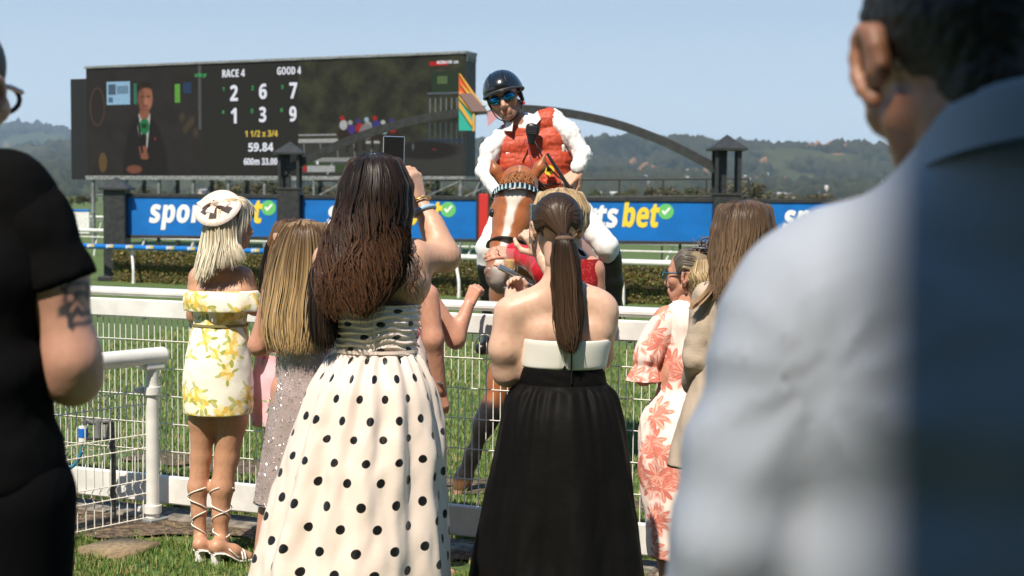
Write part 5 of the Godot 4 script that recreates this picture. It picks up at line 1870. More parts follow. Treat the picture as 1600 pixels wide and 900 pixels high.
func woman_sequin() -> void:
	var t := stand("person", "woman in a silvery pink sequin dress with long streaked blonde hair", "person", 465, 6.15, "spectators at the fence")
	var hd := frame(J(478, 388), PI)
	var b := Blob.new()
	bars(b, [[J(436, 462), J(518, 462), 0.052], [J(442, 500), J(512, 500), 0.082], [J(450, 545), J(504, 545), 0.084], [J(446, 610), J(508, 610), 0.115]], 1)
	b.cap(J(478, 424), J(477, 452), 0.052, 0.058)
	limb(b, [J(427, 462), J(404, 540, 0.02), J(440, 538, 0.24)], [0.050, 0.043, 0.03])
	limb(b, [J(526, 462), J(536, 540, 0.08), J(500, 520, 0.3)], [0.05, 0.042, 0.03])
	limb(b, [J(452, 640), J(432, 730), J(408, 880)], [0.09, 0.06, 0.036])
	limb(b, [J(500, 640), J(488, 730), J(470, 888)], [0.09, 0.06, 0.036])
	limb(b, [J(408, 880), J(405, 905), J(412, 908, 0.14)], [0.036, 0.032, 0.022])
	limb(b, [J(470, 888), J(468, 910), J(474, 914, 0.14)], [0.036, 0.032, 0.022])
	soft("body", M.skin_pink, t, [[b, 0.014, 0.03], head_grid(hd, 0.98, 0.92, 0.011)])
	var rows := px_rows([[462, 428, 530, 0.72], [500, 428, 530, 0.76], [540, 432, 526, 0.78], [580, 430, 528, 0.75], [620, 423, 535, 0.78], [680, 413, 540, 0.78], [740, 403, 540, 0.76], [775, 398, 538, 0.75], [784, 396, 537, 0.75], [780, 401, 532, 0.75]], wd, who)
	var base := mat("sequin_base", lin(0.46, 0.36, 0.34), 0.35, 0.25)
	var lm := loft(rows, 56, 60, creases(42, 0.008, 0.8))
	part("dress", lm, base, t)
	# sequins sewn on the dress, each a tiny tilted disc
	var arr := lm.surface_get_arrays(0)
	var vv: PackedVector3Array = arr[Mesh.ARRAY_VERTEX]
	var nn: PackedVector3Array = arr[Mesh.ARRAY_NORMAL]
	var g := rng(43)
	var s := st()
	for k in 6:
		s.add_vertex(Vector3.ZERO)
		s.add_vertex(Vector3(cos(TAU * k / 6), sin(TAU * k / 6), 0) * 0.0072)
		s.add_vertex(Vector3(cos(TAU * (k + 1) / 6), sin(TAU * (k + 1) / 6), 0) * 0.0072)
	var mm := MultiMesh.new()
	mm.transform_format = MultiMesh.TRANSFORM_3D
	mm.mesh = done(s)
	mm.instance_count = 26000
	for i in mm.instance_count:
		var r := g.randi_range(0, 57)
		var c := g.randi_range(0, 55)
		var i0 := r * 57 + c
		var fu := g.randf()
		var fv := g.randf()
		var p := vv[i0].lerp(vv[i0 + 1], fu).lerp(vv[i0 + 57].lerp(vv[i0 + 58], fu), fv)
		var n := (nn[i0] + Vector3(g.randfn(), g.randfn(), g.randfn()) * 0.36).normalized()
		var x := n.cross(Vector3.UP).normalized()
		mm.set_instance_transform(i, Transform3D(Basis(x, n.cross(x), n), p + nn[i0] * 0.003))
	var sq := MultiMeshInstance3D.new()
	sq.name = "sequins"
	sq.multimesh = mm
	sq.material_override = mat("sequin", lin(0.80, 0.68, 0.65), 0.2, 0.85)
	sq.set_meta("kind", "stuff")
	t.add_child(sq)
	var gd := sheet([[348, 466, 490, 0.03, -0.03], [356, 449, 505, 0.0, -0.10], [395, 431, 520, -0.02, -0.13], [440, 422, 522, -0.05, -0.14], [490, 415, 514, -0.07, -0.15], [530, 418, 506, -0.08, -0.15], [548, 428, 496, -0.09, -0.15]], 9)
	hair(t, gd, 420, Color(0.085, 0.050, 0.026), Color(0.46, 0.305, 0.150), {"seed": 44, "core": 0.026, "skull": hd * Vector3(0, 0.045, -0.03), "skull_r": 0.080, "wave": 0.003, "mid": 0.42, "streak": 0.4, "short": 0.88})
func woman_magenta() -> void:
	var t := stand("person", "sleeveless woman in magenta flowered dress reaching a fist over the fence", "person", 655, 6.35, "spectators at the fence")
	var hd := frame(J(612, 392), deg_to_rad(95))
	var b := Blob.new()
	bars(b, [[J(636, 458, 0.12), J(658, 458, -0.04), 0.06], [J(634, 495, 0.1), J(652, 495, -0.03), 0.09], [J(634, 545, 0.08), J(652, 545, -0.02), 0.09], [J(632, 610, 0.1), J(652, 610, -0.04), 0.12]], 1)
	b.cap(J(618, 428), J(640, 448), 0.05, 0.058)
	limb(b, [J(668, 462, -0.1), J(677, 530, -0.12), J(688, 610, -0.06)], [0.052, 0.043, 0.029])
	limb(b, [J(672, 472, 0.14), J(712, 530, 0.16), J(733, 474, 0.2)], [0.05, 0.042, 0.028])
	woman_legs(b, J(628, 650), J(655, 650), 0.0, Vector3(1, 0, 0))
	var h1 := hand_blob(J(688, 608, -0.06), Vector3(0.08, -1, -0.05), Vector3(0.3, 0, 1), -1.0, 0.35, 0.95)
	var h2 := hand_blob(J(733, 476, 0.2), Vector3(0.35, 0.9, -0.1), Vector3(-0.5, 0.1, 0.8), 1.0, 1.25, 0.95, 0.3, 1.2)
	soft("body", M.skin_pink, t, [[b, 0.013, 0.03], [h1, 0.006, 0.007], [h2, 0.0045, 0.006], head_grid(hd, 0.97, 0.92, 0.011)])
	part("bracelet", tube([J(684, 597, -0.10), J(689, 600, -0.105), J(694, 597, -0.06), J(689, 594, -0.02), J(684, 597, -0.10)], [0.006], 6), M.silver, t)
	var tex := floral(51, Color(0.93, 0.90, 0.90), [Color(0.80, 0.08, 0.30), Color(0.90, 0.25, 0.45), Color(0.30, 0.05, 0.22)], [Color(0.22, 0.10, 0.28)], 26, 30.0)
	part("dress", loft(px_rows([[447, 622, 668, 1.3], [465, 616, 672, 1.3], [510, 612, 672, 1.3], [545, 612, 670, 1.35], [600, 606, 678, 1.4], [680, 600, 688, 1.4], [730, 598, 690, 1.4], [727, 602, 686, 1.4]], wd, who), 44, 40, creases(52, 0.014, 1.0)), cloth("magenta_floral", tex, 3.2), t)
	var g := sheet([[358, 604, 622, 0.02, -0.05], [372, 590, 632, 0.0, -0.1], [400, 584, 628, -0.02, -0.11], [440, 584, 626, -0.03, -0.12]])
	hair(t, g, 140, Color(0.10, 0.06, 0.035), Color(0.2, 0.12, 0.07), {"seed": 54, "core": 0.025, "skull": hd * Vector3(0, 0.045, -0.03), "skull_r": 0.084})
func woman_red() -> void:
	var t := stand("person", "fair haired woman in red with a satin sleeve, hand on the horse's nose", "person", 885, 6.1, "spectators at the fence")
	var hd := frame(J(877, 342), PI * 0.9)
	var b := Blob.new()
	bars(b, [[J(850, 424), J(922, 420), 0.052], [J(856, 460), J(920, 458), 0.085], [J(860, 510), J(912, 510), 0.085], [J(856, 575), J(912, 575), 0.115]], 1)
	b.cap(J(880, 380), J(887, 412), 0.052, 0.058)
	limb(b, [J(852, 424), J(846, 414, 0.2), J(802, 394, 0.42)], [0.040, 0.030, 0.026])
	limb(b, [J(926, 424), J(934, 500, 0.05), J(900, 520, 0.2)], [0.05, 0.044, 0.03])
	woman_legs(b, J(866, 620), J(902, 620), 0.0, Vector3(0, 0, -1))
	var h1 := hand_blob(J(806, 396, 0.40), Vector3(-1, 0.05, 0.12), Vector3(0.05, 0.55, 0.8), 1.0, 0.28, 0.95, 0.6, 0.3)
	soft("body", M.skin_pink, t, [[b, 0.014, 0.03], [h1, 0.0045, 0.006], head_grid(hd, 0.97, 0.92, 0.011)])
	part("ring", tube([J(776, 389, 0.36), J(779, 393, 0.355), J(778, 397, 0.37)], [0.003], 5), M.silver, t)
	var satin := plain_cloth("red_satin", lin(0.50, 0.012, 0.02), 0.28)
	var sl := Blob.new()
	sl.chain([J(853, 424), J(848, 414, 0.2), J(806, 395, 0.40)], [0.064, 0.062, 0.046])
	var sn := noise(62, 14.0, 2)
	soft("sleeve", satin, t, [[sl, 0.008, 0.03]], {"push": func(p, _n): return sn.get_noise_3dv(p * 0.6) * 0.008})
	part("dress", loft(px_rows([[404, 838, 939, 0.6], [430, 838, 940, 0.64], [480, 846, 932, 0.7], [530, 850, 926, 0.74], [600, 838, 934, 0.8], [700, 826, 944, 0.8], [740, 824, 946, 0.8], [736, 828, 942, 0.8]], wd, who), 48, 40, creases(63, 0.01, 1.0)), cloth("red_lace", floral(64, Color(0.62, 0.03, 0.06), [Color(0.70, 0.06, 0.09), Color(0.52, 0.02, 0.05), Color(0.80, 0.30, 0.32)], [], 40, 16.0, 1), 4.0), t)
	var g := sheet([[298, 862, 890, 0.0, -0.05], [306, 846, 906, -0.01, -0.1], [325, 840, 915, -0.02, -0.12], [348, 842, 914, -0.03, -0.13], [366, 852, 902, -0.04, -0.13], [378, 866, 890, -0.05, -0.12]])
	hair(t, g, 260, Color(0.36, 0.24, 0.13), Color(0.66, 0.50, 0.30), {"seed": 65, "core": 0.022, "skull": hd * Vector3(0, 0.045, -0.02), "skull_r": 0.088, "wave": 0.006, "streak": 0.3})
	# a glass of sparkling wine, held low by the horse's nose
	var d := 6.45
	var c := P(797, 440, d)
	var gl := thing("champagne_glass", "stemmed glass of sparkling wine held up beside the horse's nose", "glass", c)
	var m := mat("clear_glass", Color(1, 1, 1, 0.12), 0.03)
	m.transparency = BaseMaterial3D.TRANSPARENCY_ALPHA
	var K := func(py: float) -> float: return P(797, py, d).y - c.y
	var o := func(_a: float, _v: float) -> float: return 0.0
	part("bowl", loft([[Vector3(0, K.call(426), 0), 0.006, 0.006], [Vector3(0, K.call(422), 0), 0.022, 0.022], [Vector3(0, K.call(412), 0), 0.030, 0.030], [Vector3(0, K.call(400), 0), 0.029, 0.029], [Vector3(0, K.call(388), 0), 0.025, 0.025]], 24, 16, o), m, gl)
	part("stem", tube([Vector3(0, K.call(426), 0), Vector3(0, K.call(448), 0)], [0.0035], 8), m, gl)
	part("foot", loft([[Vector3(0, K.call(447), 0), 0.006, 0.006], [Vector3(0, K.call(449), 0), 0.030, 0.030], [Vector3(0, K.call(450), 0), 0.030, 0.030]], 20, 5, o), m, gl)
	var wine := mat("sparkling_wine", Color(0.92, 0.72, 0.30, 0.55), 0.1)
	wine.transparency = BaseMaterial3D.TRANSPARENCY_ALPHA
	part("wine", loft([[Vector3(0, K.call(425), 0), 0.004, 0.004], [Vector3(0, K.call(421), 0), 0.020, 0.020], [Vector3(0, K.call(412), 0), 0.0275, 0.0275], [Vector3(0, K.call(405), 0), 0.0275, 0.0275], [Vector3(0, K.call(404.8), 0), 0.001, 0.001]], 20, 12, o), wine, gl)
func woman_polka() -> void:
	var t := stand("person", "dark haired woman in a polka dot satin gown raising a phone", "person", 570, 4.7, "spectators at the fence")
	var hd := frame(J(585, 302, 0.03), PI * 1.04)
	var b := Blob.new()
	bars(b, [[J(528, 404), J(640, 400), 0.055], [J(540, 440), J(632, 440), 0.086], [J(545, 500), J(628, 500), 0.088], [J(552, 545), J(620, 545), 0.09], [J(548, 620), J(622, 620), 0.13]], 2)
	b.cap(J(592, 350), J(592, 392), 0.052, 0.058)
	limb(b, [J(646, 404), J(696, 402, 0.10), J(657, 316, 0.17)], [0.058, 0.046, 0.029])
	b.cap(J(692, 396, 0.10), J(676, 352, 0.14), 0.044, 0.038)
	limb(b, [J(514, 406), J(520, 430, 0.24), J(590, 300, 0.34)], [0.056, 0.045, 0.03])
	woman_legs(b, J(555, 660), J(612, 660), 0.0, Vector3(0, 0, -1))
	var h1 := hand_blob(J(655, 312, 0.17), Vector3(-0.22, 1, -0.06), Vector3(0.85, 0.1, 0.5), -1.0, 0.62, 1.0, 0.5, 0.9)
	soft("body", M.skin_fair, t, [[b, 0.0135, 0.03], head_grid(hd, 0.98, 0.92, 0.011), [h1, 0.005, 0.007]])
	var wb := mat("wristband_blue", lin(0.28, 0.45, 0.62), 0.5)
	var wr0 := J(657, 316, 0.17)
	var wr1 := J(680, 374, 0.13)
	var ring := func(u: float, r: float, fat: float, m: Material, called: String) -> void:
		var c := wr0.lerp(wr1, u)
		var ax := (wr1 - wr0).normalized()
		var s1 := ax.cross(Vector3.BACK).normalized()
		var s2 := ax.cross(s1)
		var pts := []
		for k in 15: pts.append(c + (s1 * cos(TAU * k / 14) + s2 * sin(TAU * k / 14)) * r)
		part(called, tube(pts, [fat], 6), m, t)
	ring.call(-0.02, 0.037, 0.004, M.gold, "bangle")
	ring.call(0.24, 0.0375, 0.0085, wb, "wristband")
	# printed satin: two black dots to a tile
	var im := Image.create(256, 292, false, Image.FORMAT_RGB8)
	im.fill(Color(0.885, 0.815, 0.765))
	for q in [[64, 73], [192, 219]]: ell(im, q[0], q[1], 33, 31, Color(0.045, 0.04, 0.045), 0.05)
	var dots := ImageTexture.create_from_image(im)
	var sat := mat("polka_satin", Color.WHITE, 0.34)
	sat.albedo_texture = dots
	sat.rim_enabled = true
	sat.rim = 0.25
	sat.normal_enabled = true
	sat.normal_texture = nbump(71, 0.012, 3.0, 512, 3)
	sat.normal_scale = 0.35
	sat.uv1_scale = Vector3(1, 1, 1)
	part("bodice", loft(px_rows([[474, 514, 657, 0.76], [478, 513, 658, 0.77], [500, 517, 656, 0.77], [525, 521, 653, 0.77], [545, 523, 651, 0.74], [552, 523, 651, 0.75]], wd, who), 80, 64, func(a: float, v: float) -> float: return 0.0035 * sin(v * 52.0 + 2.2 * sin(a * 3.0) + 1.2 * sin(a * 7.0 + 1.0)) + 0.002 * sin(v * 31.0 - a * 4.0), Vector2(8, 2.0)), sat, t).set_meta("label", "ruched strapless polka dot bodice")
	var fold := noise(72, 1.0, 2)
	var sk := func(a: float, v: float) -> float:
		var top := exp(-v * 7.0)
		var g := sin(a * 15.0 + 1.7 * sin(a * 4.0)) * 0.6 + sin(a * 27.0 + 2.0 * sin(a * 3.0 + 1.0)) * 0.4
		return g * 0.016 * top * smoothstep(0.0, 0.03, v) + 0.012 * smoothstep(0.05, 0.6, v) * (sin(a * 7.0 + 1.1 * sin(a * 3.0 + 0.5)) - 0.6) + fold.get_noise_3d(cos(a) * 3.0, v * 4.5, sin(a) * 3.0) * 0.013 * smoothstep(0.03, 0.3, v) - 0.006 + 0.010 * smoothstep(0.02, 0.25, v) * sin(a * 13.0 + 2.0 * sin(a * 2.0)) * (1.0 - 0.5 * v)
	var hem := 1024.0
	var lm := loft(px_rows([[546, 522, 652, 0.75], [552, 518, 655, 0.76], [565, 506, 664, 0.82], [600, 483, 681, 0.88], [650, 462, 692, 0.9], [700, 445, 699, 0.92], [800, 414, 707, 0.94], [900, 387, 713, 0.96], [980, 370, 718, 0.96], [hem, 362, 720, 0.96]], wd, who), 240, 90, sk, Vector2(16, 7.8))
	part("skirt", lm, sat, t)
	part("waist_seam", loft(px_rows([[544, 520.5, 653.5, 0.76], [549, 520, 654, 0.76]], wd, who), 60, 3, func(a, _v): return 0.001 * sin(a * 20.0)), plain_cloth("ivory_satin", Color(0.885, 0.815, 0.765), 0.4), t)
	part("back_seam", tube([J(585, 480, -0.118), J(585, 545, -0.108)], [0.003], 5), M.ivory_satin, t)
	# long wavy hair
	var g := sheet([[245, 570, 598, 0.04, -0.02], [256, 552, 618, 0.03, -0.085], [290, 538, 634, 0.01, -0.12], [330, 531, 634, -0.01, -0.135], [372, 520, 628, -0.05, -0.15], [415, 507, 622, -0.08, -0.165], [455, 500, 608, -0.10, -0.17], [494, 514, 588, -0.11, -0.17]], 11)
	hair(t, g, 900, Color(0.020, 0.013, 0.010), Color(0.085, 0.040, 0.022), {"seed": 73, "seg": 24, "core": 0.026, "skull": hd * Vector3(0, 0.045, -0.03), "skull_r": 0.084, "wave": 0.022, "turns": 2.3, "locks": 18, "thick": 0.024, "streak": 0.4, "short": 0.8, "mid": 0.6})
	hair(t, [[J(628, 390, -0.07), J(640, 415, -0.11), J(634, 445, -0.13), J(640, 470, -0.13)], [J(620, 385, -0.09), J(650, 405, -0.10), J(655, 440, -0.12), J(646, 472, -0.13)]], 7, Color(0.03, 0.018, 0.012), Color(0.06, 0.03, 0.018), {"seed": 74, "wave": 0.01, "turns": 2.0, "thick": 0.03, "r": 0.0009})
	hair(t, sheet([[420, 490, 516, -0.03, -0.06], [460, 486, 520, -0.04, -0.08], [505, 488, 522, -0.05, -0.09], [545, 498, 518, -0.05, -0.09]], 4), 110, Color(0.012, 0.009, 0.008), Color(0.025, 0.016, 0.012), {"seed": 75, "core": 0.016, "thick": 0.02})
	var hb := []
	for q in [[546, 284, 0.03], [552, 262, 0.01], [566, 248, -0.01], [585, 242, -0.01], [606, 247, -0.01], [622, 262, 0.0], [631, 284, 0.03]]: hb.append(J(q[0], q[1], q[2]))
	part("headband", tube(spline(hb, 24), [0.009], 8), M.black_plastic, t)
	phone("black faced phone held up by the woman in polka dots", P(615, 247, wd + 0.20), Basis(Vector3.UP, 0.10) * Basis(Vector3.BACK, -0.02))
func woman_black() -> void:
	var t := stand("person", "ponytailed woman in a white topped strapless black gown", "person", 876, 5.0, "spectators at the fence")
	var hd := frame(J(870, 358, 0.02), PI * 1.06, 0.0, 0.03)
	var b := Blob.new()
	bars(b, [[J(812, 483), J(934, 477), 0.050], [J(846, 516), J(930, 514), 0.068], [J(836, 570), J(926, 570), 0.09], [J(842, 600), J(918, 600), 0.09], [J(838, 680), J(922, 680), 0.14]], 2)
	b.cap(J(876, 410), J(876, 462), 0.053, 0.064)
	b.cap(J(876, 450), J(830, 474), 0.05, 0.052)
	b.cap(J(876, 450), J(920, 470), 0.05, 0.052)
	limb(b, [J(795, 488), J(789, 545, 0.0), J(792, 582, 0.03), J(800, 455, 0.42)], [0.054, 0.053, 0.046, 0.028])
	limb(b, [J(943, 486), J(938, 556, 0.18), J(846, 400, 0.36)], [0.054, 0.044, 0.028])
	woman_legs(b, J(846, 700), J(910, 700), 0.0, Vector3(0, 0, -1))
	var h1 := hand_blob(J(846, 398, 0.36), Vector3(-0.45, 0.9, 0.0), Vector3(0.4, 0.1, 0.9), 1.0, 0.85, 0.95, 0.4, 0.8)
	var h2 := hand_blob(J(812, 470, 0.42), Vector3(-0.2, 0.9, 0.05), Vector3(0.2, 0.1, -0.9), 1.0, 0.7, 0.82, 0.4, 0.8)
	soft("body", M.skin_pale, t, [[b, 0.0125, 0.034], head_grid(hd, 0.98, 0.92, 0.009), ear_grid(hd, 1.02), [h1, 0.005, 0.007], [h2, 0.005, 0.007]])
	for s in [-1.0, 1.0]: part("earring", tube([hd * Vector3(s * 0.083, -0.036, 0), hd * Vector3(s * 0.090, -0.048, 0.004), hd * Vector3(s * 0.083, -0.058, 0.004), hd * Vector3(s * 0.078, -0.048, 0.0)], [0.0022], 5), M.gold, t)
	# folded white top, black satin gown
	var ivory := plain_cloth("ivory_crepe", lin(0.74, 0.71, 0.65), 0.6)
	part("bodice", loft(px_rows([[540, 822, 945, 0.78], [531, 818, 952, 0.78], [528, 816, 956, 0.79], [534, 814, 957, 0.79], [556, 813, 951, 0.79], [571, 814, 947, 0.79], [573, 819, 943, 0.78]], wd, who), 72, 26, func(a: float, v: float) -> float: return 0.003 * sin(a * 2.0 + v * 4.0) - 0.012 * exp(-pow((a - PI) / 0.05, 2.0))), ivory, t).set_meta("label", "folded white strapless top edge")
	var blk := mat("black_satin", lin(0.0065, 0.006, 0.006), 0.55)
	blk.normal_enabled = true
	blk.metallic_specular = 0.16
	blk.normal_texture = nbump(81, 0.02, 3.0, 512, 3)
	blk.normal_scale = 0.4
	triplanar(blk, 1.5)
	part("waistband", loft(px_rows([[566, 817, 945, 0.76], [580, 813, 946, 0.76], [598, 812, 948, 0.76], [602, 812, 948, 0.76]], wd, who), 60, 10, creases(82, 0.003, 1.0)), blk, t)
	var fold := noise(83, 1.0, 2)
	part("skirt", loft(px_rows([[598, 811, 949, 0.77], [603, 806, 954, 0.8], [618, 795, 964, 0.82], [650, 784, 974, 0.88], [700, 774, 984, 0.9], [800, 756, 999, 0.92], [900, 738, 1013, 0.94], [1000, 724, 1024, 0.95], [1020, 722, 1026, 0.95]], wd, who), 220, 80, func(a: float, v: float) -> float:
		var g := sin(a * 13.0 + 1.5 * sin(a * 3.0)) * 0.6 + sin(a * 25.0 + 2.0 * sin(a * 5.0)) * 0.4
		return g * 0.015 * exp(-v * 6.0) * smoothstep(0.0, 0.04, v) + 0.018 * smoothstep(0.05, 0.7, v) * sin(a * 7.0 + sin(a * 2.0)) + fold.get_noise_3d(cos(a) * 2.5, v * 3.0, sin(a) * 2.5) * 0.02 * v), blk, t)
	part("back_zip", tube([J(893, 548, -0.128), J(893, 600, -0.12)], [0.003], 5), M.black_plastic, t)
	# sleek hair drawn into a ponytail
	var g := []
	for k in 13:
		var a := lerpf(-0.30, PI + 0.30, k / 12.0)
		var c := hd * Vector3(0, 0.03, -0.01)
		var o := func(r: float, dd: float) -> Vector3: return c + Vector3(cos(a) * r, sin(a) * r * 1.08, dd)
		g.append([o.call(0.086, -0.02), o.call(0.084, 0.03), o.call(0.068, 0.065), o.call(0.040, 0.088), J(882, 374, -0.105)])
	hair(t, g, 700, Color(0.020, 0.013, 0.010), Color(0.055, 0.032, 0.020), {"seed": 84, "thick": 0.004, "r": 0.003, "core": 0.008, "skull": hd * Vector3(0, 0.036, -0.016), "skull_r": 0.092, "short": 0.97, "streak": 0.3})
	hair(t, sheet([[366, 876, 890, -0.105, -0.12], [378, 869, 894, -0.105, -0.14], [405, 867, 900, -0.11, -0.15], [445, 867, 904, -0.12, -0.16], [495, 871, 905, -0.13, -0.165], [530, 877, 902, -0.14, -0.165], [549, 884, 897, -0.15, -0.165]], 7), 300, Color(0.026, 0.016, 0.011), Color(0.065, 0.038, 0.024), {"seed": 85, "core": 0.016, "thick": 0.012, "wave": 0.003, "short": 0.85, "streak": 0.4})
	var tie := []
	for k in 13: tie.append(J(882, 374, -0.118) + Vector3(cos(TAU * k / 12) * 0.024, 0.004 * sin(TAU * k / 12), sin(TAU * k / 12) * 0.018))
	part("hair_tie", tube(tie, [0.010], 8), plain_cloth("tie_brown", lin(0.13, 0.075, 0.05), 0.8), t)
	phone("pale edged phone held beside the ponytailed woman's face", P(832, 350, wd + 0.33), Basis(Vector3.UP, 1.35))
	phone("dark phone held flat in hand below the sparkling wine glass", P(806, 430, 5.46), Basis(Vector3.BACK, deg_to_rad(-27)) * Basis(Vector3.RIGHT, -1.45) * Basis(Vector3.BACK, PI / 2))
func woman_peach() -> void:
	var t := stand("person", "short older woman in peach leaf print dress with glasses and pearls", "person", 1065, 6.0, "spectators at the fence")
	var hd := frame(J(1080, 432), deg_to_rad(-118))
	var b := Blob.new()
	bars(b, [[J(1044, 498), J(1108, 498), 0.055], [J(1048, 530), J(1104, 530), 0.095], [J(1050, 580), J(1100, 580), 0.10], [J(1038, 650), J(1094, 650), 0.13]], 1)
	b.cap(J(1078, 464), J(1077, 488), 0.052, 0.06)
	limb(b, [J(1038, 502), J(1012, 566, -0.01), J(1005, 590, 0.05), J(1028, 590, 0.26)], [0.046, 0.034, 0.032, 0.026])
	limb(b, [J(1112, 502), J(1120, 572, 0.06), J(1090, 560, 0.25)], [0.052, 0.042, 0.03])
	woman_legs(b, J(1045, 700), J(1082, 700), 0.0, Vector3(-0.4, 0, -0.9))
	soft("body", M.skin_pink, t, [[b, 0.013, 0.03], head_grid(hd, 0.97, 0.95), ear_grid(hd, 1.0)])
	var tex := floral(91, Color(0.95, 0.87, 0.83), [Color(0.87, 0.52, 0.45), Color(0.94, 0.70, 0.63), Color(0.83, 0.46, 0.40)], [], 24, 44.0, 1)
	var m := cloth("peach_print", tex, 2.2)
	part("dress", loft(px_rows([[468, 1058, 1098, 0.9], [476, 1046, 1108, 0.85], [486, 1036, 1114, 0.8], [505, 1030, 1118, 0.8], [540, 1031, 1116, 0.82], [590, 1030, 1108, 0.8], [615, 1026, 1106, 0.82], [650, 1004, 1110, 0.86], [700, 996, 1112, 0.88], [780, 1002, 1114, 0.88], [850, 1010, 1112, 0.88], [869, 1012, 1110, 0.88], [866, 1017, 1106, 0.88]], wd, who), 64, 70, creases(92, 0.016, 1.1)), m, t)
	part("sleeve", loft([[J(1048, 484), 0.03, 0.05], [J(1040, 496), 0.062, 0.07], [J(1028, 528), 0.075, 0.078], [J(1018, 556), 0.074, 0.074], [J(1013, 571), 0.058, 0.058], [J(1011, 577), 0.064, 0.064], [J(1008, 594), 0.080, 0.076]], 44, 40, func(a: float, v: float) -> float: return 0.006 * sin(a * 9.0 + v * 4.0) * smoothstep(0.3, 0.9, v) + 0.007 * sin(v * 9.0 + a * 2.0) * (1.0 - v)), m, t)
	for k in 22:
		var a := PI * (0.12 + 0.95 * k / 21.0)
		var p := part("pearl", SphereMesh.new() if k == 0 else t.get_node("pearl").mesh, M.sign_white, t, J(1077, 468) + Vector3(cos(a) * 0.066, -0.012 - 0.010 * sin(a), sin(a) * 0.066))
		if k == 0:
			p.mesh.radius = 0.0048
			p.mesh.height = 0.0096
			p.mesh.radial_segments = 8
			p.mesh.rings = 4
	var fr := mat("glasses_blue", lin(0.02, 0.10, 0.16), 0.3)
	for s in [-1.0, 1.0]:
		part("glasses_arm", tube([hd * Vector3(s * 0.079, 0.014, -0.012), hd * Vector3(s * 0.076, 0.016, 0.05), hd * Vector3(s * 0.066, 0.014, 0.100)], [0.0035], 6), fr, t)
		var rim := []
		for k in 13: rim.append(hd * Vector3(s * 0.034 + cos(TAU * k / 12) * 0.028, 0.002 + sin(TAU * k / 12) * 0.02, 0.104))
		part("glasses_rim", tube(rim, [0.003], 6), fr, t)
	# grey-blonde hair gathered at the back, white headband, net fascinator
	var g := []
	for q in [[-0.088, 424, 414, 420, 438, 6], [-0.075, 414, 402, 408, 430, 2], [-0.045, 407, 394, 399, 424, 0], [0.0, 404, 390, 394, 420, -1], [0.045, 407, 394, 399, 424, 0], [0.075, 414, 402, 408, 430, 2]]:
		g.append([J(1054 + q[5], q[1], q[0] * 0.85), J(1068, q[2], q[0]), J(1091, q[3], q[0]), J(1107, q[4] - 8, q[0] * 0.8), J(1106, q[4] + 10, q[0] * 0.5)])
	hair(t, g, 380, Color(0.10, 0.085, 0.07), Color(0.40, 0.29, 0.16), {"seed": 93, "thick": 0.010, "core": 0.012, "inward": Vector3(0, -0.6, 0.0), "skull": hd * Vector3(0, 0.034, -0.024), "skull_r": 0.088, "wave": 0.004, "streak": 0.5, "short": 0.85, "mid": 0.6})
	hair(t, sheet([[408, 1083, 1116, -0.05, -0.10], [428, 1078, 1120, -0.07, -0.14], [446, 1082, 1116, -0.07, -0.14], [466, 1092, 1108, -0.06, -0.11]], 5), 170, Color(0.34, 0.24, 0.13), Color(0.56, 0.41, 0.22), {"seed": 94, "thick": 0.02, "core": 0.02, "wave": 0.012, "turns": 1.5, "streak": 0.5})
	part("headband", tube(spline([J(1067, 445, -0.06), J(1068, 420, -0.08), J(1073, 400, -0.06), J(1080, 392, 0.0)], 14), [0.006], 7), M.sign_white, t)
	var net := mat("net_grey", lin(0.12, 0.11, 0.13), 0.4)
	var r := rng(95)
	for k in 22:
		var p0 := J(1098 + r.randf_range(-8, 8), 396 + r.randf_range(-4, 6), -0.03)
		part("fascinator_loop", tube(spline([p0, p0 + Vector3(r.randf_range(-0.05, 0.03), r.randf_range(0.02, 0.07), r.randf_range(-0.03, 0.06)), p0 + Vector3(r.randf_range(0.0, 0.08), r.randf_range(0.0, 0.07), r.randf_range(-0.03, 0.05)), p0 + Vector3(0.04, -0.03, 0.01)], 12), [0.0036], 5, 0.4), net, t)
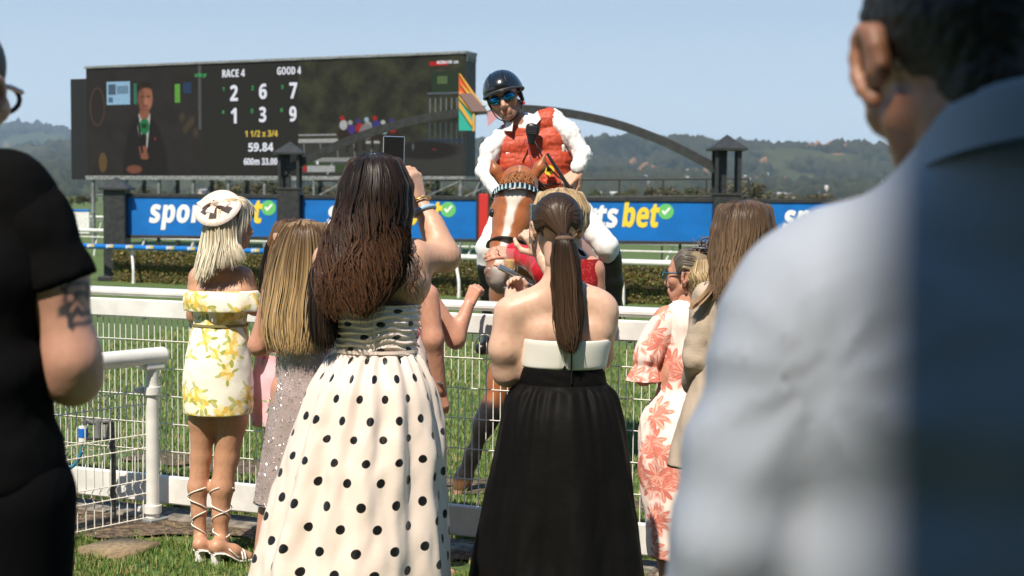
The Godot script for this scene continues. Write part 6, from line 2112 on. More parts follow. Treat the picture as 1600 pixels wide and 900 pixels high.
func woman_beige() -> void:
	var t := stand("person", "brown haired woman in a beige jacket behind the peach dress woman", "person", 1160, 5.3, "spectators at the fence")
	var hd := frame(J(1163, 368), PI * 1.1)
	var b := Blob.new()
	bars(b, [[J(1120, 470), J(1216, 470), 0.055], [J(1125, 510), J(1212, 510), 0.085], [J(1130, 570), J(1206, 570), 0.09], [J(1120, 650), J(1210, 650), 0.12]], 0)
	b.cap(J(1163, 410), J(1164, 450), 0.052, 0.058)
	woman_legs(b, J(1138, 720), J(1192, 720), 0.0, Vector3(0, 0, -1))
	var h1 := hand_blob(J(1086, 604, 0.12), Vector3(0.1, -0.3, -0.9), Vector3(-1, 0.2, 0), 1.0, 0.5, 0.95)
	soft("body", M.skin_fair, t, [[b, 0.016, 0.03], head_grid(hd, 0.98, 0.92, 0.011), [h1, 0.006, 0.007]])
	var bei := plain_cloth("beige_wool", lin(0.46, 0.37, 0.29), 0.85, 2.0)
	part("jacket", loft(px_rows([[438, 1138, 1190, 0.8], [446, 1112, 1214, 0.74], [470, 1094, 1232, 0.72], [520, 1092, 1236, 0.74], [580, 1088, 1236, 0.72], [640, 1066, 1240, 0.78], [726, 1042, 1248, 0.8], [722, 1048, 1242, 0.78]], wd, who), 64, 50, creases(102, 0.014, 0.9)), bei, t)
	for q in [[1.0, J(1108, 468), J(1092, 560, 0.0), J(1086, 600, 0.12)], [-1.0, J(1226, 468), J(1238, 556, 0.05), J(1210, 590, 0.3)]]:
		var sl := Blob.new()
		sl.chain([q[1], q[2], q[3]], [0.068, 0.058, 0.050])
		var sn := noise(103, 9.0, 2)
		soft("sleeve", bei, t, [[sl, 0.010, 0.03]], {"push": func(p, _n): return sn.get_noise_3dv(p) * 0.010})
	part("trousers", loft(px_rows([[715, 1085, 1232, 0.7], [800, 1090, 1228, 0.7], [900, 1100, 1220, 0.7], [985, 1108, 1214, 0.7]], wd, who), 40, 20, creases(104, 0.01, 1.0)), plain_cloth("trouser_sand", lin(0.42, 0.35, 0.27), 0.8), t)
	var g := sheet([[316, 1146, 1182, 0.03, -0.03], [328, 1130, 1200, 0.01, -0.10], [360, 1122, 1206, -0.01, -0.125], [400, 1118, 1204, -0.03, -0.14], [440, 1116, 1196, -0.05, -0.15], [468, 1110, 1186, -0.06, -0.15]], 9)
	hair(t, g, 420, Color(0.060, 0.036, 0.022), Color(0.165, 0.105, 0.062), {"seed": 105, "core": 0.026, "skull": hd * Vector3(0, 0.045, -0.03), "skull_r": 0.087, "wave": 0.006, "streak": 0.45})
	hair(t, [[J(1118, 420, -0.05), J(1105, 450, -0.07), J(1088, 470, -0.07), J(1076, 476, -0.06)], [J(1122, 430, -0.08), J(1110, 455, -0.1), J(1092, 474, -0.09), J(1080, 482, -0.08)]], 14, Color(0.10, 0.06, 0.035), Color(0.30, 0.19, 0.11), {"seed": 106, "thick": 0.012, "r": 0.002})

# ---------------------------------------------------------------- horse and rider
func build_horse() -> void:
	var t := stand("horse", "chestnut horse with a white blaze looking over the fence", "horse", 800, 7.15)
	who.y = 0.0
	t.position = who
	var A := J(810, 282, 0.06)                           # poll
	var Z := J(778, 438, -0.16)                          # muzzle
	var h := Blob.new()
	h.chain([J(811, 288, 0.08), J(807, 315, 0.03), J(802, 345, 0.0), J(792, 378, -0.05), J(783, 412, -0.12), J(778, 432, -0.15)], [0.098, 0.108, 0.101, 0.080, 0.067, 0.062])
	h.chain([J(824, 326, 0.14), J(820, 362, 0.10), J(802, 405, -0.02)], [0.098, 0.090, 0.050])          # cheeks and jaw
	for s in [-1.0, 1.0]:
		h.ball(J(805 + s * 28, 326, 0.01), 0.031)        # brow over the eye
		h.ball(J(779 + s * 15, 424, -0.19), 0.025)      # nostril wings
	h.cap(J(778, 444, -0.13), J(781, 448, -0.11), 0.038, 0.036)
	var hole := Blob.new()
	for s in [-1.0, 1.0]: hole.cap(J(779 + s * 17, 422, -0.22), J(779 + s * 18, 430, -0.205), 0.012, 0.009)
	var b := Blob.new()
	b.chain([J(813, 305, 0.12), J(822, 345, 0.40), J(832, 400, 0.75), J(838, 450, 1.0)], [0.095, 0.14, 0.20, 0.26])
	b.chain([J(828, 330, 0.45), J(845, 372, 0.95)], [0.08, 0.12])                                       # crest of the neck
	b.chain([J(842, 470, 1.05), J(856, 462, 1.6), J(872, 456, 2.2), J(886, 446, 2.75)], [0.27, 0.31, 0.32, 0.29])
	b.cap(J(846, 412, 1.25), J(880, 408, 2.6), 0.17, 0.20)
	# forelegs: one stepping forward, one straight
	b.chain([J(806, 520, 1.05), J(786, 590, 1.05), J(768, 640, 1.02), J(756, 664, 1.02), J(738, 712, 1.04), J(724, 748, 1.06), J(718, 766, 1.05)], [0.12, 0.075, 0.055, 0.050, 0.034, 0.042, 0.036])
	b.chain([J(870, 520, 1.05), J(874, 600, 1.05), J(872, 660, 1.02), J(874, 725, 1.06), J(874, 760, 1.08)], [0.12, 0.075, 0.054, 0.034, 0.042])
	for q in [[862, -0.02], [918, 0.0]]:
		b.chain([J(q[0], 470, 2.75), J(q[0] + 2, 545, 2.6), J(q[0] + 4, 600, 2.85), J(q[0] + 2, 660, 2.8), J(q[0], 700, 2.75)], [0.2, 0.12, 0.062, 0.042, 0.046])
	var axis := (Z - A).normalized()
	var L := A.distance_to(Z)
	var side := axis.cross(Vector3.BACK).normalized()
	var face := side.cross(axis)
	var nz := noise(201, 22.0, 3)
	var col := func(p: Vector3, n: Vector3) -> Color:
		var v := nz.get_noise_3dv(p) * 0.5 + 0.5
		var c := Color(0.26, 0.078, 0.024).lerp(Color(0.42, 0.140, 0.045), v)
		var w := p - A
		var u := w.dot(axis) / L
		if p.y < 0.62 and w.length() > 0.9: c = c.lerp(Color(0.012, 0.009, 0.008), smoothstep(0.62, 0.50, p.y + nz.get_noise_3dv(p * 0.5) * 0.08))
		if p.y < 0.07 and w.length() > 0.9: c = Color(0.17, 0.08, 0.035)
		if w.length() < 0.75:
			var x := w.dot(side) + nz.get_noise_3dv(p * 0.8) * 0.008
			var wide := lerpf(0.056, 0.022, smoothstep(0.16, 0.36, u)) * smoothstep(0.07, 0.15, u)
			if u > 0.42: wide = lerpf(0.020, 0.016, smoothstep(0.42, 0.7, u))
			if u > 0.80: wide = lerpf(0.016, 0.034, smoothstep(0.80, 0.92, u))
			var front := smoothstep(0.15, 0.45, n.dot(face) * (1.0 if face.z > 0.0 else -1.0))
			c = c.lerp(Color(0.62, 0.56, 0.50), front * (1.0 - smoothstep(wide - 0.006, wide + 0.006, absf(x - 0.006))))
			if u > 0.84: c = c.lerp(Color(0.20, 0.145, 0.125), smoothstep(0.84 + nz.get_noise_3dv(p * 0.6) * 0.06, 0.98, u) * 0.75)
		return c
	var coat := tinted("horse_coat", 0.42)
	coat.rim_enabled = true
	coat.rim = 0.15
	var ears := Blob.new()
	for q in [[[784, 282, 0.07], [774, 266, 0.07], [768, 249, 0.06]], [[832, 280, 0.08], [843, 262, 0.08], [852, 241, 0.07]]]:
		ears.chain([J(q[0][0], q[0][1], q[0][2]), J(q[1][0], q[1][1], q[1][2]), J(q[2][0], q[2][1], q[2][2])], [0.026, 0.030, 0.004])
	var eh := Blob.new()
	for q in [[[779, 270, 0.02], [771, 254, 0.03]], [[840, 266, 0.03], [849, 248, 0.04]]]: eh.cap(J(q[0][0], q[0][1], q[0][2]), J(q[1][0], q[1][1], q[1][2]), 0.017, 0.006)
	soft("body", coat, t, [[b, 0.026, 0.08], [h, 0.008, 0.025, [], hole], [ears, 0.005, 0.012, [], eh]], {"color": col})
	for s in [-1.0, 1.0]:
		var e := part("eye", SphereMesh.new(), M.black_gloss, t, J(804 + s * 34, 333, -0.008))
		e.mesh.radius = 0.022
		e.mesh.height = 0.044
	part("hoof", loft([[J(717, 764, 1.05), 0.040, 0.045], [J(713, 779, 1.03), 0.055, 0.062]], 18, 5, func(_a, _v): return 0.0), mat("hoof", lin(0.17, 0.09, 0.05), 0.6), t)
	part("hoof", loft([[J(874, 762, 1.08), 0.040, 0.045], [J(874, 776, 1.04), 0.055, 0.062]], 18, 5, func(_a, _v): return 0.0), M.hoof, t)
	# forelock and mane
	hair(t, [[J(796, 272, 0.06), J(789, 280, -0.02), J(785, 285, -0.05), J(786, 290, -0.06)], [J(806, 266, 0.07), J(800, 272, -0.02), J(795, 280, -0.06), J(794, 289, -0.075)], [J(816, 264, 0.07), J(816, 272, -0.02), J(813, 280, -0.06), J(810, 288, -0.075)], [J(824, 268, 0.07), J(830, 278, 0.0), J(829, 284, -0.04), J(826, 290, -0.05)]], 120, Color(0.20, 0.068, 0.022), Color(0.32, 0.125, 0.045), {"seed": 202, "thick": 0.012, "r": 0.0015, "core": 0.006, "wave": 0.004, "streak": 0.45, "short": 0.7})
	hair(t, [[J(826, 272, 0.1), J(850, 300, 0.25), J(858, 335, 0.35), J(856, 372, 0.4)], [J(832, 290, 0.35), J(862, 320, 0.5), J(872, 355, 0.6), J(870, 392, 0.65)], [J(842, 330, 0.7), J(872, 352, 0.8), J(884, 380, 0.85), J(884, 410, 0.9)]], 200, Color(0.16, 0.05, 0.018), Color(0.30, 0.12, 0.045), {"seed": 203, "thick": 0.03, "core": 0.02, "streak": 0.4})
	# bridle
	var lea := mat("bridle_leather", lin(0.016, 0.012, 0.010), 0.4)
	var strap := func(called: String, keys: Array, r: float) -> void: part(called, tube(spline(keys, 16), [r], 6, 0.45), lea, t)
	strap.call("browband", [J(772, 308, 0.07), J(776, 296, -0.02), J(792, 291, -0.078), J(814, 290, -0.078), J(834, 296, -0.04), J(847, 308, 0.05)], 0.013)
	var bead := [mat("bead_pale", lin(0.45, 0.62, 0.68), 0.3), mat("bead_navy", lin(0.02, 0.035, 0.07), 0.3), M.sign_white]
	var bp := spline([J(774, 299, -0.02), J(782, 293, -0.07), J(796, 290, -0.100), J(814, 289, -0.100), J(831, 294, -0.07), J(843, 302, -0.01)], 25)
	for k in 25: part("browband_bead", tube([bp[k] + Vector3(0, -0.012, 0), bp[k] + Vector3(0, 0.012, 0)], [0.008 if k % 2 == 0 else 0.005, 0.005 if k % 2 == 0 else 0.008], 6), bead[0] if k % 2 == 0 else bead[1], t)
	strap.call("noseband", [J(764, 386, 0.05), J(767, 377, -0.06), J(782, 371, -0.138), J(802, 373, -0.142), J(820, 381, -0.06), J(830, 388, 0.05)], 0.017)
	for s in [-1.0, 1.0]:
		strap.call("cheek_strap", [J(811 + s * 33, 300, 0.07), J(807 + s * 36, 330, 0.06), J(800 + s * 31, 378, 0.0), J(790 + s * 24, 415, -0.08)], 0.010)
		var ringp := []
		for k in 13: ringp.append(J(788 + s * 20, 418, -0.09) + Vector3(0, cos(TAU * k / 12) * 0.03, sin(TAU * k / 12) * 0.03))
		part("bit_ring", tube(ringp, [0.004], 6), M.silver, t)
	strap.call("rein", [J(808, 420, -0.08), J(838, 400, 0.25), J(866, 340, 0.8), J(884, 290, 1.1)], 0.008)
	strap.call("rein", [J(768, 418, -0.08), J(772, 400, 0.2), J(800, 350, 0.8), J(872, 292, 1.1)], 0.008)
	# tack
	var tan := mat("saddle_tan", lin(0.17, 0.085, 0.04), 0.45)
	var navy := plain_cloth("cloth_navy", lin(0.035, 0.045, 0.075), 0.85, 2.0)
	var sd := thing("saddle", "tan leather riding saddle on navy cloth, under the rider", "saddle", who + J(872, 360, 1.65))
	var o := J(872, 360, 1.65)
	var flap := func(s: float, m: Material, w: float, drop: float, out: float, called: String) -> void:
		var rows := []
		for i in 9:
			var u := i / 8.0
			var row := PackedVector3Array()
			for k in 9:
				var v := k / 8.0
				var an := v * 1.25
				row.append(Vector3(s * (sin(an) * (0.36 + out)), -0.08 + (cos(an) - 1.0) * 0.5 * drop, lerpf(-w, w, u) * (1.0 - 0.25 * v * v)))
			rows.append(row)
		part(called, grid_mesh(rows, [], false), m, sd)
	for s in [-1.0, 1.0]:
		flap.call(s, navy, 0.42, 1.25, 0.0, "saddle_cloth")
		flap.call(s, tan, 0.28, 1.0, 0.03, "flap")
	part("seat", loft([[Vector3(0, -0.10, 0), 0.17, 0.27], [Vector3(0, -0.03, 0), 0.15, 0.26], [Vector3(0, 0.0, 0), 0.08, 0.22]], 24, 8, func(a, _v): return 0.02 * cos(a * 2.0)), tan, sd)
	for s in [-1.0, 1.0]:
		part("stirrup_leather", tube([Vector3(s * 0.36, -0.2, 0.1), Vector3(s * 0.42, -0.62, 0.12)], [0.012], 6, 0.3), tan, sd)
func build_rider() -> void:
	var d := 8.45
	var t := stand("person", "mounted rider in a red quilted vest, white shirt and black helmet", "person", 840, d)
	who.y = 0.0
	t.position = who
	var hd := frame(J(789, 153), deg_to_rad(-10), deg_to_rad(5), deg_to_rad(17))
	# skin: head, neck, hands
	var b := Blob.new()
	b.cap(J(798, 176, 0.02), J(822, 204, 0.04), 0.058, 0.064)
	var beard := func(p: Vector3, _n: Vector3) -> Color:
		var q := (hd.affine_inverse() * p) / 1.14
		var c := Color(0.56, 0.31, 0.205)
		var low := smoothstep(-0.040, -0.062, q.y + absf(q.x) * -0.35) * smoothstep(-0.16, -0.12, q.y)
		var lipz := 1.0 - smoothstep(0.016, 0.026, absf(q.x)) * 1.0
		if absf(q.y + 0.066) < 0.012 and absf(q.x) < 0.022 and q.z > 0.08: return Color(0.46, 0.20, 0.15)
		return c.lerp(Color(0.17, 0.10, 0.06), low * 0.6 * (1.0 if lipz >= 0.0 else 0.0)) if q.z > -0.02 and q.z < 0.2 else c
	var sk := tinted("rider_skin", 0.5)
	sk.subsurf_scatter_enabled = true
	sk.subsurf_scatter_strength = 0.1
	var h1 := hand_blob(J(905, 268, -0.10), Vector3(-0.75, -0.6, 0.15), Vector3(0.2, 0.6, 0.75), 1.0, 0.75, 1.1, 0.6, 0.8)
	soft("body", sk, t, [[b, 0.009, 0.02], head_grid(hd, 1.14, 1.12, 0.0050), ear_grid(hd, 1.14), [h1, 0.0045, 0.007]], {"color": beard})
	# helmet
	var hel := thing("riding_helmet", "glossy black riding helmet with chin strap on the rider's head", "helmet", who + hd.origin)
	hel.basis = hd.basis.scaled(Vector3.ONE * 1.08)
	var hm := mat("helmet_black", lin(0.010, 0.010, 0.011), 0.22)
	hm.clearcoat_enabled = true
	hm.clearcoat = 0.7
	hm.clearcoat_roughness = 0.12
	var rows := []
	for k in 15:
		var ph := k / 14.0 * (PI * 0.5)
		var row := PackedVector3Array()
		for i in 41:
			var a := TAU * (i % 40) / 40
			var drop := 0.014 - 0.024 * sin(a)              # lower at the back than over the brow
			row.append(Vector3(cos(a) * 0.112 * sin(ph), 0.040 + 0.115 * cos(ph) - drop * pow(sin(ph), 6.0), -0.008 + sin(a) * 0.132 * sin(ph)))
		rows.append(row)
	part("shell", grid_mesh(rows, []), hm, hel)
	var rim := []
	for i in 41:
		var a := TAU * i / 40
		rim.append(Vector3(cos(a) * 0.1125, 0.039 - 0.014 + 0.024 * sin(a), -0.008 + sin(a) * 0.1325))
	part("rim_edge", tube(rim, [0.0055], 8), mat("helmet_rim", lin(0.05, 0.05, 0.052), 0.4), hel)
	var pk := []
	for r in 4:
		var row := PackedVector3Array()
		for i in 15:
			var a := lerpf(0.45, PI - 0.45, i / 14.0)
			var o := r / 3.0
			row.append(Vector3(cos(a) * (0.113 + 0.012 * o), 0.026 + 0.024 * sin(a) - 0.010 * o * sin(a), -0.008 + sin(a) * (0.133 + 0.018 * o)))
		pk.append(row)
	part("peak", grid_mesh(pk, [], false), hm, hel)
	for s in [-1.0, 1.0]:
		part("seam", tube(spline([Vector3(s * 0.035, 0.148, 0.03), Vector3(s * 0.045, 0.125, 0.085), Vector3(s * 0.05, 0.085, 0.112)], 8), [0.0022], 5), M.black_plastic, hel)
		part("chin_strap", tube(spline([Vector3(s * 0.095, 0.03, 0.01), Vector3(s * 0.088, -0.04, 0.015), Vector3(s * 0.06, -0.10, 0.04), Vector3(0, -0.128, 0.065)], 12), [0.0065], 6, 0.5), M.black_plastic, hel)
	part("strap_buckle", box(Vector3(0.016, 0.05, 0.03), 0.005), M.black_plastic, hel, Vector3(0.094, -0.02, 0.015))
	part("strap_clip", box(Vector3(0.018, 0.018, 0.02), 0.004), M.red_paint, hel, Vector3(0.092, -0.055, 0.02))
	# sunglasses
	var sg := thing("sunglasses", "black framed sunglasses with blue mirror lenses on the rider's face", "glasses", who + hd.origin)
	sg.basis = hd.basis.scaled(Vector3.ONE * 1.15)
	var lens := mat("mirror_blue", lin(0.02, 0.26, 0.55), 0.06, 0.9)
	for s in [-1.0, 1.0]:
		var ln := []
		for k in 6:
			var row := PackedVector3Array()
			for i in 25:
				var a := TAU * (i % 24) / 24
				var r := k / 5.0
				row.append(Vector3(s * 0.036 + cos(a) * 0.029 * r, 0.004 + sin(a) * 0.021 * r, 0.116 - 0.010 * r * r - 0.012 * absf(s * 0.036 + cos(a) * 0.029 * r) / 0.06))
			ln.append(row)
		part("lens", grid_mesh(ln, []), lens, sg)
		var fr := []
		for k in 25: fr.append(Vector3(s * 0.036 + cos(TAU * k / 24) * 0.030, 0.004 + sin(TAU * k / 24) * 0.022, 0.105 - 0.012 * absf(s * 0.036 + cos(TAU * k / 24) * 0.03) / 0.06))
		part("rim", tube(fr, [0.0032], 6), M.black_plastic, sg)
		part("temple_arm", tube([Vector3(s * 0.064, 0.012, 0.094), Vector3(s * 0.082, 0.012, 0.06), Vector3(s * 0.086, 0.008, -0.01)], [0.0035], 6), M.black_plastic, sg)
	part("bridge", tube([Vector3(-0.010, 0.010, 0.108), Vector3(0, 0.014, 0.111), Vector3(0.010, 0.010, 0.108)], [0.003], 6), M.black_plastic, sg)
	# shirt
	var sh := Blob.new()
	bars(sh, [[J(794, 212, 0.04), J(864, 188, 0.04), 0.068], [J(798, 245, 0.05), J(866, 235, 0.05), 0.092], [J(812, 292, 0.07), J(866, 292, 0.07), 0.10]])
	sh.cap(J(816, 192, 0.04), J(826, 206, 0.04), 0.064, 0.072)
	var sa := Blob.new()
	sa.chain([J(784, 216, 0.02), J(766, 234, -0.01), J(757, 268, -0.05), J(776, 300, -0.18)], [0.058, 0.055, 0.048, 0.040])
	sa.chain([J(868, 190, 0.02), J(890, 208, -0.01), J(911, 243, -0.04), J(903, 262, -0.10)], [0.058, 0.056, 0.049, 0.042])
	var white := plain_cloth("white_cotton", lin(0.76, 0.74, 0.73), 0.75)
	var wn := noise(211, 8.0, 3)
	soft("shirt", white, t, [[sh, 0.014, 0.03], [sa, 0.010, 0.03]], {"push": func(p, _n): return (absf(wn.get_noise_3dv(p * Vector3(2.4, 1.3, 2.4))) - 0.2) * 0.016})
	for s in [-1.0, 1.0]:
		var cx := 820.0
		var tip := J(800, 205, -0.085) if s < 0 else J(838, 194, -0.075)
		part("collar", grid_mesh([PackedVector3Array([J(cx + s * 22 - 4, 186 - s * 6, 0.04), J(cx + s * 24 - 4, 180 - s * 7, 0.0), J(cx + s * 10 - 8, 189, -0.07)]), PackedVector3Array([J(cx + s * 27 - 4, 197 - s * 7, 0.04), J(cx + s * 29 - 4, 195 - s * 9, -0.04), tip])], [], false), white, t)
	# quilted vest
	var ve := Blob.new()
	bars(ve, [[J(800, 208, 0.04), J(858, 188, 0.04), 0.070], [J(800, 230, 0.045), J(862, 220, 0.045), 0.095], [J(802, 256, 0.05), J(866, 252, 0.05), 0.105], [J(812, 284, 0.065), J(866, 284, 0.065), 0.115]])
	var red := mat("vest_red", lin(0.62, 0.080, 0.032), 0.6)
	grain(red, 213, 0.04, 0.8, 4.0)
	var neck := Blob.new()
	neck.cap(J(818, 184, -0.10), J(824, 224, -0.14), 0.055, 0.012)
	neck.cap(J(818, 180, -0.1), J(818, 176, 0.12), 0.075, 0.085)
	var armh := []
	var y0: float = J(0, 306).y
	var spn := noise(214, 6.0, 2)
	var vest := soft("vest", red, t, [[ve, 0.0095, 0.02, [[Vector3(0, -1, 0), -y0], [Vector3(-0.86, 0.5, 0.0).normalized(), Vector3(-0.86, 0.5, 0.0).normalized().dot(J(780, 202))], [Vector3(0.86, 0.5, 0.0).normalized(), Vector3(0.86, 0.5, 0.0).normalized().dot(J(880, 182))]], neck]], {"push": func(p: Vector3, _n: Vector3) -> float:
		var yy := p.y + p.x * 0.06 + spn.get_noise_3dv(p) * 0.006
		var ch := absf(fposmod(yy / 0.034, 1.0) - 0.5) * 2.0
		var row := int(floor(yy / 0.034))
		var bx := absf(fposmod((p.x + (0.035 if row % 2 == 0 else 0.0)) / 0.07, 1.0) - 0.5) * 2.0
		return 0.006 - 0.0055 * smoothstep(0.78, 1.0, ch) - 0.003 * smoothstep(0.88, 1.0, bx)})
	var zc := plain_cloth("zip_pink", lin(0.45, 0.10, 0.16), 0.5)
	part("zip", tube(spline([J(822, 216, -0.075), J(827, 240, -0.082), J(832, 265, -0.082), J(838, 292, -0.075)], 12), [0.006], 6, 0.5), zc, t)
	part("zip_pull", tube([J(821, 218, -0.09), J(813, 238, -0.10)], [0.006, 0.008], 6, 0.5), mat("pull_dark", lin(0.25, 0.02, 0.02), 0.5), t)
	part("badge", poly_mesh(disc(0.030, 20), 0.004), M.sign_yellow, t, J(858, 266, -0.10))
	part("badge_mark", poly_mesh([Vector2(-0.016, -0.004), Vector2(0.016, -0.004), Vector2(0.012, 0.012), Vector2(-0.012, 0.012)], 0.003), M.black_plastic, t, J(858, 266, -0.10) + Vector3(0, 0, 0.004))
	# breeches and boots
	var br := Blob.new()
	br.chain([J(862, 305, 0.10), J(905, 335, 0.02), J(948, 385, -0.06)], [0.11, 0.086, 0.066])
	br.chain([J(822, 310, 0.10), J(790, 350, -0.05), J(765, 388, -0.15), J(763, 412, -0.12)], [0.12, 0.10, 0.075, 0.068])
	br.cap(J(820, 300, 0.1), J(862, 300, 0.1), 0.115, 0.115)
	br.cap(J(948, 385, -0.06), J(952, 400, -0.03), 0.066, 0.062)
	soft("breeches", plain_cloth("breeches_white", lin(0.78, 0.77, 0.76), 0.65), t, [[br, 0.011, 0.03]], {"push": func(p, _n): return (absf(wn.get_noise_3dv(p * 0.7)) - 0.2) * 0.010})
	part("belt", tube([J(842, 289, -0.055), J(862, 288, -0.06), J(884, 286, -0.03)], [0.012], 6, 0.5), M.black_plastic, t)
	var leather := mat("boot_black", lin(0.010, 0.010, 0.010), 0.3)
	for q in [[[J(953, 400, -0.02), J(957, 440, 0.02), J(958, 505, 0.06), J(954, 522, -0.04), J(948, 526, -0.16)], [0.070, 0.064, 0.046, 0.044, 0.034]], [[J(764, 418, -0.12), J(768, 460, -0.08), J(768, 522, -0.04), J(762, 540, -0.12), J(752, 545, -0.24)], [0.073, 0.066, 0.046, 0.046, 0.036]]]:
		var bt := Blob.new()
		bt.chain(q[0], q[1])
		soft("boot", leather, t, [[bt, 0.010, 0.02]])
	for q in [[948, 530, -0.1], [757, 550, -0.18]]:
		var rg := []
		for k in 13: rg.append(J(q[0], q[1], q[2]) + Vector3(cos(TAU * k / 12) * 0.055, 0.045 + sin(TAU * k / 12) * 0.058, 0))
		part("stirrup_iron", tube(rg, [0.007], 6), M.silver, t)
	# shoulder microphone on a coiled lead
	var mc := thing("radio_microphone", "black handheld radio microphone clipped to the red vest", "microphone", who + J(832, 206, -0.10))
	mc.scale = Vector3.ONE * 1.35
	mc.rotation.z = -0.12
	part("casing", loft([[Vector3(0, 0.034, 0), 0.018, 0.010], [Vector3(0, 0.028, 0), 0.029, 0.015], [Vector3(0, 0.0, 0), 0.030, 0.017], [Vector3(0, -0.028, 0), 0.020, 0.015], [Vector3(0, -0.055, 0), 0.011, 0.011]], 20, 16, func(_a, _v): return 0.0), M.black_plastic, mc)
	for k in 5: part("grille_bar", box(Vector3(0.036, 0.003, 0.003), 0.0008), mat("grille", lin(0.05, 0.05, 0.05), 0.5) if k == 0 else M.grille, mc, Vector3(0, 0.02 - k * 0.007, 0.0175))
	var cl := []
	var o2 := mc.position - who
	for q in [[834, 218, -0.1], [841, 232, -0.12], [848, 246, -0.12], [858, 262, -0.12], [872, 276, -0.12], [884, 284, -0.14]]: cl.append(J(q[0], q[1], q[2]) - o2)
	var cord := part("cord", tube(spline(cl, 24), [0.005], 6), M.black_plastic, mc)
	cord.transform = mc.transform.affine_inverse() * Transform3D(Basis.IDENTITY, mc.position)
	var gr := thing("riding_whip", "black padded riding whip held across the rider's vest", "whip", who + J(872, 268, -0.2))
	part("shaft", tube([J(855, 240, -0.18) - J(872, 268, -0.2), J(873, 268, -0.2) - J(872, 268, -0.2), J(896, 304, -0.22) - J(872, 268, -0.2)], [0.008, 0.011, 0.012], 8), M.black_plastic, gr)

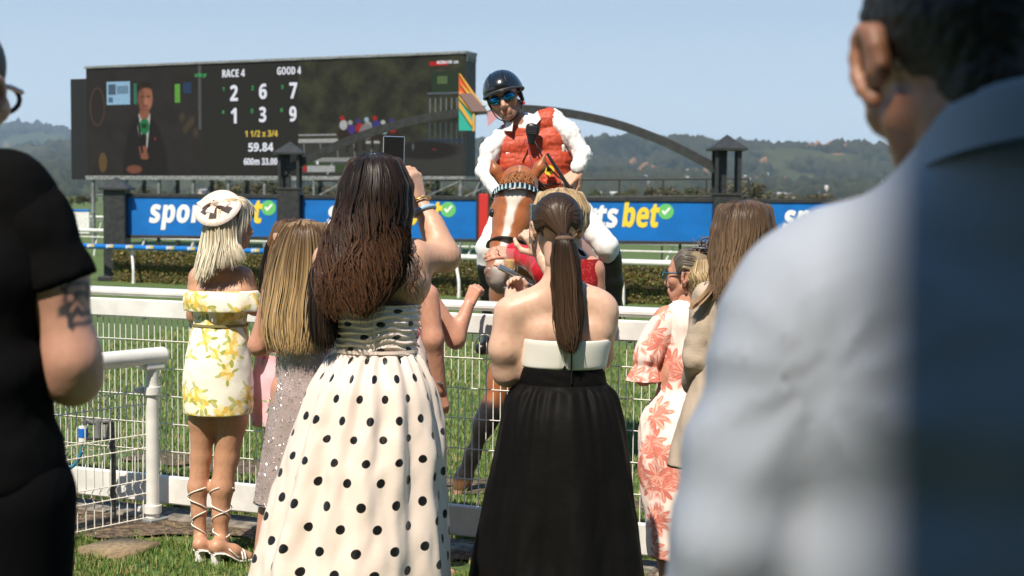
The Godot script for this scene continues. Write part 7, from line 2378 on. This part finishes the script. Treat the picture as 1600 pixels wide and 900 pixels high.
# ---------------------------------------------------------------- the two men standing close by
func man_shirt() -> void:
	var t := stand("person", "man in a pale business shirt seen from behind, close by", "person", 1530, 1.4)
	var fy := 0.0
	var hd := frame(J(1504, 104, 0.05), PI + deg_to_rad(3), deg_to_rad(18))
	var sk := skin("skin_brown", lin(0.36, 0.175, 0.105))
	var b := Blob.new()
	b.cap(hd * Vector3(0, -0.06, -0.03), J(1572, 246, 0.035), 0.060, 0.056)
	b.cap(J(1572, 246, 0.035), J(1566, 340, 0.08), 0.054, 0.045)
	b.chain([J(1566, 340, 0.08), J(1330, 460, 0.04), J(1214, 530, 0.02), J(1128, 960, 0.03)], [0.038, 0.034, 0.036, 0.042])
	b.chain([J(1128, 960, 0.03), J(1180, 1060, 0.24)], [0.046, 0.032])
	var hb := hand_blob(J(1180, 1060, 0.24), Vector3(0.3, -0.2, -0.9), Vector3(-0.8, 0.4, 0), 1.0, 0.5, 1.1)
	var hg := head_grid(hd, 1.14, 1.05, 0.007)             # a bent head: its short neck stump stays inside the collar
	var nb: Blob = hg[0]
	var last := nb.a.size() - 1
	nb.ab[last] *= 0.25
	nb.inv[last] = 1.0 / nb.ab[last].length_squared()
	soft("body", sk, t, [[b, 0.009, 0.03], hg, ear_grid(hd, 1.2, 0.004), [hb, 0.005, 0.008]])
	# short dark hair
	var hc := Blob.new()
	hc.cap(hd * Vector3(0, 0.050, -0.042), hd * Vector3(0, 0.057, 0.016), 0.094, 0.093)
	hc.cap(hd * Vector3(0, 0.0, -0.056), hd * Vector3(0, -0.040, -0.060), 0.074, 0.052)
	var cutn: Vector3 = hd.basis * Vector3(0, -0.55, 0.83).normalized()
	var hn := noise(301, 60.0, 2)
	soft("hair_mass", tinted("hair_short", 0.6), t, [[hc, 0.005, 0.02, [[cutn, cutn.dot(hd * Vector3(0, -0.035, 0.035))]]]], {"color": func(_p, _n): return Color(0.016, 0.012, 0.010), "push": func(p, _n): return hn.get_noise_3dv(p) * 0.004})
	part("glasses_arm", tube([hd * Vector3(-0.086, 0.020, -0.02), hd * Vector3(-0.086, 0.022, 0.05), hd * Vector3(-0.072, 0.018, 0.115)], [0.004], 6), M.black_plastic, t)
	part("glasses_arm", tube([hd * Vector3(0.086, 0.020, -0.02), hd * Vector3(0.086, 0.022, 0.05), hd * Vector3(0.072, 0.018, 0.115)], [0.004], 6), M.black_plastic, t)
	# shirt
	var s := Blob.new()
	bars(s, [[J(1310, 446, 0.02), J(1790, 446, 0.02), 0.056], [J(1330, 480, 0.02), J(1770, 480, 0.02), 0.095], [J(1350, 620, 0.03), J(1750, 620, 0.03), 0.118], [J(1360, 860, 0.04), J(1740, 860, 0.04), 0.120], [J(1370, 1080, 0.04), J(1730, 1080, 0.04), 0.118]])
	s.cap(J(1560, 312, 0.03), J(1320, 420, 0.02), 0.058, 0.056)
	s.cap(J(1574, 262, 0.006), J(1566, 335, 0.010), 0.080, 0.086)
	s.cap(J(1530, 292, 0.012), J(1500, 340, 0.02), 0.066, 0.07)
	s.cap(J(1570, 300, 0.03), J(1770, 385, 0.02), 0.062, 0.066)
	s.chain([J(1290, 455, 0.02), J(1236, 486, 0.0), J(1202, 560, 0.0), J(1164, 700, 0.0), J(1137, 838, 0.0), J(1124, 940, 0.02), J(1140, 1010, 0.14)], [0.054, 0.055, 0.056, 0.056, 0.055, 0.053, 0.046])
	s.chain([J(1810, 420, 0.02), J(1866, 470, 0.0), J(1900, 620, 0.0), J(1940, 930, 0.02)], [0.066, 0.070, 0.070, 0.06])
	var n1 := noise(303, 5.0, 2)
	var n2 := noise(304, 14.0, 2)
	var stripe := mat("pale_shirt", lin(0.32, 0.35, 0.41), 0.8)
	stripe.metallic_specular = 0.25
	var J0 := J(1275, 590, -0.06)
	soft("shirt", stripe, t, [[s, 0.012, 0.035]], {"push": func(p: Vector3, n: Vector3) -> float:
		# long soft drapes on the back, a few sharper creases running from the armpit
		var slack := smoothstep(1.62, 1.30, p.y)
		var v := (p - J0) 
		var fan := atan2(v.y, v.x)
		var rr := v.length()
		var crease := pow(absf(sin(fan * 4.5 + n1.get_noise_3dv(p * 0.35) * 2.0)), 3.0) * exp(-rr * 2.0) * 0.004
		return slack * (crease + 0.009 * n1.get_noise_3dv(p * Vector3(1.1, 0.22, 1.1))) + 0.003 * n2.get_noise_3dv(p * 0.4) - 0.002})
	var col := []
	for k in 9:
		var v := k / 8.0
		var row := PackedVector3Array()
		var r: float = [0.082, 0.081, 0.080, 0.079, 0.0805, 0.084, 0.088, 0.091, 0.094][k]
		var y: float = [-0.012, 0.008, 0.026, 0.040, 0.042, 0.034, 0.018, 0.002, -0.014][k]
		for i in 41:
			var a := TAU * (i % 40) / 40
			var c := J(1576, 236, 0.0)
			row.append(c + Vector3(cos(a) * r, y + 0.026 * sin(a) - 0.010 * absf(cos(a)), sin(a) * r))
		col.append(row)
	part("collar", grid_mesh(col, []), stripe, t)
	var tr := Blob.new()
	var hy := J(1550, 1090).y
	for q in [-0.1, 0.1]:
		var x: float = J(1550, 1090).x + q
		var z: float = J(1550, 1090, 0.04).z
		tr.chain([Vector3(x, hy, z), Vector3(x, 0.5, z - 0.02), Vector3(x, 0.06, z)], [0.125, 0.085, 0.065])
	tr.cap(J(1400, 1120, 0.04), J(1700, 1120, 0.04), 0.122, 0.122)
	soft("trousers", plain_cloth("trouser_navy", lin(0.02, 0.022, 0.03), 0.8), t, [[tr, 0.016, 0.03]])
	for q in [-0.1, 0.1]:
		part("shoe", loft([[Vector3(J(1550, 0).x + q, 0.0, J(1550, 0, 0.0).z - 0.04), 0.05, 0.14], [Vector3(J(1550, 0).x + q, 0.05, J(1550, 0, 0).z - 0.04), 0.048, 0.135], [Vector3(J(1550, 0).x + q, 0.085, J(1550, 0, 0).z), 0.03, 0.06]], 20, 8, func(_a, _v): return 0.0), M.black_plastic, t)
func man_tattoo() -> void:
	var t := stand("person", "man in a black t-shirt with a tattooed bare upper arm", "person", -70, 2.4)
	var hd := frame(J(-80, 148), PI + deg_to_rad(-8), 0.0)
	var b := Blob.new()
	b.cap(hd * Vector3(0, -0.06, -0.03), J(-72, 262, 0.02), 0.060, 0.070)
	limb(b, [J(48, 350, 0.0), J(88, 440, 0.0), J(113, 560, 0.0), J(114, 590, 0.02), J(60, 578, 0.14), J(0, 560, 0.26)], [0.054, 0.048, 0.043, 0.043, 0.040, 0.030])
	limb(b, [J(48, 350), J(-72, 320), J(-200, 350)], [0.045, 0.05, 0.045])
	limb(b, [J(-200, 350), J(-235, 560), J(-150, 620, 0.2)], [0.058, 0.047, 0.032])
	var hb := hand_blob(J(0, 560, 0.26), Vector3(-0.9, 0.1, -0.3), Vector3(0, 1, 0), 1.0, 0.4, 1.08)
	# tattoo: a lantern-like device with cogs and a scroll, dark ink on the outer arm
	var ink := []
	for q in [[[100, 452], [104, 480], 3.0], [[104, 480], [112, 500], 3.5], [[128, 444], [126, 462], 3.0], [[126, 462], [134, 478], 4.0], [[134, 478], [142, 492], 6.0], [[120, 492], [146, 496], 4.0], [[112, 500], [108, 512], 3.5], [[108, 512], [146, 500], 2.5], [[104, 446], [124, 444], 2.5], [[118, 462], [138, 452], 4.0], [[140, 452], [146, 474], 5.0], [[110, 462], [118, 470], 2.5]]: ink.append([J(q[0][0], q[0][1], -0.045), J(q[1][0], q[1][1], -0.045), q[2] * S(wd)])
	var cog := J(107, 486, -0.045)
	var sk := tinted("tattooed_skin", 0.5)
	sk.subsurf_scatter_enabled = true
	sk.subsurf_scatter_strength = 0.1
	var fn := noise(321, 60.0, 3)
	soft("body", sk, t, [[b, 0.0085, 0.03], head_grid(hd, 1.05, 1.05, 0.010), ear_grid(hd, 1.05), [hb, 0.005, 0.008]], {"color": func(p: Vector3, n: Vector3) -> Color:
		var c := Color(0.50, 0.265, 0.19) * (1.0 + fn.get_noise_3dv(p) * 0.10)
		if n.z > 0.0:
			for k in ink:
				var ab: Vector3 = k[1] - k[0]
				var h := clampf((p - k[0]).dot(ab) / ab.length_squared(), 0, 1)
				var e: Vector3 = p - k[0] - ab * h
				if Vector2(e.x, e.y).length() < k[2]: return Color(0.055, 0.05, 0.055)
			var r := Vector2(p.x - cog.x, p.y - cog.y).length()
			if absf(r - 0.010) < 0.0045: return Color(0.06, 0.055, 0.06)
		return c})
	var hc := Blob.new()
	hc.cap(hd * Vector3(0, 0.045, -0.036), hd * Vector3(0, 0.052, 0.016), 0.086, 0.085)
	hc.cap(hd * Vector3(0, 0.0, -0.05), hd * Vector3(0, -0.035, -0.055), 0.070, 0.052)
	var cutn: Vector3 = hd.basis * Vector3(0, -0.55, 0.83).normalized()
	soft("hair_mass", tinted("hair_grey", 0.6), t, [[hc, 0.007, 0.02, [[cutn, cutn.dot(hd * Vector3(0, -0.03, 0.03))]]]], {"color": func(_p, _n): return Color(0.05, 0.045, 0.04)})
	for s in [-1.0, 1.0]:
		part("glasses_arm", tube([hd * Vector3(s * 0.084, 0.014, -0.015), hd * Vector3(s * 0.084, 0.016, 0.05), hd * Vector3(s * 0.074, 0.012, 0.110)], [0.005], 6), M.black_gloss, t)
		var rim := []
		for k in 17: rim.append(hd * Vector3(s * 0.036 + cos(TAU * k / 16) * 0.032, 0.0 + sin(TAU * k / 16) * 0.024, 0.114))
		part("glasses_rim", tube(rim, [0.0045], 6), M.black_gloss, t)
	var s := Blob.new()
	bars(s, [[J(-180, 292), J(14, 294), 0.056], [J(-160, 420), J(-5, 420), 0.098], [J(-150, 590), J(-22, 590), 0.108], [J(-145, 720), J(-12, 720), 0.116], [J(-145, 770), J(-12, 770), 0.118]])
	s.cap(J(-70, 262, 0.02), J(10, 292), 0.050, 0.054)
	s.cap(J(-70, 268, 0.02), J(-170, 312), 0.058, 0.058)
	s.chain([J(26, 304), J(52, 350)], [0.058, 0.056])
	var slv := Blob.new()
	slv.chain([J(26, 304), J(56, 352), J(92, 440), J(112, 490)], [0.058, 0.062, 0.060, 0.058])
	var sdir := (J(112, 490) - J(56, 352)).normalized()
	s.chain([J(-190, 325), J(-215, 370), J(-225, 450)], [0.066, 0.068, 0.066])
	var n1 := noise(331, 6.0, 3)
	var blk := mat("black_cotton", lin(0.0055, 0.0055, 0.006), 0.9)
	blk.metallic_specular = 0.12
	soft("sleeve", blk, t, [[slv, 0.009, 0.02, [[sdir, sdir.dot(J(97, 446))]]]], {"push": func(p: Vector3, _n: Vector3) -> float: return 0.006 * n1.get_noise_3dv(p * 1.6)})
	soft("shirt", blk, t, [[s, 0.011, 0.03, [[Vector3(0, -1, 0), -J(0, 762).y]]]], {"push": func(p: Vector3, _n: Vector3) -> float: return 0.008 * n1.get_noise_3dv(p * Vector3(0.8, 1.3, 0.8))})
	var tr := Blob.new()
	var hy: float = J(-80, 780).y
	for q in [-0.1, 0.1]:
		var x: float = J(-80, 780).x + q
		var z: float = J(-80, 780).z
		tr.chain([Vector3(x, hy, z), Vector3(x, 0.5, z - 0.02), Vector3(x, 0.06, z)], [0.115, 0.085, 0.07])
	tr.cap(J(-135, 790), J(-22, 790), 0.110, 0.110)
	plain_cloth("black_denim", lin(0.006, 0.006, 0.007), 0.9).metallic_specular = 0.1
	soft("trousers", M.black_denim, t, [[tr, 0.014, 0.03]])
	for q in [-0.1, 0.1]:
		var o := Vector3(J(-80, 780).x + q, 0.0, J(-80, 780).z - 0.04)
		part("shoe", loft([[o, 0.05, 0.14], [o + Vector3(0, 0.05, 0), 0.048, 0.135], [o + Vector3(0, 0.085, 0.04), 0.03, 0.06]], 20, 8, func(_a, _v): return 0.0), M.black_plastic, t)

func build_canopy() -> void:
	# unseen roof added behind the camera; its edge shades the man's right half
	# the roof's edge lies where the sun's rays grazing the man's head and back meet the roof
	var y := 10.0
	var A := P(1350, 650, 1.30)
	var B := P(1385, 120, 1.49)
	var h := SUN_TO.cross(B - A).cross(Vector3.UP).normalized()
	if h.z < 0.0: h = -h
	var on: Vector3 = A + SUN_TO * ((y - A.y) / SUN_TO.y)
	var right := Vector3(-h.z, 0, h.x)
	if right.x < 0.0: right = -right
	var t := thing("added_shade_canopy", "added unseen white canopy on poles that shades the near man in the shirt", "canopy", Vector3(on.x, 0, on.z))
	var tent := plain_cloth("tent_white", lin(0.6, 0.6, 0.58), 0.8)
	var a := -h * 1.6
	var b := h * 3.0
	var s := st()
	for q in [[0.0, 0.02], [0.06, -0.02]]:
		quad(s, a + Vector3(0, y + q[0], 0), b + Vector3(0, y + q[0], 0), b + right * 12.0 + Vector3(0, y + q[0], 0), a + right * 12.0 + Vector3(0, y + q[0], 0))
	part("roof", done(s), tent, t)
	for q in [a + right * 11.9, b + right * 0.1, b + right * 11.9]:
		var g := gy(on.x + q.x, on.z + q.z)
		part("pole", tube([q + Vector3(0, g, 0), q + Vector3(0, y + 0.03, 0)], [0.03], 10), M.galvanised, t)

func build_stand() -> void:
	# unseen stand added behind the camera to cut the sky light on the crowd
	var t := thing("added_grandstand", "added unseen dark roofed stand with stepped seating that blocks the sky behind", "added_grandstand", Vector3(0, 0.3, 7.6))
	var brick := mat("stand_wall", lin(0.09, 0.075, 0.06), 0.85)
	grain(brick, 351, 0.03, 0.7, 0.6)
	part("rear_wall", box(Vector3(46, 11, 0.4), 0.02), brick, t, Vector3(0, 5.5, 9.0))
	for k in 10: part("seating_step", box(Vector3(46, 0.5, 0.9), 0.02), M.concrete, t, Vector3(0, 0.25 + k * 0.5, k * 0.9))
	part("roof", box(Vector3(48, 0.35, 10.5), 0.03), M.dark_steel, t, Vector3(0, 11.2, 4.6))
	for x in [-22, -11, 0, 11, 22]: part("column", box(Vector3(0.4, 11, 0.4), 0.02), M.dark_steel, t, Vector3(x, 5.5, -0.2))

func _ready() -> void:
	set_view()
	set_materials()
	build_ground()
	build_distance()
	build_signs()
	build_screen()
	build_rails()
	build_fence()
	build_grass()
	build_people()
	build_canopy()
	build_stand()
	run_jobs()
